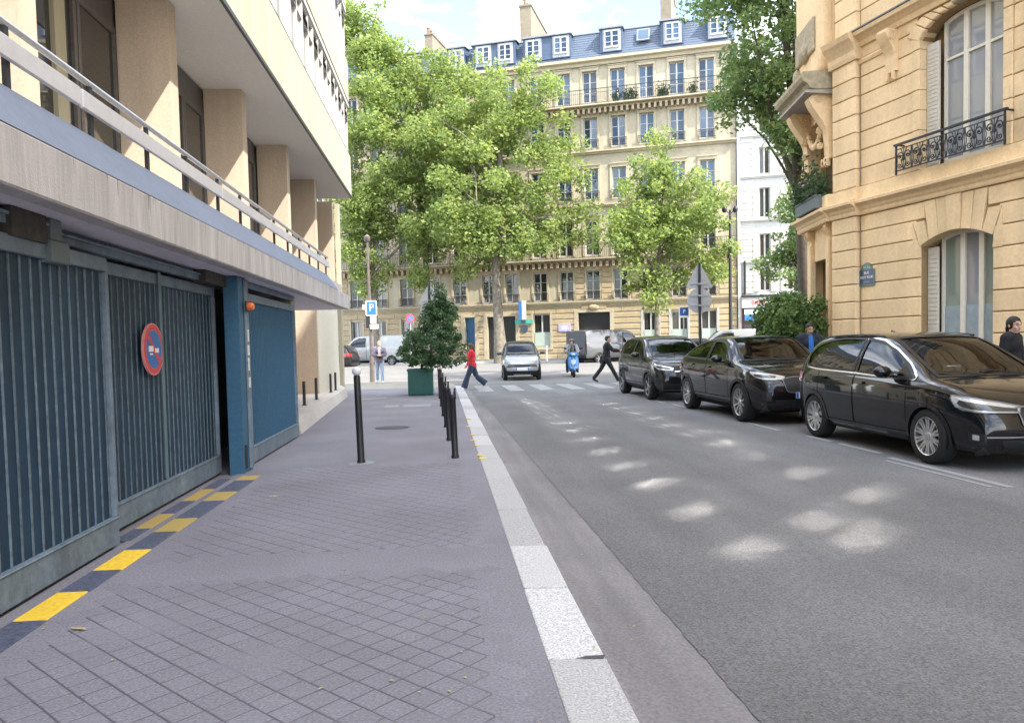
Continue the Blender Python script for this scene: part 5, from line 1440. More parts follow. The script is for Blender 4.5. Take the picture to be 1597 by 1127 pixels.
make_tree('dark leaved plane tree leaning in at the upper right beside the stone house', (13.0, 26.6, -.05), [(13.0, 26.6, -.1), (12.9, 26.6, 3), (12.7, 26.5, 6), (12.4, 26.5, 10), (12.0, 26.5, 14)], .26,
          [((12.2, 26.6, 14.0), (3.3, 3.0, 4.6)), ((10.6, 26.4, 12.0), (1.5, 1.8, 2.8)), ((11.7, 26.4, 9.9), (1.5, 1.6, 1.5)), ((13.4, 26.6, 11.0), (2.0, 2.0, 2.4)), ((10.7, 26.2, 15.5), (1.6, 2, 2.6)), ((12.6, 26.0, 9.0), (1.7, 1.6, 1.6)), ((13.6, 26.2, 7.6), (1.5, 1.5, 1.6)), ((10.4, 26.3, 10.4), (1.2, 1.3, 1.3)), ((10.2, 26.3, 13.8), (1.3, 1.4, 2.0))],
          190, .66, 30000, .17, plane_dark, 21, bk=bark_d, group='plane trees at the corner')
make_tree('small leafy tree in front of the white house beyond the hedge', (16.4, 33.2, 0), [(16.4, 33.2, -.1), (16.2, 33.2, 2.5), (15.9, 33.1, 4.5), (15.6, 33.1, 7.5)], .13,
          [((15.9, 33.1, 6.8), (1.5, 1.5, 1.7)), ((15.0, 33, 4.9), (1.0, 1.1, 1.1)), ((16.0, 33, 3.6), (1.3, 1.2, .9)), ((16.6, 33.1, 8.6), (1.5, 1.3, 1.2)), ((16.3, 33.1, 5.2), (1.4, 1.3, 1.2))],
          95, .5, 12000, .15, plane_dark, 27, bk=bark_d, group='plane trees at the corner', limbs=9)

# laurel hedge by the cut corner of the stone house
rs = np.random.default_rng(4)
HG = thing('hedge', 'dense dark green laurel hedge beside the stone house corner', 'hedge', (8.0, 17.5, 0))
C, R_, N_ = [], [], []
for k in range(330):
    t = rs.random(); y = 16.25 + 2.5 * rs.random()
    x = 7.32 + 1.02 * t + .17 * (y - 16.2)
    hmax = 2.30 + .12 * sin(x * 5) + .10 * sin(y * 4) - .35 * max(0, (7.45 - x)) / .2 * .35
    z = .15 + (hmax - .25) * rs.random() ** .8
    C.append((x, y, z)); R_.append(.21 * rs.uniform(.7, 1.2)); N_.append(60)
leaves('foliage', hedge_leaf, C, R_, N_, .085, HG, rs, flat=.1, squash=1)
m = MB()
for k in range(14): 
    x, y = 7.6 + .8 * rs.random(), 16.6 + 2 * rs.random(); m.tube([(x, y, 0), (x + .1, y, .8), (x + rs.normal() * .2, y, 1.6)], [.025, .02, .01], 5)
m.build('stems', bark_d, HG)
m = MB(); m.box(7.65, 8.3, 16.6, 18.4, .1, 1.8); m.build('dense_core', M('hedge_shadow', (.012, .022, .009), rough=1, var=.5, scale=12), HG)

# planter box with its conical shrub
PB = thing('planter_box', 'square dark green metal planter box at the pavement edge', 'planter', (-.82, 22.4, 0))
pg = M('planter_green', (.012, .085, .072), rough=.5, var=.2, scale=9, big=.1)
m = MB(); m.box(-1.18, -.46, 22.0, 22.75, .03, .74); m.build('box_body', pg, PB, bevel=.012)
m = MB(); m.box(-1.20, -.44, 21.98, 22.77, .70, .765); m.box(-1.17, -.47, 22.01, 22.74, 0, .03); m.build('rim', pg, PB, bevel=.008)
m = MB(); m.quad((-1.15, 22.03, .767), (-.49, 22.03, .767), (-.49, 22.72, .767), (-1.15, 22.72, .767)); m.build('soil', M('potting_soil', (.03, .022, .016), var=.4, scale=30), PB)
PS_ = thing('conical_shrub', 'bushy dark conifer shrub with a pointed top growing from the green planter', 'shrub', (-.75, 22.4, .76))
C, R_, N_ = [], [], []
for k in range(210):
    z = .95 + 1.95 * rs.random() ** 1.3
    t = (z - .95) / 1.95; a0 = rs.uniform(0, 6.28)
    rr = (1.06 * (1 - t) ** .75 + .05 + .10 * sin(a0 * 3 + k * .37))  * (0.55 if z < 1.08 else 1)
    a = rs.uniform(0, 2 * pi); q = rr * rs.random() ** .45
    C.append((-.56 + .38 * t + q * cos(a), 22.4 + q * sin(a) * .9, z + .10 * rs.normal())); R_.append(.16 * rs.uniform(.7, 1.3)); N_.append(64)
leaves('foliage', conifer_leaf, C, R_, N_, .075, PS_, rs, flat=.0, squash=.7)
m = MB(); m.tube([(-.78, 22.4, .77), (-.76, 22.4, 1.4), (-.62, 22.4, 2.6)], [.045, .035, .012], 8)
for k in range(16):
    a = rs.uniform(0, 6.28); z = .85 + .9 * rs.random(); m.tube([(-.77, 22.4, z - .05), (-.77 + .55 * cos(a), 22.4 + .55 * sin(a), z + .25)], [.014, .005], 5)
m.build('stems', bark_d, PS_, smooth=True)
# ================================================================ VEHICLES
def paint(name, col, rough=.22, metal=0.0):
    return M(name, col, rough=rough, var=.04, scale=3, metal=metal, spec=.06, coat=1.0, obj=True)
black_paint = paint('black_car_paint', (.0065, .0065, .0075)); black_paint2 = paint('black_car_paint_dusty', (.010, .0105, .012), .28)
grey_paint = paint('dark_grey_car_paint', (.075, .08, .085), .28, .3); silver_paint = paint('silver_car_paint', (.36, .37, .38), .3, .5)
white_car = paint('white_car_paint', (.27, .275, .275), .3); blue_scoot = paint('blue_scooter_paint', (.02, .16, .42), .25)
car_glass = glass_tint('car_glass', .30); car_glass_d = glass_tint('privacy_glass', .10)
rubber = M('tyre_rubber', (.016, .016, .016), rough=.85, var=.25, scale=30, obj=True)
rim_m = M('alloy_rim', (.55, .55, .55), rough=.3, var=.08, metal=.85, obj=True); rim_d = M('dark_alloy', (.20, .20, .21), rough=.35, var=.1, metal=.7, obj=True)
trim_black = M('black_trim', (.014, .014, .015), rough=.5, var=.2, obj=True); chrome = M('chrome_strip', (.75, .75, .76), rough=.16, var=.03, metal=1, obj=True)
gap_m = M('panel_gap', (.002, .002, .002), rough=.9, var=.1, obj=True)
lamp_glass = M('headlamp_lens', (.50, .52, .54), rough=.08, var=.12, scale=30, coat=1, obj=True, metal=.35); lamp_dark = M('headlamp_inner', (.03, .032, .036), rough=.15, var=.3, coat=1, obj=True)
tail_red = M('tail_lamp_red', (.42, .012, .012), rough=.15, var=.15, coat=1, obj=True); seat_m = M('seat_cloth', (.035, .034, .034), rough=.9, var=.3, scale=20, obj=True)
plate_w = M('plate_white', (.70, .70, .68), rough=.4, var=.05, obj=True); plate_b = M('plate_blue', (.02, .12, .48), rough=.4, var=.05, obj=True); arch_m = M('wheel_well', (.006, .006, .006), rough=.95, var=.2, obj=True)

def cat(P, n):
    """centripetal-ish Catmull-Rom through points, n samples evenly spaced along it"""
    P = np.array(P, float); E = np.vstack([2 * P[0] - P[1], P, 2 * P[-1] - P[-2]]); out = []
    for i in range(1, len(E) - 2):
        p0, p1, p2, p3 = E[i - 1:i + 3]
        a, b_, c = [max(1e-6, np.linalg.norm(q)) ** .5 for q in (p1 - p0, p2 - p1, p3 - p2)]
        m1 = ((p1 - p0) / a - (p2 - p0) / (a + b_) + (p2 - p1) / b_) * b_; m2 = ((p2 - p1) / b_ - (p3 - p1) / (b_ + c) + (p3 - p2) / c) * b_
        for t in np.linspace(0, 1, 24, endpoint=False):
            out.append((2 * t**3 - 3 * t**2 + 1) * p1 + (t**3 - 2 * t**2 + t) * m1 + (-2 * t**3 + 3 * t**2) * p2 + (t**3 - t**2) * m2)
    out.append(P[-1]); out = np.array(out)
    if n is None: return out
    s = np.r_[0, np.cumsum(np.linalg.norm(np.diff(out, axis=0), axis=1))]
    q = np.linspace(0, s[-1], n)
    return np.stack([np.interp(q, s, out[:, k]) for k in range(out.shape[1])], 1)

class Car:
    LOW = [(0, .90), (.10, .955), (.28, .985), (.52, 1.0), (.76, .998), (.92, .978), (1.0, .945)]
    def __init__(s, sp):
        s.sp = sp; ns = sp.get('ns', 150)
        top = cat(sp['top'], ns); s.top = top
        wid = cat(sp['wid'], None); belt = cat(sp['belt'], None); bot = np.array(sp['bot'], float)
        W = lambda x: np.interp(x, wid[:, 0], wid[:, 1]); Bz = lambda x: np.interp(x, belt[:, 0], belt[:, 1]); Zb = lambda x: np.interp(x, bot[:, 0], bot[:, 1])
        s.W, s.Bz = W, Bz
        tum = sp.get('tum', .40); rows = []
        for x, zt in top:
            zb = min(Zb(x), zt - .03); w = W(x)
            zs = min(Bz(x), zt - .045 * min(1, (zt - zb) / .3)); h = zt - zs
            pts = [(w * f, zb + (zs - zb) * k) for k, f in s.LOW]
            r = min(1, h / .22)
            we = w * .945 - h * tum - .01
            pts += [(we, zt - .085 * r - .012 * (1 - r)), (we - .075 * r - .06 * (1 - r), zt - .026 * r - .003), (we * .5, zt - .004), (0, zt)]
            P = np.array(pts); seg = [2, 2, 2, 2, 2, 2, 8, 2, 3, 3]
            E = np.vstack([2 * P[0] - P[1], P, (-P[-2][0], P[-2][1])]); out = []
            for i, n in enumerate(seg):
                p0, p1, p2, p3 = E[i:i + 4]
                if i == 6:      # greenhouse side: gentle bulge, no overshoot
                    for t in np.linspace(0, 1, n, endpoint=False): q = p1 + (p2 - p1) * t; out.append((q[0] + .022 * sin(pi * t) * min(1, h / .3), q[1]))
                    continue
                m1, m2 = (p2 - p0) * .5, (p3 - p1) * .5
                if i == 5: m2 = (p2 - p1) * .9
                if i == 7: m1 = (p2 - p1) * 1.0
                for t in np.linspace(0, 1, n, endpoint=False): out.append((2 * t**3 - 3 * t**2 + 1) * p1 + (t**3 - 2 * t**2 + t) * m1 + (-2 * t**3 + 3 * t**2) * p2 + (t**3 - t**2) * m2)
            out.append(P[-1]); rows.append(np.array(out))
        Rw = np.array(rows); nc = Rw.shape[1]; s.nc = nc
        full = np.zeros((ns, 2 * nc - 1, 3))
        full[:, :, 0] = top[:, 0:1]
        full[:, :nc, 1] = -Rw[:, :, 0]; full[:, :nc, 2] = Rw[:, :, 1]
        full[:, nc:, 1] = Rw[:, ::-1, 0][:, 1:]; full[:, nc:, 2] = Rw[:, ::-1, 1][:, 1:]
        # pull the nose and tail corners back so the ends are rounded in plan
        xf, xr = top[:, 0].max(), top[:, 0].min(); rd = sp.get('round', .16)
        yy = np.abs(full[:, :, 1]) / (sp['W'] / 2)
        endf = np.clip((full[:, :, 0] - (xf - .55)) / .55, 0, 1); endr = np.clip(((xr + .5) - full[:, :, 0]) / .5, 0, 1)
        full[:, :, 0] -= endf * rd * yy ** 2.6; full[:, :, 0] += endr * rd * .7 * yy ** 2.6
        s.grid = full; s.C = 2 * nc - 1; s.ns = ns; s.iS, s.iE = 12, 20
        Vv = full.reshape(-1, 3)
        s.faces = [(i * s.C + j, i * s.C + j + 1, (i + 1) * s.C + j + 1, (i + 1) * s.C + j) for i in range(ns - 1) for j in range(s.C - 1)]
        s.verts = Vv
        s.bvh = BVHTree.FromPolygons([V(v) for v in Vv], s.faces)
        # smooth vertex normals of the whole shell
        F = np.array(s.faces); a = Vv[F[:, 1]] - Vv[F[:, 0]]; b_ = Vv[F[:, 3]] - Vv[F[:, 0]]
        n1 = np.cross(Vv[F[:, 2]] - Vv[F[:, 0]], Vv[F[:, 3]] - Vv[F[:, 1]]); N = np.zeros_like(Vv)
        for k in range(4): np.add.at(N, F[:, k], n1)
        c = Vv.mean(0); flip = np.sign(((Vv - c) * N).sum(1).mean()) or 1
        N = N * flip; s.N = N / np.maximum(1e-9, np.linalg.norm(N, axis=1))[:, None]; s.flip = flip
        s.fc = Vv[F].mean(1); s.F = F
        j = np.arange(s.C - 1); jm = np.where(j < nc - 1, j, 2 * nc - 3 - j)
        s.fcol = np.tile(jm, ns - 1)
    def shell(s, name, idx, mat, parent):
        F = s.F[idx]
        if len(F) == 0: return None
        u, inv = np.unique(F, return_inverse=True); inv = inv.reshape(F.shape)
        if s.flip < 0: inv = inv[:, ::-1]
        me = bpy.data.meshes.new(name); me.from_pydata(s.verts[u].tolist(), [], inv.tolist()); me.materials.append(mat)
        me.polygons.foreach_set('use_smooth', [True] * len(me.polygons)); me.update()
        me.normals_split_custom_set_from_vertices([tuple(n) for n in s.N[u]])
        return link(name, me, parent)
    AX = {'R': ((1, 0, 0), (0, 1, 0)), 'F': ((0, 1, 0), (-1, 0, 0)), 'B': ((0, 1, 0), (1, 0, 0)), 'FR': ((.66, .75, 0), (-.75, .66, 0)), 'BR': ((.66, -.75, 0), (.75, .66, 0))}
    def hit(s, ax, h, z, off=.004):
        if ax == 'T': o, d = V((h, z, 5)), V((0, 0, -1))
        else:
            A, D = s.AX[ax]; hl = s.sp['L'] / 2
            if ax == 'FR': h = .66 * hl - .315 - .62 + (h + .68) * .667
            if ax == 'BR': h = -.66 * (hl - 2.17) - 1.04 + (h + .70) * 1.35
            o, d = V(A) * h + V((0, 0, z)) - V(D) * 6, V(D)
        p, n, i, t = s.bvh.ray_cast(o, d)
        if p is None:
            p, n, i, t = s.bvh.find_nearest(o + d * 4.2 if ax != 'T' else V((h, z, 1)))
        if n.dot(d) > 0: n = -n
        return p + n * off
    def strip(s, ax, up, lo, nv=5, off=.004, nu=16):
        """patch between two polylines, laid on the body"""
        U, L_ = cat(up, nu), cat(lo, nu); vs = []
        for i in range(nu):
            for k in range(nv):
                q = U[i] + (L_[i] - U[i]) * k / (nv - 1); vs.append(tuple(s.hit(ax, q[0], q[1], off)))
        return vs, [(i * nv + k, (i + 1) * nv + k, (i + 1) * nv + k + 1, i * nv + k + 1) for i in range(nu - 1) for k in range(nv - 1)]
    def ribbon(s, ax, pts, w, off=.006, closed=True, step=.035):
        P = np.array(pts, float)
        if closed: P = np.vstack([P, P[:1]])
        seg = np.linalg.norm(np.diff(P, axis=0), axis=1); L_ = np.r_[0, np.cumsum(seg)]; n = max(6, int(L_[-1] / step))
        q = np.linspace(0, L_[-1], n + 1); S = np.stack([np.interp(q, L_, P[:, k]) for k in (0, 1)], 1)
        if closed: S = S[:-1]
        m = len(S); vs = []
        for i in range(m):
            t = S[(i + 1) % m] - S[i - 1] if closed else S[min(i + 1, m - 1)] - S[max(i - 1, 0)]
            t = t / max(1e-9, np.linalg.norm(t)); nn = np.array((-t[1], t[0]))
            for sg in (-.5, .5): p = S[i] + nn * w * sg; vs.append(tuple(s.hit(ax, p[0], p[1], off)))
        return vs, [(2 * i, 2 * i + 1, 2 * ((i + 1) % m) + 1, 2 * ((i + 1) % m)) for i in range(m if closed else m - 1)]
def mirror(vf): return [(x, -y, z) for x, y, z in vf[0]], [f[::-1] for f in vf[1]]
def inside(poly, x, z):
    P = np.array(poly); c = np.zeros(len(x), bool); n = len(P)
    for i in range(n):
        (x1, z1), (x2, z2) = P[i], P[(i + 1) % n]
        cond = ((z1 > z) != (z2 > z)) & (x < (x2 - x1) * (z - z1) / ((z2 - z1) if z2 != z1 else 1e-9) + x1); c ^= cond
    return c
def pm_(vf, name, mat, parent, smooth=True):
    m = MB(); m.add(*vf); o = m.build(name, mat, parent, smooth=smooth); return o

def wheel(parent, x, y, R, w, style, rimmat):
    sg = 1 if y > 0 else -1
    root = bpy.data.objects.new('wheel', None); COL.objects.link(root); root.parent = parent; root.location = (x, y, R)
    rr = R * .70; b = MB()
    b.lathe([(rr, -w / 2), (R * .93, -w / 2), (R * .985, -w * .40), (R, -w * .30), (R, w * .30), (R * .985, w * .40), (R * .93, w / 2), (rr, w / 2)], 40, axis='Y', cap=False)
    t = link('tyre', b.mesh('tyre', rubber, True), None); t.parent = root; smooth_angle(t, 50)
    b = MB(); yo = sg * w * .46
    b.lathe([(rr * 1.02, yo), (rr * .985, yo + sg * .008), (rr * .94, yo), (rr * .93, yo - sg * .05), (rr * .93, -sg * w * .3)], 40, axis='Y', cap=False)
    n, dbl = style
    for k in range(n):
        for dd in ((-.5, .5) if dbl else (0,)):
            a = 2 * pi * k / n + dd * dbl; a2 = 2 * pi * k / n + dd * dbl * 1.9
            wi, wo = (.017, .013) if dbl else (.045, .03)
            d = V((cos(a), 0, sin(a))); d2 = V((cos(a2), 0, sin(a2))); tn = V((-sin(a), 0, cos(a)))
            p, q = d * rr * .16, d2 * rr * .95; yb, yi = yo - sg * .018, yo - sg * .004
            vs = [p - tn * wi + V((0, yb, 0)), p + tn * wi + V((0, yb, 0)), q + tn * wo + V((0, yi, 0)), q - tn * wo + V((0, yi, 0))]
            vs += [v - V((0, sg * .03, 0)) for v in vs]
            b.add(vs, [(0, 1, 2, 3), (0, 4, 5, 1), (1, 5, 6, 2), (2, 6, 7, 3), (3, 7, 4, 0)])
    b.lathe([(rr * .22, yo - sg * .03), (rr * .21, yo - sg * .012), (rr * .12, yo - sg * .006), (0, yo - sg * .006)], 20, axis='Y')
    r_ = link('rim', b.mesh('rim', rimmat, False), None); r_.parent = root
    b = MB(); b.lathe([(rr * .93, yo - sg * .075), (0, yo - sg * .075)], 30, axis='Y'); o = link('brake_disc', b.mesh('brake_disc', trim_black), None); o.parent = root
    return root

def build_car(name, label, cat_, sp, group=None, body=None):
    body = body or sp['paint']; C = Car(sp); root = thing(name, label, cat_, (0, 0, 0), group)
    fc, col = C.fc, C.fcol; dele = np.zeros(len(fc), bool); R, ra = sp['R'], sp['R'] + .045
    for ax in sp['axles']: dele |= (np.hypot(fc[:, 0] - ax, fc[:, 2] - R) < ra) & (col < C.iS) & (np.abs(fc[:, 1]) > .35)
    for up, lo in sp['windows']:
        poly = list(cat(up, 24)) + list(cat(lo, 24))[::-1]; dele |= inside(poly, fc[:, 0], fc[:, 2]) & (col >= C.iS - 1) & (col <= C.iE + 1)
    (xb, xt, yb, yt) = sp['ws']
    t = np.clip((fc[:, 0] - xb) / (xt - xb), 0, 1); lim = yb + (yt - yb) * t
    wsf = (fc[:, 0] < xb) & (fc[:, 0] > xt) & (np.abs(fc[:, 1]) < lim) & (fc[:, 2] > C.Bz(xb) - .05) & (col >= C.iS + 2); dele |= wsf
    keep = ~dele; done = np.zeros(len(fc), bool)
    def part(nm, cond, mat):
        nonlocal done
        idx = np.where(keep & cond & ~done)[0]; done |= (keep & cond); return C.shell(nm, idx, mat, root)
    for nm, (x0, x1) in sp['doors']:
        zt = C.Bz((x0 + x1) / 2)
        for sg in (-1, 1): part(nm, (fc[:, 0] > x0) & (fc[:, 0] < x1) & (fc[:, 2] > sp['sill']) & (col < C.iS) & (fc[:, 1] * sg > 0), body)
    bx0, bx1 = sp['bonnet']; part('bonnet', (fc[:, 0] > bx0) & (fc[:, 0] < bx1) & (col >= C.iS + 3) & (np.abs(fc[:, 1]) < C.W(1.0) * .86), sp.get('bonnet_paint', body))
    part('sill', (fc[:, 2] < sp['sill'] - .06) & (np.abs(fc[:, 1]) > .5), sp.get('sill_mat', trim_black)); part('body', np.ones(len(fc), bool), body)
    # glass, trims
    for wi, (up, lo) in enumerate(sp['windows']):
        vf = C.strip('R', up, lo, 6, -.006, 20)
        poly = list(map(tuple, cat(up, 16))) + list(map(tuple, cat(lo, 16)))[::-1]; rb = C.ribbon('R', poly, sp.get('trimw', .042), .005)
        for k, q in enumerate((vf, mirror(vf))): pm_(q, 'side_window', car_glass if wi == 0 else sp.get('rear_glass', car_glass), root)
        for q in (rb, mirror(rb)): pm_(q, 'window_seal', trim_black, root)
    if sp.get('chrome'):
        rb = C.ribbon('R', sp['chrome'], .020, .011)
        for q in (rb, mirror(rb)): pm_(q, 'window_chrome', chrome, root)
    n = 14; vs = []
    for i in range(n):
        x = xb + (xt - xb) * i / (n - 1); l_ = yb + (yt - yb) * i / (n - 1)
        for k in range(n): vs.append(tuple(C.hit('T', x, -l_ + 2 * l_ * k / (n - 1), -.004)))
    pm_((vs, [(i * n + k, (i + 1) * n + k, (i + 1) * n + k + 1, i * n + k + 1) for i in range(n - 1) for k in range(n - 1)]), 'windscreen', car_glass, root)
    pm_(C.ribbon('T', [(xb, -yb), (xt, -yt), (xt, yt), (xb, yb)], .055, .005), 'windscreen_seal', trim_black, root)
    if 'rw' in sp:
        (xb2, xt2, yb2, yt2) = sp['rw']; vs = []
        for i in range(n):
            x = xb2 + (xt2 - xb2) * i / (n - 1); l_ = yb2 + (yt2 - yb2) * i / (n - 1)
            for k in range(n): vs.append(tuple(C.hit('T', x, -l_ + 2 * l_ * k / (n - 1), .006)))
        pm_((vs, [(i * n + k, (i + 1) * n + k, (i + 1) * n + k + 1, i * n + k + 1) for i in range(n - 1) for k in range(n - 1)]), 'rear_window', lamp_dark, root)
    gp = MB()
    for nm, (x0, x1) in sp['doors']:
        for q in (C.ribbon('R', [(x0, sp['sill']), (x0, C.Bz(x0) - .01)], .012, .0025, False), C.ribbon('R', [(x1, sp['sill']), (x1, C.Bz(x1) - .01)], .012, .0025, False), C.ribbon('R', [(x0, sp['sill']), (x1, sp['sill'])], .012, .0025, False)):
            gp.add(*q); gp.add(*mirror(q))
    q = C.ribbon('T', [(bx0 + .02, -C.W(bx0) * .84), (bx1 - .25, -C.W(bx1 - .25) * .84)], .012, .0025, False); gp.add(*q); gp.add(*mirror(q))
    tag(gp.build('panel_gaps', gap_m, root), kind='stuff')
    for nm, (x0, x1) in sp['doors']:
        hz = C.Bz(x0) - .10; q = C.strip('R', [(x0 + .06, hz + .018), (x0 + .26, hz + .022)], [(x0 + .06, hz - .018), (x0 + .26, hz - .014)], 3, .028, 6)
        for w_ in (q, mirror(q)): pm_(w_, 'door_handle', sp.get('handle', body), root)
    # crease along the flank
    if 'crease' in sp:
        q = C.strip('R', [(a, z + .012) for a, z in sp['crease']], [(a, z - .014) for a, z in sp['crease']], 3, .006, 20)
        for w_ in (q, mirror(q)): pm_(w_, 'flank_crease', body, root)
    for item in sp.get('patches', []):
        nm, ax, up, lo, mt, off = item[:6]
        q = C.strip(ax, up, lo, 6, off, item[6] if len(item) > 6 else 16); pm_(q, nm, mt, root)
        if ax in ('FR', 'BR', 'R'): pm_(mirror(q), nm, mt, root)
    for nm, ax, pts, w, mt, off, cl in sp.get('ribbons', []):
        q = C.ribbon(ax, pts, w, off, cl); pm_(q, nm, mt, root)
        if ax in ('FR', 'BR', 'R'): pm_(mirror(q), nm, mt, root)
    # wheel arches and wheels
    for ax in sp['axles']:
        arc = [(ax + ra * cos(q), R + ra * sin(q)) for q in np.linspace(-.22, pi + .22, 26)]
        q = C.ribbon('R', arc, .05, .008, False)
        for w_ in (q, mirror(q)): pm_(w_, 'arch_lip', sp.get('arch', body), root)
        for sg in (-1, 1):
            m = MB(); vs = []; yo = sg * (C.W(ax) - .03); yi = sg * (C.W(ax) - .42)
            for qn in np.linspace(-.3, pi + .3, 20): vs += [(ax + (ra + .01) * cos(qn), yo, R + (ra + .01) * sin(qn)), (ax + (ra + .01) * cos(qn), yi, R + (ra + .01) * sin(qn))]
            m.add(vs, [(2 * i, 2 * i + 1, 2 * i + 3, 2 * i + 2) for i in range(19)]); m.add([v for v in vs[1::2]], [tuple(range(20))]); m.build('wheel_well', arch_m, root)
            wheel(root, ax, sg * (C.W(ax) - sp['tw'] / 2 - .012), R, sp['tw'], sp['spokes'], sp.get('rim', rim_m))
    # floor and cabin
    xs0, xs1 = sp['cabin']; m = MB(); m.box(-sp['L'] / 2 + .25, sp['L'] / 2 - .3, -C.W(0) * .80, C.W(0) * .80, .20, .30); m.build('floor_pan', arch_m, root)
    m = MB(); bz = C.Bz(0) - .06
    m.box(xs0, xs1, -C.W(0) * .86, C.W(0) * .86, .32, .36); m.box(xs1 - .45, xs1 + .1, -C.W(1) * .78, C.W(1) * .78, .45, bz + .01); m.build('dashboard', seat_m, root, bevel=.03)
    for sx in ((xs1 - 1.25, .36), (xs1 - 1.25, -.36), (xs1 - 2.15, .36), (xs1 - 2.15, -.36)):
        if sx[0] < xs0 + .1: continue
        m = MB(); m.box(sx[0], sx[0] + .5, sx[1] - .25, sx[1] + .25, .42, .60)
        m.add([(sx[0] + .10, sx[1] - .24, .58), (sx[0] + .10, sx[1] + .24, .58), (sx[0] - .13, sx[1] + .20, 1.10), (sx[0] - .13, sx[1] - .20, 1.10), (sx[0] - .06, sx[1] - .24, .58), (sx[0] - .06, sx[1] + .24, .58), (sx[0] - .24, sx[1] + .2, 1.10), (sx[0] - .24, sx[1] - .2, 1.10)], [(0, 1, 2, 3), (7, 6, 5, 4), (0, 3, 7, 4), (1, 5, 6, 2), (2, 6, 7, 3)])
        m.box(sx[0] - .25, sx[0] - .14, sx[1] - .13, sx[1] + .13, 1.12, 1.30); m.build('seat', seat_m, root, bevel=.035, seg=2)
    m = MB(); m.lathe([(.155, -.015), (.185, -.015), (.185, .015), (.155, .015), (.155, -.015)], 24, (0, 0, 0), 'X'); m.obox((0, 0, 0), (.03, .32, .04))
    st = link('steering_wheel', m.mesh('steering_wheel', trim_black), root); st.location = (xs1 - .58, .36, bz + .02); st.rotation_euler = (0, radians(-22), 0)
    # mirrors, wipers, aerial
    mx, mz = sp['mirror']
    for sg in (-1, 1):
        m = MB(); yb_ = sg * C.W(mx) * .93; m.ball((mx, yb_ + sg * .15, mz + .05), (.075, .115, .075), 14, 10)
        for i, p in enumerate(m.v):
            if p[0] < mx - .03: m.v[i] = (mx - .03, p[1], p[2])
        m.obox((mx + .01, yb_ + sg * .04, mz - .015), (.06, .14, .03)); o = m.build('wing_mirror', sp.get('mirror_mat', body), root, smooth=True)
        m = MB(); m.lathe([(.0, 0), (.06, 0)], 14, (mx - .032, yb_ + sg * .15, mz + .05), 'X'); m.build('mirror_glass', chrome, o)
    for yw in (.05, -.48):
        a, b_ = C.hit('T', xb + .03, yw + .40, .02), C.hit('T', xb - .10, yw - .12, .014); m = MB(); m.tube([a, (a + b_) / 2 + V((0, 0, .006)), b_], .008, 5); m.build('wiper', trim_black, root)
    m = MB(); xa = xt - .95; p = C.hit('T', xa, 0, 0)
    m.add([p + V(q) for q in ((-.06, -.02, -.01), (-.06, .02, -.01), (.08, .01, -.01), (.08, -.01, -.01), (-.06, -.006, .035), (-.06, .006, .035))], [(0, 1, 5, 4), (1, 2, 5), (3, 0, 4), (2, 3, 4, 5)])
    if sp.get('fin', True): m.build('roof_aerial', body, root)
    if sp.get('plate'):
        xp, zp, front = sp['plate']; sg = 1 if front else -1
        p = C.hit('F' if front else 'B', 0, zp, .012); m = MB(); m.box(p.x - .004, p.x + .008, -.26, .26, zp - .055, zp + .055) if front else m.box(p.x - .008, p.x + .004, -.26, .26, zp - .055, zp + .055); o = m.build('number_plate', plate_w, root)
        m = MB(); m.box(p.x + .0085, p.x + .0095, -.258, -.215, zp - .052, zp + .052) if front else m.box(p.x - .0095, p.x - .0085, .215, .258, zp - .052, zp + .052); m.build('blue_band', plate_b, o)
        if front: m = MB(); m.box(p.x + .0085, p.x + .0095, .215, .258, zp - .052, zp + .052); m.build('blue_band', plate_b, o)
    root['_c'] = 0; del root['_c']
    return root, C
def place(root, x, y, z, heading):
    root.location = (x, y, z); root.rotation_euler = (0, 0, heading)

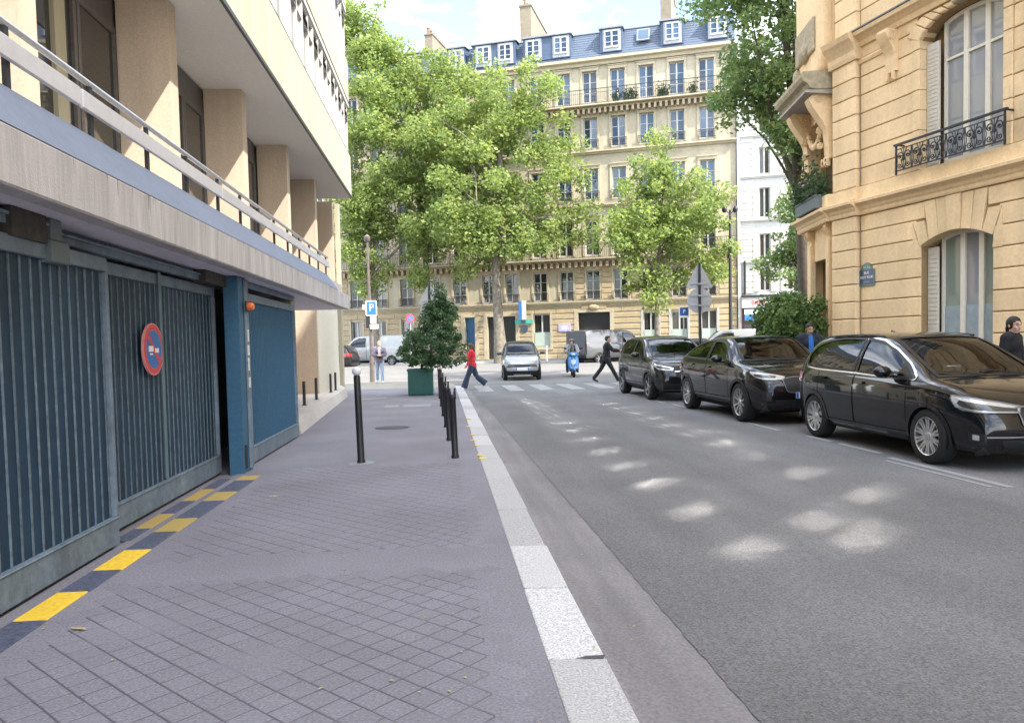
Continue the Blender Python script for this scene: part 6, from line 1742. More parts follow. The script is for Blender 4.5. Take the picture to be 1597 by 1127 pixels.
# ---- near compact people carrier
MPV = dict(L=4.34, W=1.80, R=.325, tw=.21, axles=(-1.34, 1.33), paint=black_paint, sill=.34, ns=170, spokes=(10, .22), tum=.34,
  top=[(-2.05, .27), (-2.15, .36), (-2.175, .50), (-2.165, .68), (-2.13, .86), (-2.07, 1.03), (-1.97, 1.20), (-1.84, 1.37), (-1.66, 1.48), (-1.35, 1.535), (-.8, 1.558), (-.2, 1.553), (.15, 1.515), (.42, 1.43), (.95, 1.17), (1.28, 1.005), (1.42, .975), (1.75, .90), (1.98, .80), (2.10, .68), (2.155, .55), (2.165, .42), (2.14, .30), (2.06, .21)],
  wid=[(-2.2, .70), (-2.0, .80), (-1.7, .865), (-1.0, .895), (0, .90), (1.0, .897), (1.6, .875), (1.95, .80), (2.2, .70)],
  belt=[(-2.2, 1.0), (-1.8, 1.03), (-1.0, 1.01), (0, .98), (.8, .955), (1.3, .935), (1.8, .86), (2.2, .72)],
  bot=[(-2.2, .30), (-1.7, .24), (1.6, .22), (2.2, .20)],
  windows=[([(-.22, 1.475), (.15, 1.425), (.48, 1.31), (.80, 1.15), (1.02, 1.02)], [(-.22, 1.03), (.15, 1.015), (.5, 1.0), (.80, .99), (1.02, .985)]),
           ([(-1.68, 1.26), (-1.52, 1.385), (-1.25, 1.455), (-.8, 1.492), (-.29, 1.483)], [(-1.66, 1.10), (-1.5, 1.066), (-1.25, 1.055), (-.8, 1.045), (-.29, 1.033)])],
  chrome=[(-1.74, 1.16), (-1.70, 1.28), (-1.53, 1.41), (-1.25, 1.478), (-.8, 1.513), (-.25, 1.502), (.16, 1.447), (.50, 1.328), (.83, 1.165), (1.08, 1.0), (1.06, .966), (.5, .978), (-.25, 1.01), (-1.25, 1.033), (-1.62, 1.06)],
  ws=(1.24, .26, .66, .57), rw=(-2.02, -1.72, .60, .52), doors=[('front_door', (-.23, .95)), ('rear_door', (-1.22, -.25))], bonnet=(1.30, 2.02), cabin=(-1.7, 1.15), mirror=(.62, 1.01), plate=(2.17, .46, True),
  crease=[(-2.0, .86), (-1.2, .86), (0, .84), (.9, .83), (1.2, .83)],
  patches=[('headlight', 'FR', [(-.66 + .0, .835), (-.40, .80), (.0, .755), (.28, .715)], [(-.68 + .0, .80), (-.60, .70), (-.30, .655), (.28, .645)], lamp_glass, .010),
           ('headlight_inner', 'FR', [(-.55, .775), (-.30, .745), (.0, .71), (.24, .69)], [(-.58, .74), (-.48, .70), (-.25, .675), (.24, .66)], lamp_dark, .016),
           ('kidney_grille', 'F', [(-.36, .70), (-.2, .715), (-.04, .715)], [(-.33, .52), (-.2, .50), (-.05, .50)], trim_black, .008), ('kidney_grille', 'F', [(.04, .715), (.2, .715), (.36, .70)], [(.05, .50), (.2, .50), (.33, .52)], trim_black, .008),
           ('lower_intake', 'F', [(-.55, .36), (0, .37), (.55, .36)], [(-.50, .26), (0, .25), (.50, .26)], trim_black, .006),
           ('bumper_blade', 'F', [(-.70, .40), (0, .405), (.70, .40)], [(-.70, .385), (0, .385), (.70, .385)], chrome, .012),
           ('fog_lamp_recess', 'FR', [(-.40, .44), (-.15, .43)], [(-.40, .33), (-.15, .31)], trim_black, .008), ('fog_lamp', 'FR', [(-.34, .415), (-.24, .41)], [(-.34, .36), (-.24, .355)], lamp_glass, .014),
           ('tail_light', 'BR', [(-.66 , 1.02), (-.50, 1.01), (-.30, .97)], [(-.70, .80), (-.52, .83), (-.32, .84)], tail_red, .010)],
  ribbons=[('kidney_frame', 'F', [(-.36, .70), (-.2, .715), (-.04, .715), (-.05, .50), (-.2, .50), (-.33, .52)], .016, rim_d, .014, True), ('kidney_frame', 'F', [(.04, .715), (.2, .715), (.36, .70), (.33, .52), (.2, .50), (.05, .50)], .016, rim_d, .014, True),
           ('headlight_rim', 'FR', [(-.67, .83), (-.40, .80), (.0, .757), (.28, .715), (.28, .645), (-.30, .655), (-.60, .70), (-.69, .79)], .012, rim_d, .014, True)])
LINE = 'black cars parked along the right kerb'
car, C_ = build_car('parked_car', 'nearest parked black people carrier with bright multi spoke wheels and chrome window line', 'car', MPV, LINE)
place(car, 6.42, 9.78, -.088, radians(-90 + .8))
mm = MB(); mm.box(.93, 1.02, -.40, -.22, 1.075, 1.13); tk = mm.build('windscreen_card', M('pale_card', (.62, .68, .68), rough=.6, var=.2, scale=40), car)
for sg in (-1, 1):
    mm = MB(); mm.tube([tuple(C_.hit('T', x, sg * .62, .025)) for x in np.linspace(-1.5, .1, 14)], .014, 6); mm.build('roof_rail', trim_black, car, smooth=True)

# ---- fastback crossover in the middle
FB = dict(L=4.68, W=1.88, R=.36, tw=.235, axles=(-1.43, 1.44), paint=black_paint, sill=.42, ns=140, spokes=(5, .30), tum=.40, rear_glass=car_glass_d,
  top=[(-2.18, .33), (-2.29, .45), (-2.335, .62), (-2.33, .82), (-2.29, 1.0), (-2.17, 1.10), (-1.95, 1.19), (-1.5, 1.36), (-1.0, 1.495), (-.5, 1.565), (0, 1.58), (.32, 1.555), (.60, 1.47), (1.0, 1.22), (1.2, 1.10), (1.38, 1.07), (1.8, 1.01), (2.1, .92), (2.25, .80), (2.32, .64), (2.335, .48), (2.29, .33), (2.2, .25)],
  wid=[(-2.35, .76), (-2.1, .86), (-1.7, .92), (-1.0, .94), (1.0, .938), (1.7, .92), (2.05, .86), (2.35, .74)],
  belt=[(-2.35, 1.02), (-1.8, 1.10), (-1.0, 1.09), (0, 1.06), (.9, 1.04), (1.3, 1.02), (1.9, .94), (2.35, .78)],
  bot=[(-2.3, .34), (-1.8, .30), (1.7, .28), (2.3, .24)],
  windows=[([(-.20, 1.485), (.25, 1.46), (.55, 1.36), (.80, 1.22), (.96, 1.11)], [(-.20, 1.11), (.25, 1.10), (.55, 1.09), (.80, 1.08), (.96, 1.075)]),
           ([(-1.62, 1.215), (-1.4, 1.32), (-1.0, 1.43), (-.6, 1.485), (-.27, 1.49)], [(-1.60, 1.17), (-1.4, 1.145), (-1.0, 1.13), (-.6, 1.12), (-.27, 1.112)])],
  chrome=None, ws=(1.16, .36, .70, .60), rw=(-2.0, -1.25, .62, .54), doors=[('front_door', (-.22, .95)), ('rear_door', (-1.22, -.24))], bonnet=(1.24, 2.2), cabin=(-1.7, 1.1), mirror=(.66, 1.09), plate=(2.33, .52, True), arch=trim_black,
  crease=[(-2.2, .95), (-1.4, .93), (0, .90), (1.2, .90), (1.6, .92)],
  patches=[('headlight', 'FR', [(-.74, .93), (-.45, .91), (-.1, .875), (.14, .84)], [(-.74, .90), (-.50, .82), (-.2, .79), (.14, .785)], lamp_glass, .010), ('headlight_inner', 'FR', [(-.60, .885), (-.4, .87), (-.05, .845)], [(-.58, .855), (-.40, .825), (-.05, .81)], lamp_dark, .016),
           ('kidney_grille', 'F', [(-.46, .80), (-.25, .83), (-.03, .83)], [(-.40, .58), (-.25, .56), (-.05, .56)], trim_black, .008), ('kidney_grille', 'F', [(.03, .83), (.25, .83), (.46, .80)], [(.05, .56), (.25, .56), (.40, .58)], trim_black, .008),
           ('lower_intake', 'F', [(-.6, .44), (0, .45), (.6, .44)], [(-.5, .31), (0, .30), (.5, .31)], trim_black, .006), ('corner_intake', 'FR', [(-.35, .60), (-.08, .58)], [(-.33, .44), (-.08, .42)], trim_black, .008),
           ('tail_light', 'BR', [(-.74, 1.03), (-.5, 1.03), (-.2, .99)], [(-.76, .93), (-.5, .90), (-.2, .88)], tail_red, .010)],
  ribbons=[('kidney_frame', 'F', [(-.46, .80), (-.25, .83), (-.03, .83), (-.05, .56), (-.25, .56), (-.40, .58)], .013, rim_d, .013, True), ('kidney_frame', 'F', [(.03, .83), (.25, .83), (.46, .80), (.40, .58), (.25, .56), (.05, .56)], .013, rim_d, .013, True)])
car2, C2 = build_car('parked_car', 'middle parked black fastback crossover with five split spoke wheels and dark cladding', 'car', FB, LINE)
place(car2, 6.18, 14.98, -.088, radians(-90 + 1.0))
# ---- upright SUV at the far end of the row
SUV = dict(L=4.45, W=1.84, R=.35, tw=.225, axles=(-1.33, 1.34), paint=black_paint2, sill=.42, ns=120, spokes=(5, 0), tum=.34, rim=rim_d,
  top=[(-2.05, .34), (-2.18, .45), (-2.22, .62), (-2.215, .85), (-2.16, 1.05), (-2.06, 1.26), (-1.92, 1.47), (-1.72, 1.585), (-1.35, 1.635), (-.6, 1.655), (-.05, 1.64), (.22, 1.58), (.55, 1.44), (.95, 1.20), (1.12, 1.12), (1.3, 1.09), (1.75, 1.03), (2.02, .93), (2.15, .80), (2.215, .62), (2.22, .46), (2.17, .33), (2.08, .26)],
  wid=[(-2.25, .74), (-2.0, .84), (-1.6, .90), (-.8, .92), (1.0, .918), (1.6, .90), (1.95, .83), (2.25, .72)], belt=[(-2.25, 1.04), (-1.8, 1.10), (-1.0, 1.09), (0, 1.06), (.8, 1.05), (1.2, 1.03), (1.8, .95), (2.25, .78)],
  bot=[(-2.2, .35), (-1.7, .30), (1.6, .28), (2.2, .25)],
  windows=[([(-.18, 1.555), (.15, 1.515), (.45, 1.38), (.72, 1.23), (.88, 1.12)], [(-.18, 1.115), (.15, 1.105), (.45, 1.095), (.72, 1.085), (.88, 1.08)]), ([(-1.75, 1.34), (-1.55, 1.49), (-1.2, 1.555), (-.7, 1.575), (-.25, 1.56)], [(-1.70, 1.18), (-1.5, 1.15), (-1.2, 1.14), (-.7, 1.13), (-.25, 1.118)])],
  ws=(1.08, .26, .68, .60), rw=(-2.1, -1.8, .6, .54), doors=[('front_door', (-.2, .9)), ('rear_door', (-1.15, -.22))], bonnet=(1.16, 2.1), cabin=(-1.7, 1.05), mirror=(.58, 1.10), plate=(2.2, .55, True), arch=trim_black, rear_glass=car_glass_d,
  crease=[(-2.1, .93), (-1.3, .92), (0, .90), (1.2, .90)],
  patches=[('headlight', 'FR', [(-.66, .93), (-.35, .90), (.1, .83)], [(-.68, .88), (-.45, .80), (.1, .76)], lamp_glass, .010), ('headlight_inner', 'FR', [(-.55, .88), (-.3, .86), (.0, .815)], [(-.53, .85), (-.3, .82), (.0, .785)], lamp_dark, .016), ('grille', 'F', [(-.45, .80), (0, .82), (.45, .80)], [(-.40, .60), (0, .58), (.40, .60)], trim_black, .008),
           ('lower_intake', 'F', [(-.6, .45), (0, .46), (.6, .45)], [(-.5, .32), (0, .31), (.5, .32)], trim_black, .006), ('skid_plate', 'F', [(-.7, .305), (0, .305), (.7, .305)], [(-.66, .27), (0, .27), (.66, .27)], rim_d, .012), ('tail_light', 'BR', [(-.66, 1.1), (-.4, 1.06)], [(-.68, .88), (-.42, .86)], tail_red, .010)],
  ribbons=[('grille_bar', 'F', [(-.44, .74), (0, .755), (.44, .74)], .02, chrome, .014, False)])
car3, C3 = build_car('parked_car', 'farthest parked black upright SUV at the crossing end of the row', 'car', SUV, LINE)
place(car3, 5.98, 20.6, -.088, radians(-90 + 1.2))

# ---- tiny two seater coming towards us over the crossing
SM = dict(L=2.7, W=1.58, R=.29, tw=.17, axles=(-.93, .94), paint=grey_paint, sill=.36, ns=90, spokes=(6, 0), tum=.30, rim=rim_d, round=.12,
  top=[(-1.22, .30), (-1.31, .42), (-1.335, .62), (-1.32, .84), (-1.27, 1.04), (-1.15, 1.28), (-.98, 1.45), (-.72, 1.53), (-.3, 1.555), (.0, 1.535), (.2, 1.46), (.48, 1.24), (.72, 1.04), (.86, .98), (1.08, .90), (1.22, .79), (1.30, .62), (1.335, .46), (1.31, .32), (1.22, .23)],
  wid=[(-1.35, .62), (-1.15, .71), (-.8, .77), (0, .79), (.6, .785), (1.0, .75), (1.35, .64)], belt=[(-1.35, .98), (-.9, 1.02), (0, .98), (.6, .95), (.9, .90), (1.35, .74)], bot=[(-1.3, .30), (1.3, .22)],
  windows=[([(-.55, 1.455), (-.1, 1.45), (.25, 1.31), (.55, 1.09)], [(-.55, 1.06), (-.1, 1.04), (.25, 1.02), (.55, 1.0)])], ws=(.80, .16, .60, .52), rw=(-1.2, -.95, .54, .48), doors=[('door', (-.62, .62))], bonnet=(.80, 1.26), bonnet_paint=paint('sky_grey_bonnet', (.30, .31, .33), .25, .3), cabin=(-.7, .7), mirror=(.46, 1.02), plate=(1.33, .44, True), fin=False,  # bonnet paler than the body: sky reflection put into its colour
  patches=[('headlight', 'FR', [(-.62, .80), (-.50, .81), (-.30, .77)], [(-.63, .72), (-.50, .66), (-.30, .65)], lamp_glass, .010), ('grille', 'F', [(-.32, .60), (0, .61), (.32, .60)], [(-.30, .53), (0, .52), (.30, .53)], trim_black, .008), ('front_bumper', 'F', [(-.62, .50), (0, .51), (.62, .50)], [(-.60, .38), (0, .37), (.60, .38)], silver_paint, .006), ('lower_intake', 'F', [(-.5, .35), (0, .35), (.5, .35)], [(-.45, .27), (0, .26), (.45, .27)], trim_black, .008),
           ('nose_panel', 'F', [(-.5, .72), (0, .74), (.5, .72)], [(-.45, .63), (0, .63), (.45, .63)], silver_paint, .007), ('tail_light', 'BR', [(-.60, .95), (-.45, .94)], [(-.60, .75), (-.45, .74)], tail_red, .01)],
  ribbons=[('badge_ring', 'F', [(.05 * cos(q), .68 + .05 * sin(q)) for q in np.linspace(0, 2 * pi, 12, endpoint=False)], .012, chrome, .014, True)])
car4, C4 = build_car('small_car', 'tiny grey two seater car facing the viewer at the crossing', 'car', SM)
place(car4, 3.08, 32.6, -.075, radians(-92)); car4.scale = (1.05, 1.05, 1.05)
# ---- parked far cars and vans
VAN = dict(L=4.95, W=1.94, R=.33, tw=.21, axles=(-1.55, 1.50), paint=white_car, sill=.42, ns=80, spokes=(6, 0), tum=.14, rim=rim_d, round=.10, fin=False,
  top=[(-2.40, .38), (-2.47, .5), (-2.48, .8), (-2.48, 1.2), (-2.45, 1.7), (-2.40, 1.88), (-2.2, 1.96), (-1, 1.98), (.4, 1.97), (.85, 1.93), (1.15, 1.80), (1.55, 1.42), (1.78, 1.20), (1.95, 1.13), (2.25, 1.02), (2.40, .86), (2.47, .65), (2.47, .45), (2.42, .33), (2.32, .27)],
  wid=[(-2.5, .93), (-2.3, .96), (1.2, .97), (1.9, .93), (2.2, .86), (2.5, .74)], belt=[(-2.5, 1.25), (0, 1.22), (1.2, 1.18), (1.8, 1.10), (2.5, .82)], bot=[(-2.5, .36), (2.4, .27)],
  windows=[([(.30, 1.78), (.75, 1.75), (1.15, 1.58), (1.48, 1.27)], [(.30, 1.24), (.75, 1.23), (1.15, 1.22), (1.48, 1.21)])], ws=(1.74, 1.02, .76, .70), doors=[('front_door', (.22, 1.42)), ('sliding_door', (-.95, .20))], bonnet=(1.80, 2.36), cabin=(-.2, 1.6), mirror=(1.28, 1.26), plate=(-2.48, .62, False),
  patches=[('headlight', 'FR', [(-.66, .98), (-.35, .92)], [(-.68, .80), (-.38, .74)], lamp_glass, .01), ('grille', 'F', [(-.5, .78), (0, .79), (.5, .78)], [(-.45, .66), (0, .65), (.45, .66)], trim_black, .008), ('bumper', 'F', [(-.8, .52), (0, .53), (.8, .52)], [(-.8, .34), (0, .33), (.8, .34)], trim_black, .01), ('tail_light', 'B', [(-.87, 1.35), (-.76, 1.35)], [(-.87, .85), (-.76, .85)], tail_red, .012, 5), ('tail_light', 'B', [(.76, 1.35), (.87, 1.35)], [(.76, .85), (.87, .85)], tail_red, .012, 5), ('rear_bumper', 'B', [(-.8, .58), (0, .58), (.8, .58)], [(-.8, .40), (0, .40), (.8, .40)], trim_black, .012)])
HB = dict(MPV); HB.update(ns=80, paint=black_paint2, spokes=(5, 0), rim=rim_d, fin=False, chrome=None)
van, _ = build_car('parked_van', 'pale grey panel van parked across the boulevard at the left behind the tall pole', 'van', VAN, body=M('dusty_white_van', (.33, .34, .335), rough=.35, var=.06, obj=True, coat=.5))
place(van, -4.75, 50.6, .22, radians(160))
hb, _ = build_car('parked_car', 'black hatchback parked ahead of the pale van, partly hidden by the left building', 'car', HB)
place(hb, -7.75, 48.4, .06, radians(162))
V2 = dict(VAN); V2.update(patches=VAN['patches'] + [('rear_pane', 'B', [(-.72, 1.72), (-.06, 1.74)], [(-.72, 1.28), (-.06, 1.28)], lamp_dark, .01), ('rear_pane', 'B', [(.06, 1.74), (.72, 1.72)], [(.06, 1.28), (.72, 1.28)], lamp_dark, .01)])
gv, _ = build_car('parked_van', 'grey van seen from behind beside the gateway, dark rear doors and silver flank', 'van', V2, body=paint('grey_van_paint', (.11, .112, .118), .4, .2))
place(gv, 9.55, 44.6, .17, radians(28))
m = MB(); m.box(-2.52, -2.495, -.88, .88, .60, 1.9); m.build('rear_doors', M('dark_van_door', (.045, .047, .06), rough=.5, var=.1, obj=True), gv, bevel=.01)
S2 = dict(HB); S2.update(paint=silver_paint)
sc, _ = build_car('parked_car', 'silver hatchback in the boulevard beyond the black crossover, only its roof showing', 'car', S2)
place(sc, 12.3, 39.3, .0, radians(165))
wv, _ = build_car('parked_van', 'white van in the boulevard behind the crossover roof, only its top showing', 'van', VAN)
place(wv, 14.6, 37.4, -.05, radians(165))
# ================================================================ PEOPLE
skin_a = M('skin_fair', (.52, .32, .24), rough=.55, var=.06, scale=20, obj=True); skin_b = M('skin_tan', (.46, .28, .20), rough=.55, var=.06, scale=20, obj=True)
hair_d = M('dark_hair', (.018, .014, .012), rough=.6, var=.4, scale=60, obj=True); hair_b = M('brown_hair', (.10, .05, .028), rough=.6, var=.4, scale=60, obj=True); hair_g = M('cropped_fair_hair', (.30, .22, .15), rough=.7, var=.2, scale=60, obj=True)
eye_m = M('eye_dark', (.02, .015, .012), rough=.3); lip_m = M('lips', (.36, .15, .13), rough=.5)
def cloth(name, c, **k): return M(name, c, rough=.9, var=.16, scale=14, bump=.35, bscale=28, obj=True, bdist=.03, **k)

def rem(o, vox, it=5, fac=.5):
    r = o.modifiers.new('remesh', 'REMESH'); r.mode = 'VOXEL'; r.voxel_size = vox; r.use_smooth_shade = True
    if it: s = o.modifiers.new('smooth', 'SMOOTH'); s.factor = fac; s.iterations = it
    return o

class Fig:
    """one standing, walking or sitting figure; x forward, y left, z up"""
    def __init__(f, h=1.75, lean=.05, legs=((.1, .05), (-.1, .1)), arms=((.1, .12, .2), (-.1, .12, .2)), head=(0, 0), female=False, twist=0, hipz=None, armin=(0, 0)):
        k = h / 1.75; f.k = k; f.fem = female; f.head_yaw, f.head_pitch = head
        f.pel = V((0, 0, .93)); f.chest = f.pel + V((sin(lean), 0, cos(lean))) * .34; f.neck = f.pel + V((sin(lean), 0, cos(lean))) * .535
        sw = .165 if female else .185; hw = .095
        f.hip, f.knee, f.ank, f.toe, f.sh, f.el, f.wr, f.hd = [], [], [], [], [], [], [], []
        for i, sg in enumerate((1, -1)):
            a, b_ = legs[i][0], legs[i][1]; out = legs[i][2] if len(legs[i]) > 2 else 0
            hp = f.pel + V((0, sg * hw, -.02)); kn = hp + V((sin(a) * cos(out), sg * sin(out) * .8 * abs(sin(a)) + sg * .01, -cos(a))) * .44
            an = kn + V((sin(a - b_), sg * .0, -cos(a - b_))) * .42
            ft = legs[i][3] if len(legs[i]) > 3 else -.06
            f.hip.append(hp); f.knee.append(kn); f.ank.append(an); f.toe.append(an + V((cos(ft) * .17, sg * .03, sin(ft) * .17 - .045)))
            s0 = f.neck + V((-.01 - sg * sin(twist) * .1, sg * sw, -.055)); a, o_, e = arms[i][:3]; inn = arms[i][3] if len(arms[i]) > 3 else 0
            el = s0 + V((sin(a) * cos(o_), sg * sin(o_), -cos(a) * cos(o_))) * .285
            wr = el + V((sin(a + e) * cos(inn), -sg * sin(inn), -cos(a + e) * cos(inn))) * .25
            f.sh.append(s0); f.el.append(el); f.wr.append(wr); f.hd.append((wr - el).normalized())
        dz = min(min(p.z for p in f.ank) - .085, min(p.z for p in f.toe) - .03) if hipz is None else f.pel.z * 0 - (hipz / k - f.pel.z)
        for L_ in (f.hip, f.knee, f.ank, f.toe, f.sh, f.el, f.wr): 
            for p in L_: p.z -= dz
        for p in (f.pel, f.chest, f.neck): p.z -= dz
        f.hc = f.neck + V((.025 + .02 * sin(lean), 0, .145))
    def S(f, m): m.v = [tuple(V(p) * f.k) for p in m.v]; return m
    def hand(f, m, i, closed=.35):
        w, d = f.wr[i], f.hd[i]; sg = (1, -1)[i]
        side = V((1, 0, 0)) - d * d.x
        if side.length < .2: side = V((0, 0, 1)) - d * d.z
        side.normalize(); nrm = d.cross(side); palm = w + d * .075
        m.tube([w - d * .02, w + d * .03, palm], [.027, .033, .036], 8)
        for q, (off, ln) in enumerate(((.030, .075), (.010, .085), (-.011, .078), (-.031, .06))):
            b = palm + side * off; t = b + d * ln * .55; e = t + (d * cos(closed * 1.4) - nrm * sg * sin(closed * 1.4)) * ln * .5
            m.tube([b - d * .02, b, t, e], [.011, .0115, .010, .008], 6)
        b = w + d * .03 + side * .03; m.tube([b, b + d * .03 + side * .025, b + d * .065 + side * .028], [.013, .012, .009], 6)
    def build(f, root, skin, vox=.012, **c):
        m = MB(); P, Cc, N = f.pel, f.chest, f.neck; wd = .9 if f.fem else 1
        m.ball(P + V((0, 0, .0)), (.115, .15 * (1.06 if f.fem else 1), .12), 16, 10); m.ball((P + Cc) / 2, (.10, .125 * wd, .17), 16, 10); m.ball(Cc + V((0, 0, .04)), (.115, .155 * wd, .17), 16, 10)
        m.tube([N + V((-.012, 0, -.06)), N + V((.005, 0, .03)), f.hc + V((-.01, 0, -.04))], [.065, .052, .05], 10)
        for i in (0, 1):
            m.tube([f.sh[1 - i] * .5 + N * .5, f.sh[i]], [.06, .056], 10); m.ball(f.sh[i], .06, 10, 8)
            m.tube([f.sh[i], f.sh[i].lerp(f.el[i], .5), f.el[i]], [.052, .047, .038], 10); m.tube([f.el[i], f.el[i].lerp(f.wr[i], .35), f.wr[i]], [.038, .039, .026], 10); f.hand(m, i, c.get('grip', .35))
            m.tube([f.hip[i], f.hip[i].lerp(f.knee[i], .4), f.knee[i]], [.085, .075, .053], 10); m.tube([f.knee[i], f.knee[i].lerp(f.ank[i], .32), f.ank[i]], [.052, .056, .035], 10); m.tube([f.ank[i], f.toe[i] * .5 + f.ank[i] * .5 - V((0, 0, .02)), f.toe[i]], [.04, .04, .03], 8)
        # head: skull, jaw, nose, brow, lips, ears
        hm = MB(); Rh = Matrix.Rotation(f.head_yaw, 3, 'Z') @ Matrix.Rotation(f.head_pitch, 3, 'Y')
        hm.ball((-.012, 0, .022), (.098, .076, .098), 18, 14); hm.ball((.022, 0, -.045), (.070, .058, .072), 14, 10); hm.ball((.055, 0, -.098), (.03, .034, .022), 10, 8)
        hm.tube([(.086, 0, .015), (.104, 0, -.015), (.116, 0, -.036), (.10, 0, -.044)], [.009, .011, .016, .012], 8); hm.tube([(.078, -.04, .030), (.092, 0, .028), (.078, .04, .030)], .012, 6)
        for sg in (-1, 1): hm.ball((-.012, sg * .078, -.012), (.022, .011, .034), 8, 8); hm.ball((.07, sg * .04, -.03), (.02, .02, .022), 8, 6)
        hm.tube([(.080, -.024, -.070), (.093, 0, -.068), (.080, .024, -.070)], .008, 6)
        hv = [tuple(Rh @ V(p) + f.hc) for p in hm.v]; m.add(hv, hm.f)
        body = rem(f.S(m).build('body', skin, root, smooth=True), vox * f.k, 3)
        H = lambda p: tuple((Rh @ V(p) + f.hc) * f.k)
        for sg in (-1, 1):
            e = MB(); e.ball((0, 0, 0), (.006, .012, .0065), 8, 6); e.v = [H(V(p) + V((.083, sg * .031, .008))) for p in e.v]; e.build('eye', eye_m, body, smooth=True)
            e = MB(); e.tube([H((.088, sg * .016, .034)), H((.090, sg * .032, .040)), H((.078, sg * .052, .034))], [.004, .0055, .003], 5); e.build('eyebrow', c.get('hair_m', hair_d), body)
        e = MB(); e.tube([H((.086, -.022, -.069)), H((.1, 0, -.068)), H((.086, .022, -.069))], [.003, .0065, .003], 6); e.build('lips', lip_m, body)
        if 'top' in c:
            t = MB(); x = c.get('loose', .016); tz = c.get('hem', -.10)
            t.ball(Cc + V((0, 0, .05)), (.125 + x, .168 * wd + x, .165), 16, 10); t.ball((P + Cc) / 2, (.115 + x, .14 * wd + x, .20), 16, 10); t.tube([P + V((0, 0, tz)), P + V((0, 0, .08))], [.155 + x * .6, .13 + x], 16); 
            for i in (0, 1):
                t.tube([N * .6 + f.sh[i] * .4 + V((0, 0, .005)), f.sh[i]], [.062 + x, .06 + x], 10); t.ball(f.sh[i], .066 + x, 10, 8)
                t.tube([f.sh[i], f.sh[i].lerp(f.el[i], .5), f.el[i]], [.060 + x, .054 + x, .046 + x], 10); t.tube([f.el[i], f.el[i].lerp(f.wr[i], .45), f.el[i].lerp(f.wr[i], c.get('cuff', .97))], [.046 + x, .045 + x, .036 + x * .8], 10)
            t.tube([N + V((-.015, 0, -.05)), N + V((0, 0, .035))], [.085 + x * .6, .062 + x * .4], 12)
            rem(f.S(t).build('jacket' if c.get('jacket') else 'top', c['top'], root, smooth=True), vox * 1.1 * f.k, 2)
            if c.get('shirt'):
                b = MB(); q0, q1 = N + V((.075 + x * .4, 0, .01)), P.lerp(Cc, .45) + V((.135 + x, 0, 0)); n = 8
                for j in range(n):
                    a = q0.lerp(q1, j / n); d = q0.lerp(q1, (j + 1) / n); wa, wb = .045 + .012 * j / n, .045 + .012 * (j + 1) / n; bu = .03 * sin(pi * min(1, (j + .3) / n)); bu2 = .03 * sin(pi * min(1, (j + 1.3) / n))
                    b.add([a + V((bu, -wa, 0)), a + V((bu + .012, 0, 0)), a + V((bu, wa, 0)), d + V((bu2, wb, 0)), d + V((bu2 + .012, 0, 0)), d + V((bu2, -wb, 0))], [(0, 1, 4, 5), (1, 2, 3, 4)])
                f.S(b).build('shirt', c['shirt'], root, smooth=True)
        if 'legs' in c:
            t = MB(); x = c.get('legloose', .014); t.ball(P + V((0, 0, -.01)), (.125, .162, .13), 16, 10); t.tube([P + V((0, 0, .02)), P + V((0, 0, .12))], [.14, .128], 14)
            for i in (0, 1):
                fl = c.get('flare', 0)
                t.tube([f.hip[i], f.hip[i].lerp(f.knee[i], .4), f.knee[i]], [.092 + x, .082 + x, .062 + x], 12); t.tube([f.knee[i], f.knee[i].lerp(f.ank[i], .4), f.ank[i] + (f.ank[i] - f.knee[i]).normalized() * .02], [.062 + x, .060 + x + fl * .4, .050 + x + fl], 12)
            rem(f.S(t).build('trousers', c['legs'], root, smooth=True), vox * 1.1 * f.k, 2)
        if 'shoes' in c:
            for i in (0, 1):
                t = MB(); A, T = f.ank[i], f.toe[i]; d = (T - A); hl = A - V((d.x, d.y, 0)) * .28; bz = V((0, 0, -.045))
                t.tube([hl + bz, A + bz * .7, A.lerp(T, .55) + V((0, 0, -.012)), T + V((d.x, d.y, 0)) * .12], [.040, .048, .043, .030], 10); t.tube([A + V((0, 0, .02)), A + V((0, 0, -.03))], [.045, .048], 10)
                rem(f.S(t).build('shoe', c['shoes'], root, smooth=True), .010 * f.k, 2)
        hs = c.get('hair', 'short')
        if hs:
            t = MB(); b = MB(); b.ball((-.018, 0, .026), (.101, .080, .101), 20, 14); keep = []
            line = {'short': .055, 'crop': .075, 'long': .055, 'tied': .058}[hs]
            for fc in b.f:
                cpt = sum((V(b.v[q]) for q in fc), V((0, 0, 0))) / len(fc)
                if cpt.z > line + .02 * (cpt.x > .05) or (cpt.x < (.035 if hs in ('long', 'tied') else .0) - .25 * max(0, (.02 - cpt.z)) and cpt.z > (-.06 if hs != 'crop' else .0)): keep.append(fc)
            t.add(b.v, keep)
            if hs == 'long': t.tube([(-.07, 0, .03), (-.095, .0, -.06), (-.10, 0, -.17), (-.085, 0, -.25)], [.07, .075, .06, .02], 12); [t.tube([(-.01, sg * .078, .03), (-.02, sg * .085, -.06), (-.04, sg * .08, -.16)], [.03, .03, .012], 8) for sg in (-1, 1)]
            if hs == 'tied': t.tube([(-.06, 0, -.03), (-.08, 0, -.08), (-.095, 0, -.14)], [.058, .045, .02], 10)
            t.v = [tuple(Rh @ V(p) + f.hc) for p in t.v]; o = f.S(t).build('hair', c.get('hair_m', hair_d), root, smooth=True)
            if hs != 'x': sd = o.modifiers.new('thick', 'SOLIDIFY'); sd.thickness = .007; sd.offset = 1
        return body

def person(label, h, loc, heading, skin, fig, group=None, **c):
    root = thing('person', label, 'person', (0, 0, 0), group); f = Fig(h=h, **fig); f.build(root, skin, **c)
    root.location = loc; root.rotation_euler = (0, 0, heading); return root, f

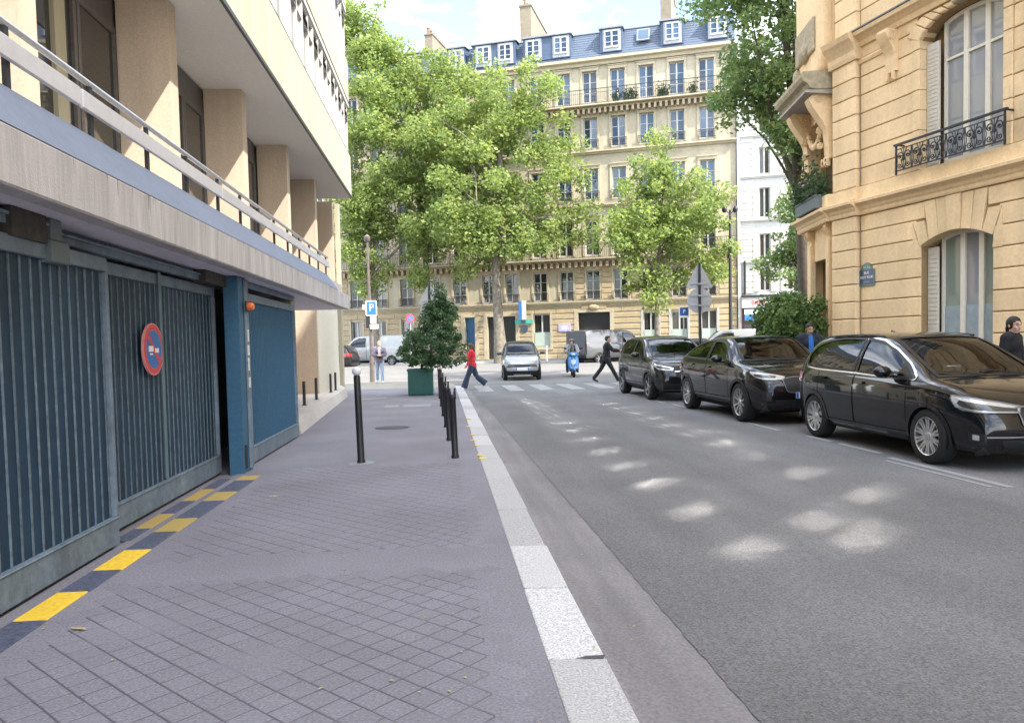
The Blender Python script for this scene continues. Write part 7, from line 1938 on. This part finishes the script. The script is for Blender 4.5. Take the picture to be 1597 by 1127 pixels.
black_c = cloth('black_wool', (.014, .014, .016)); navy_c = cloth('dark_blue_cloth', (.022, .026, .04)); denim_l = cloth('light_denim', (.30, .38, .48)); denim_d = cloth('dark_denim', (.030, .042, .075))
red_c = cloth('red_knit', (.50, .030, .038)); mauve_c = cloth('grey_mauve_jacket', (.15, .13, .17)); pale_c = cloth('pale_scarf', (.62, .60, .52)); blue_c = cloth('bright_blue_shirt', (.03, .14, .40)); charcoal = cloth('charcoal_jacket', (.030, .030, .034))
white_shoe = M('white_trainer', (.62, .62, .60), rough=.6, var=.1); dark_shoe = M('dark_shoe', (.02, .02, .022), rough=.5, var=.2)

p, f = person('man with cropped hair in grey jacket and light jeans walking towards the viewer at left', 1.66, (-2.72, 30.4, .0), radians(-84), skin_a,
              dict(lean=.04, legs=((.22, .12), (-.18, .22)), arms=((.25, .22, 1.25, .75), (.25, .22, 1.25, .75)), head=(0, .12)), top=mauve_c, jacket=True, legs=denim_l, shoes=white_shoe, hair='crop', hair_m=hair_g, shirt=pale_c, loose=.03)
m = MB(); m.ball((.13, 0, 1.05), (.06, .12, .07), 12, 8); m.tube([(.05, -.1, 1.35), (.14, -.02, 1.2), (.14, .05, 1.02)], .012, 6); tag(m.build('shoulder_bag', charcoal, p, smooth=True), None)
p, f = person('woman in red top and wide dark jeans striding onto the crossing beside the planter', 1.60, (.80, 25.9, -.083), radians(178), skin_a,
              dict(lean=.06, legs=((.42, .10), (-.36, .52, 0, -.5)), arms=((.55, .10, .9), (.1, .12, .5)), head=(0, .05), female=True), top=red_c, legs=denim_d, shoes=white_shoe, hair='long', hair_m=hair_b, loose=.026, flare=.045, legloose=.03)
p, f = person('man in black jacket and trousers striding to the right over the crossing with a bag', 1.78, (5.85, 27.9, -.083), radians(-8), skin_b,
              dict(lean=.10, legs=((-.46, .22, 0, -.55), (.50, .02, 0, .15)), arms=((-.25, .10, .25), (.75, .08, .75)), head=(-.1, .05)), top=black_c, jacket=True, legs=black_c, shoes=dark_shoe, hair='short', loose=.026)
m = MB(); m.box(-.22, .16, .20, .30, .70, .98); m.tube([(-.1, .26, .98), (-.06, .2, 1.3), (.0, .1, 1.50)], .012, 6); m.build('bag', charcoal, p, bevel=.03, seg=2)
p, f = person('man with short dark hair, bright blue shirt and dark jacket behind the black crossover', 1.70, (7.72, 15.75, .02), radians(-100), skin_b,
              dict(lean=.10, legs=((.15, .1), (-.15, .2)), arms=((.1, .14, .3), (-.1, .14, .3)), head=(.1, .32)), vox=.010, top=navy_c, jacket=True, legs=charcoal, shoes=dark_shoe, hair='short', shirt=blue_c, loose=.03)
p, f = person('person with dark hair pulled back and black jacket walking right past the nearest car', 1.62, (7.78, 9.95, .02), radians(-58), skin_a,
              dict(lean=.05, legs=((.2, .1), (-.2, .2)), arms=((.15, .1, .25), (-.15, .1, .25)), head=(-.42, .14)), vox=.009, top=black_c, jacket=True, legs=charcoal, shoes=dark_shoe, hair='tied', loose=.022)

# ---------------------------------------------------------------- blue scooter with rider
SCO = thing('scooter', 'bright blue motor scooter with pale front badge panel facing the viewer', 'scooter', (0, 0, 0))
def swheel(x, R=.22):
    m = MB(); m.lathe([(R * .55, -.05), (R * .9, -.055), (R, -.03), (R, .03), (R * .9, .055), (R * .55, .05)], 24, (x, 0, R), 'Y', cap=False); t = m.build('tyre', rubber, SCO, smooth=True)
    m = MB(); m.lathe([(R * .56, -.03), (.03, -.02), (0, -.02)], 20, (x, 0, R), 'Y'); m.lathe([(R * .56, .03), (.03, .02), (0, .02)], 20, (x, 0, R), 'Y'); m.build('rim', rim_d, SCO)
swheel(.62); swheel(-.62)
m = MB()       # leg shield: curved sheet
vs = []; nn = 9
for i in range(nn):
    t = i / (nn - 1); z = .36 + .58 * t; x = .56 - .20 * t; w = (.17 + .07 * sin(pi * (.25 + .6 * t)))
    for k in range(9):
        q = -1 + 2 * k / 8; vs.append((x - .12 * q * q + .04, q * w, z))
m.add(vs, [(i * 9 + k, i * 9 + k + 1, (i + 1) * 9 + k + 1, (i + 1) * 9 + k) for i in range(nn - 1) for k in range(8)])
o = m.build('leg_shield', blue_scoot, SCO, smooth=True); sd = o.modifiers.new('thick', 'SOLIDIFY'); sd.thickness = .03
m = MB(); m.ball((.62, 0, .36), (.24, .085, .15), 16, 10); m.v = [p if p[2] > .30 else (p[0], p[1], .30) for p in m.v]; m.build('mudguard', blue_scoot, SCO, smooth=True)
m = MB(); m.tube([(.62, -.07, .22), (.52, -.06, .55)], .022, 8); m.tube([(.62, .07, .22), (.52, .06, .55)], .022, 8); m.build('fork', rim_d, SCO, smooth=True)
m = MB(); m.box(-.25, .42, -.16, .16, .26, .33); m.build('footboard', trim_black, SCO, bevel=.02)
m = MB(); m.ball((-.45, 0, .52), (.46, .19, .24), 18, 12); m.build('rear_body', blue_scoot, SCO, smooth=True)
m = MB(); m.box(-.80, -.05, -.14, .14, .70, .80); m.build('seat', trim_black, SCO, bevel=.04, seg=2)
m = MB(); m.ball((.36, 0, 1.0), (.13, .20, .11), 14, 10); m.build('cowl', blue_scoot, SCO, smooth=True)
m = MB(); m.tube([(.30, -.36, 1.06), (.36, -.12, 1.04), (.36, .12, 1.04), (.30, .36, 1.06)], .018, 8); m.build('handlebar', trim_black, SCO, smooth=True)
m = MB(); m.ball((.45, 0, .99), (.05, .10, .06), 12, 8); m.build('headlight', lamp_glass, SCO, smooth=True)
m = MB(); m.add([(.53, -.085, .60), (.545, 0, .55), (.53, .085, .60), (.505, .11, .76), (.50, 0, .80), (.505, -.11, .76)], [(0, 1, 4, 5), (1, 2, 3, 4)]); m.build('front_badge_panel', M('pale_blue_panel', (.45, .58, .72), rough=.3, obj=True), SCO)
for sg in (-1, 1):
    m = MB(); m.tube([(.33, sg * .25, 1.06), (.33, sg * .32, 1.22)], .008, 6); m.ball((.32, sg * .34, 1.26), (.015, .07, .045), 10, 8); m.build('mirror', trim_black, SCO, smooth=True)
m = MB(); vs = []
for i in range(6):
    for k in range(7): q = -1 + 2 * k / 6; vs.append((.38 - .09 * i / 5 - .06 * q * q, q * (.19 - .04 * i / 5), 1.06 + .34 * i / 5))
m.add(vs, [(i * 7 + k, i * 7 + k + 1, (i + 1) * 7 + k + 1, (i + 1) * 7 + k) for i in range(5) for k in range(6)]); m.build('windshield', car_glass, SCO, smooth=True)
m = MB(); m.box(.60, .61, -.11, .11, .40, .46); m.build('number_plate', plate_w, SCO)
SCO.location = (5.42, 32.9, -.075); SCO.rotation_euler = (0, 0, radians(-96))
p, f = person('scooter rider in dark helmet and grey jacket sitting on the blue scooter', 1.76, (5.42 + .0, 33.2, -.075), radians(-96), skin_a,
              dict(lean=.12, legs=((1.25, 1.35, .35, 0), (1.25, 1.35, .35, 0)), arms=((.75, .30, .55, .1), (.75, .30, .55, .1)), head=(0, .05), hipz=.86), top=cloth('grey_riding_jacket', (.20, .21, .22)), jacket=True, legs=navy_c, shoes=dark_shoe, hair=None, loose=.03)
m = MB(); m.ball(tuple((f.hc + V((-.005, 0, .025))) * f.k), (.142 * f.k, .125 * f.k, .135 * f.k), 18, 14)
m.f = [q for q in m.f if not (sum(m.v[i][0] for i in q) / len(q) > (f.hc.x + .055) * f.k and (f.hc.z - .13) * f.k < sum(m.v[i][2] for i in q) / len(q) < (f.hc.z + .065) * f.k)]
h_ = m.build('helmet', M('dark_helmet', (.02, .015, .015), rough=.2, coat=1), p, smooth=True)
m = MB(); m.ball((-.14, 0, 1.12), (.09, .18, .25), 12, 10); m.build('backpack', charcoal, p, smooth=True)
# ================================================================ STREET FURNITURE
bol_m = M('bollard_black', (.014, .014, .017), rough=.45, var=.3, scale=20, bump=.1, bscale=60)
ball_m = M('bollard_white', (.62, .62, .62), rough=.5, var=.1, scale=30)
pole_m = M('pole_brown_grey', (.13, .105, .095), rough=.6, var=.25, scale=6); pole_d = M('pole_dark', (.022, .024, .027), rough=.5, var=.2); pole_g = M('galvanised_pole', (.36, .37, .38), rough=.5, var=.1, metal=.4)
B = thing('bollard', 'tall black pavement bollard with a white ball cap standing alone', 'bollard', (-1.10, 9.42, 0))
m = MB(); m.lathe([(.052, 0), (.052, .025), (.044, .04), (.042, .55), (.041, 1.06), (.036, 1.075), (.030, 1.085)], 20, (-1.10, 9.42, 0)); m.build('post', bol_m, B, smooth=True)
m = MB(); m.ball((-1.10, 9.42, 1.132), .056, 18, 12); m.build('ball_cap', ball_m, B, smooth=True)
m = MB(); m.lathe([(.16, .002), (.10, .006), (.05, .008)], 18, (-1.10, 9.42, 0)); m.build('cement_collar', pale, B)
B.rotation_euler = (0, radians(-1.2), 0)
ROW = [(.055, 9.6, 'nearest'), (-.01, 11.4, 'second nearest'), (-.06, 13.3, 'third'), (-.12, 15.4, 'fourth'), (-.18, 17.9, 'fifth'), (-.25, 20.6, 'farthest')]
b0 = None
for k, (x, y, nm) in enumerate(ROW):
    lb = 'short black kerbside bollard with pronged top, %s of the row leading to the planter' % nm
    if b0 is None:
        b0 = thing('bollard', lb, 'bollard', (0, 0, 0), 'short bollards along the kerb')
        m = MB(); m.lathe([(.050, 0), (.050, .03), (.042, .045), (.040, .74), (.046, .75), (.046, .79), (.038, .80)], 16); m.build('post', bol_m, b0, smooth=True)
        for sg in (-1, 1):
            m = MB(); m.tube([(sg * .028, 0, .79), (sg * .030, 0, .83), (sg * .034, 0, .875)], [.017, .016, .010], 8); m.ball((sg * .034, 0, .872), .014, 8, 6); m.build('prong', bol_m, b0, smooth=True)
        b = b0
    else: b = copy_tree(b0); b['label'] = lb
    b.location = (x, y, 0); b.rotation_euler = (radians(random.uniform(-.8, .8)), radians(random.uniform(-2.6, -.6)), random.uniform(-.4, .4))

def pole(label, x, y, z0, z1, r, mat, name='sign_pole', cat_='pole', lean=0):
    m = MB(); m.tube([(x, y, z0), (x + lean * .5, y, (z0 + z1) / 2), (x + lean, y, z1)], [r * 1.1, r, r * .92], 12); m.tube([(x, y, z0), (x, y, z0 + .18)], r * 1.5, 12)
    return tag(m.build(name, mat, smooth=True), label, cat_)
def plate_face(T, poly, d, mat, nm, par):
    m = MB(T=T); m.prism(poly, lambda a, c, q: (a, q, c), -d, 0); return m.build(nm, mat, par)
def circ(r, cx_=0, cz=0, n=28): return [(cx_ + r * cos(2 * pi * k / n), cz + r * sin(2 * pi * k / n)) for k in range(n)]
def rrect(w, h, r=.04, n=5):
    out = []
    for cx_, cz, a0 in ((w - r, h - r, 0), (-w + r, h - r, 90), (-w + r, -h + r, 180), (w - r, -h + r, 270)):
        out += [(cx_ + r * cos(radians(a0 + 90 * k / n)), cz + r * sin(radians(a0 + 90 * k / n))) for k in range(n + 1)]
    return out
def at(x, y, z, yaw=0): return Matrix.Translation((x, y, z)) @ Matrix.Rotation(radians(yaw), 4, 'Z')

# left: tall brown pole carrying the blue P sign
LP = thing('lamp_post', 'tall slim grey brown lamp post at the left corner, carrying the parking sign', 'lamp post', (-3.12, 31.4, 0))
m = MB(); m.tube([(-3.12, 31.4, 0), (-3.12, 31.4, 1.1)], [.10, .09], 14); m.tube([(-3.12, 31.4, 1.1), (-3.14, 31.4, 3.5), (-3.16, 31.4, 5.7)], [.068, .058, .046], 14); m.build('shaft', pole_m, LP, smooth=True)
m = MB(); m.lathe([(.07, 5.68), (.12, 5.75), (.13, 5.9), (.0, 6.0)], 12, (-3.16, 31.4, 0)); m.build('lantern', pole_m, LP, smooth=True)
PSg = thing('parking_sign', 'blue square P parking sign with two small white plates on the lamp post', 'sign', (-3.08, 31.2, 3.0))
T = at(-3.06, 31.27, 3.0)
plate_face(T, rrect(.225, .31), .012, white_m, 'border', PSg); T2_ = at(-3.06, 31.257, 3.0); plate_face(T2_, rrect(.185, .27, .03), .003, blue_m, 'blue_face', PSg)
text_mesh('letter', 'P', .42, white_m, PSg, at(-3.06, 31.2525, 3.02), depth=.001)
plate_face(at(-3.0, 31.27, 2.52), rrect(.12, .13, .01), .01, white_m, 'sub_plate', PSg); plate_face(at(-2.97, 31.27, 2.26), rrect(.17, .09, .01), .01, white_m, 'sub_plate', PSg); plate_face(at(-3.32, 31.27, 3.05), rrect(.09, .10, .01), .01, white_m, 'side_plate', PSg)
m = MB(); m.box(-3.3, -3.12, 31.28, 31.4, 2.2, 2.75); m.build('signal_box', pole_d, PSg, bevel=.02)
# no parking disc in front of the far facade
NS = thing('no_parking_disc', 'round blue no parking sign with red ring on a thin pole behind the planter', 'sign', (-1.85, 38.4, 0))
m = MB(); m.tube([(-1.85, 38.44, -.05), (-1.85, 38.44, 2.75)], .03, 8); m.build('pole', pole_g, NS, smooth=True)
T = at(-1.85, 38.4, 2.82); plate_face(T, circ(.225), .01, red_m, 'red_ring', NS); plate_face(at(-1.85, 38.389, 2.82), circ(.165), .002, blue_m, 'blue_field', NS)
m = MB(T=at(-1.85, 38.386, 2.82)); m.obox((0, 0, 0), (.36, .002, .045), Matrix.Rotation(radians(45), 3, 'Y')); m.build('red_bar', red_m, NS)
# grey sign backs: left
def sign_backs(label, x, y, zt, zr, s, yaw, zpole, with_plate):
    R_ = thing('road_sign', label, 'sign', (x, y, 0)); T = at(x, y, 0, yaw)
    m = MB(); m.tube([(x, y, 0), (x - .01, y, zpole)], .042, 12); m.build('pole', pole_d, R_, smooth=True)
    e = .045; yb = .055
    tri = [(-.44 * s, zt - .34 * s), (-.40 * s, zt - .40 * s), (.40 * s, zt - .40 * s), (.44 * s, zt - .34 * s), (.04 * s, zt + .40 * s), (-.04 * s, zt + .40 * s)]
    m = MB(T=T); m.prism(tri, lambda a, c, q: (a, q, c), yb, yb + .012); m.build('triangle_back', grey_back, R_, bevel=.003)
    m = MB(T=T); m.prism(circ(.415 * s, 0, zr), lambda a, c, q: (a, q, c), yb + .001, yb + .013); m.build('disc_back', grey_back, R_, bevel=.003)
    m = MB(T=T)
    for z in (zt - .26 * s, zr + .16 * s, zr - .16 * s): m.box(-.30 * s, .30 * s, yb - .022, yb - .001, z - .02, z + .02); m.box(-.06, .06, -.05, yb - .02, z - .025, z + .025)
    m.build('bracket', pole_g, R_)
    if with_plate:
        m = MB(T=T); m.box(-.30, .02, yb, yb + .01, zr - .72 * s, zr - .52 * s); m.build('small_plate', M('pinkish_white', (.62, .56, .57), rough=.6), R_)
    return R_
sign_backs('grey backs of a triangular and a round road sign half hidden by the planter shrub', -.57, 25.6, 3.14, 2.55, .82, 6, 3.5, True)
sign_backs('grey backs of a triangular and a round road sign behind the black cars', 7.66, 22.6, 3.36, 2.62, .92, -4, 3.75, False)
BP = thing('parking_plate', 'small square blue parking plate with white rim on its own thin pole', 'sign', (7.38, 23.3, 0))
m = MB(); m.tube([(7.38, 23.34, 0), (7.38, 23.34, 2.3)], .022, 8); m.build('pole', pole_g, BP, smooth=True)
plate_face(at(7.38, 23.3, 2.3, -8), rrect(.16, .17, .02), .008, white_m, 'rim', BP); plate_face(at(7.38, 23.29, 2.32, -8), rrect(.13, .125, .02), .003, M('deep_sign_blue', (.02, .09, .30), rough=.45), 'face', BP)
text_mesh('letter', 'P', .17, white_m, BP, at(7.38, 23.284, 2.32, -8), depth=.001)
# right: street lamp with a small head
SL_ = thing('street_lamp', 'dark slender street lamp with twin small lanterns between the cream and the white house', 'street lamp', (16.0, 42.0, .3))
m = MB(); m.tube([(16.0, 42, .3), (16.0, 42, 1.5)], [.17, .14], 14); m.tube([(16.0, 42, 1.5), (16.0, 42, 5), (16.02, 42, 8.7)], [.11, .09, .055], 14); m.build('shaft', pole_d, SL_, smooth=True)
for sg in (-1, 1):
    m = MB(); m.tube([(16.02, 42, 8.45), (16.02 + sg * .2, 42, 8.65), (16.02 + sg * .3, 42, 8.62)], .03, 8); m.lathe([(.05, .22), (.13, .12), (.15, 0), (.09, -.14), (.0, -.16)], 14, (16.02 + sg * .32, 42, 8.7)); m.build('lantern', pole_d, SL_, smooth=True)
m = MB(); m.box(15.9, 16.14, 41.92, 42.08, 6.0, 6.3); m.build('bracket_box', pole_d, SL_)
# low white posts and rails in front of the far gateway
for k, (x, y) in enumerate(((3.9, 46.0), (4.55, 45.8), (5.2, 45.5), (5.9, 45.2))):
    m = MB(); m.tube([(x, y, .35), (x, y, 1.25)], .045, 8); m.ball((x, y, 1.25), .055, 8, 6); tag(m.build('white_post', white_m, smooth=True), 'low white post on the far pavement, number %s from the left behind the scooter' % ('one', 'two', 'three', 'four')[k], 'post', 'white posts on the far pavement')
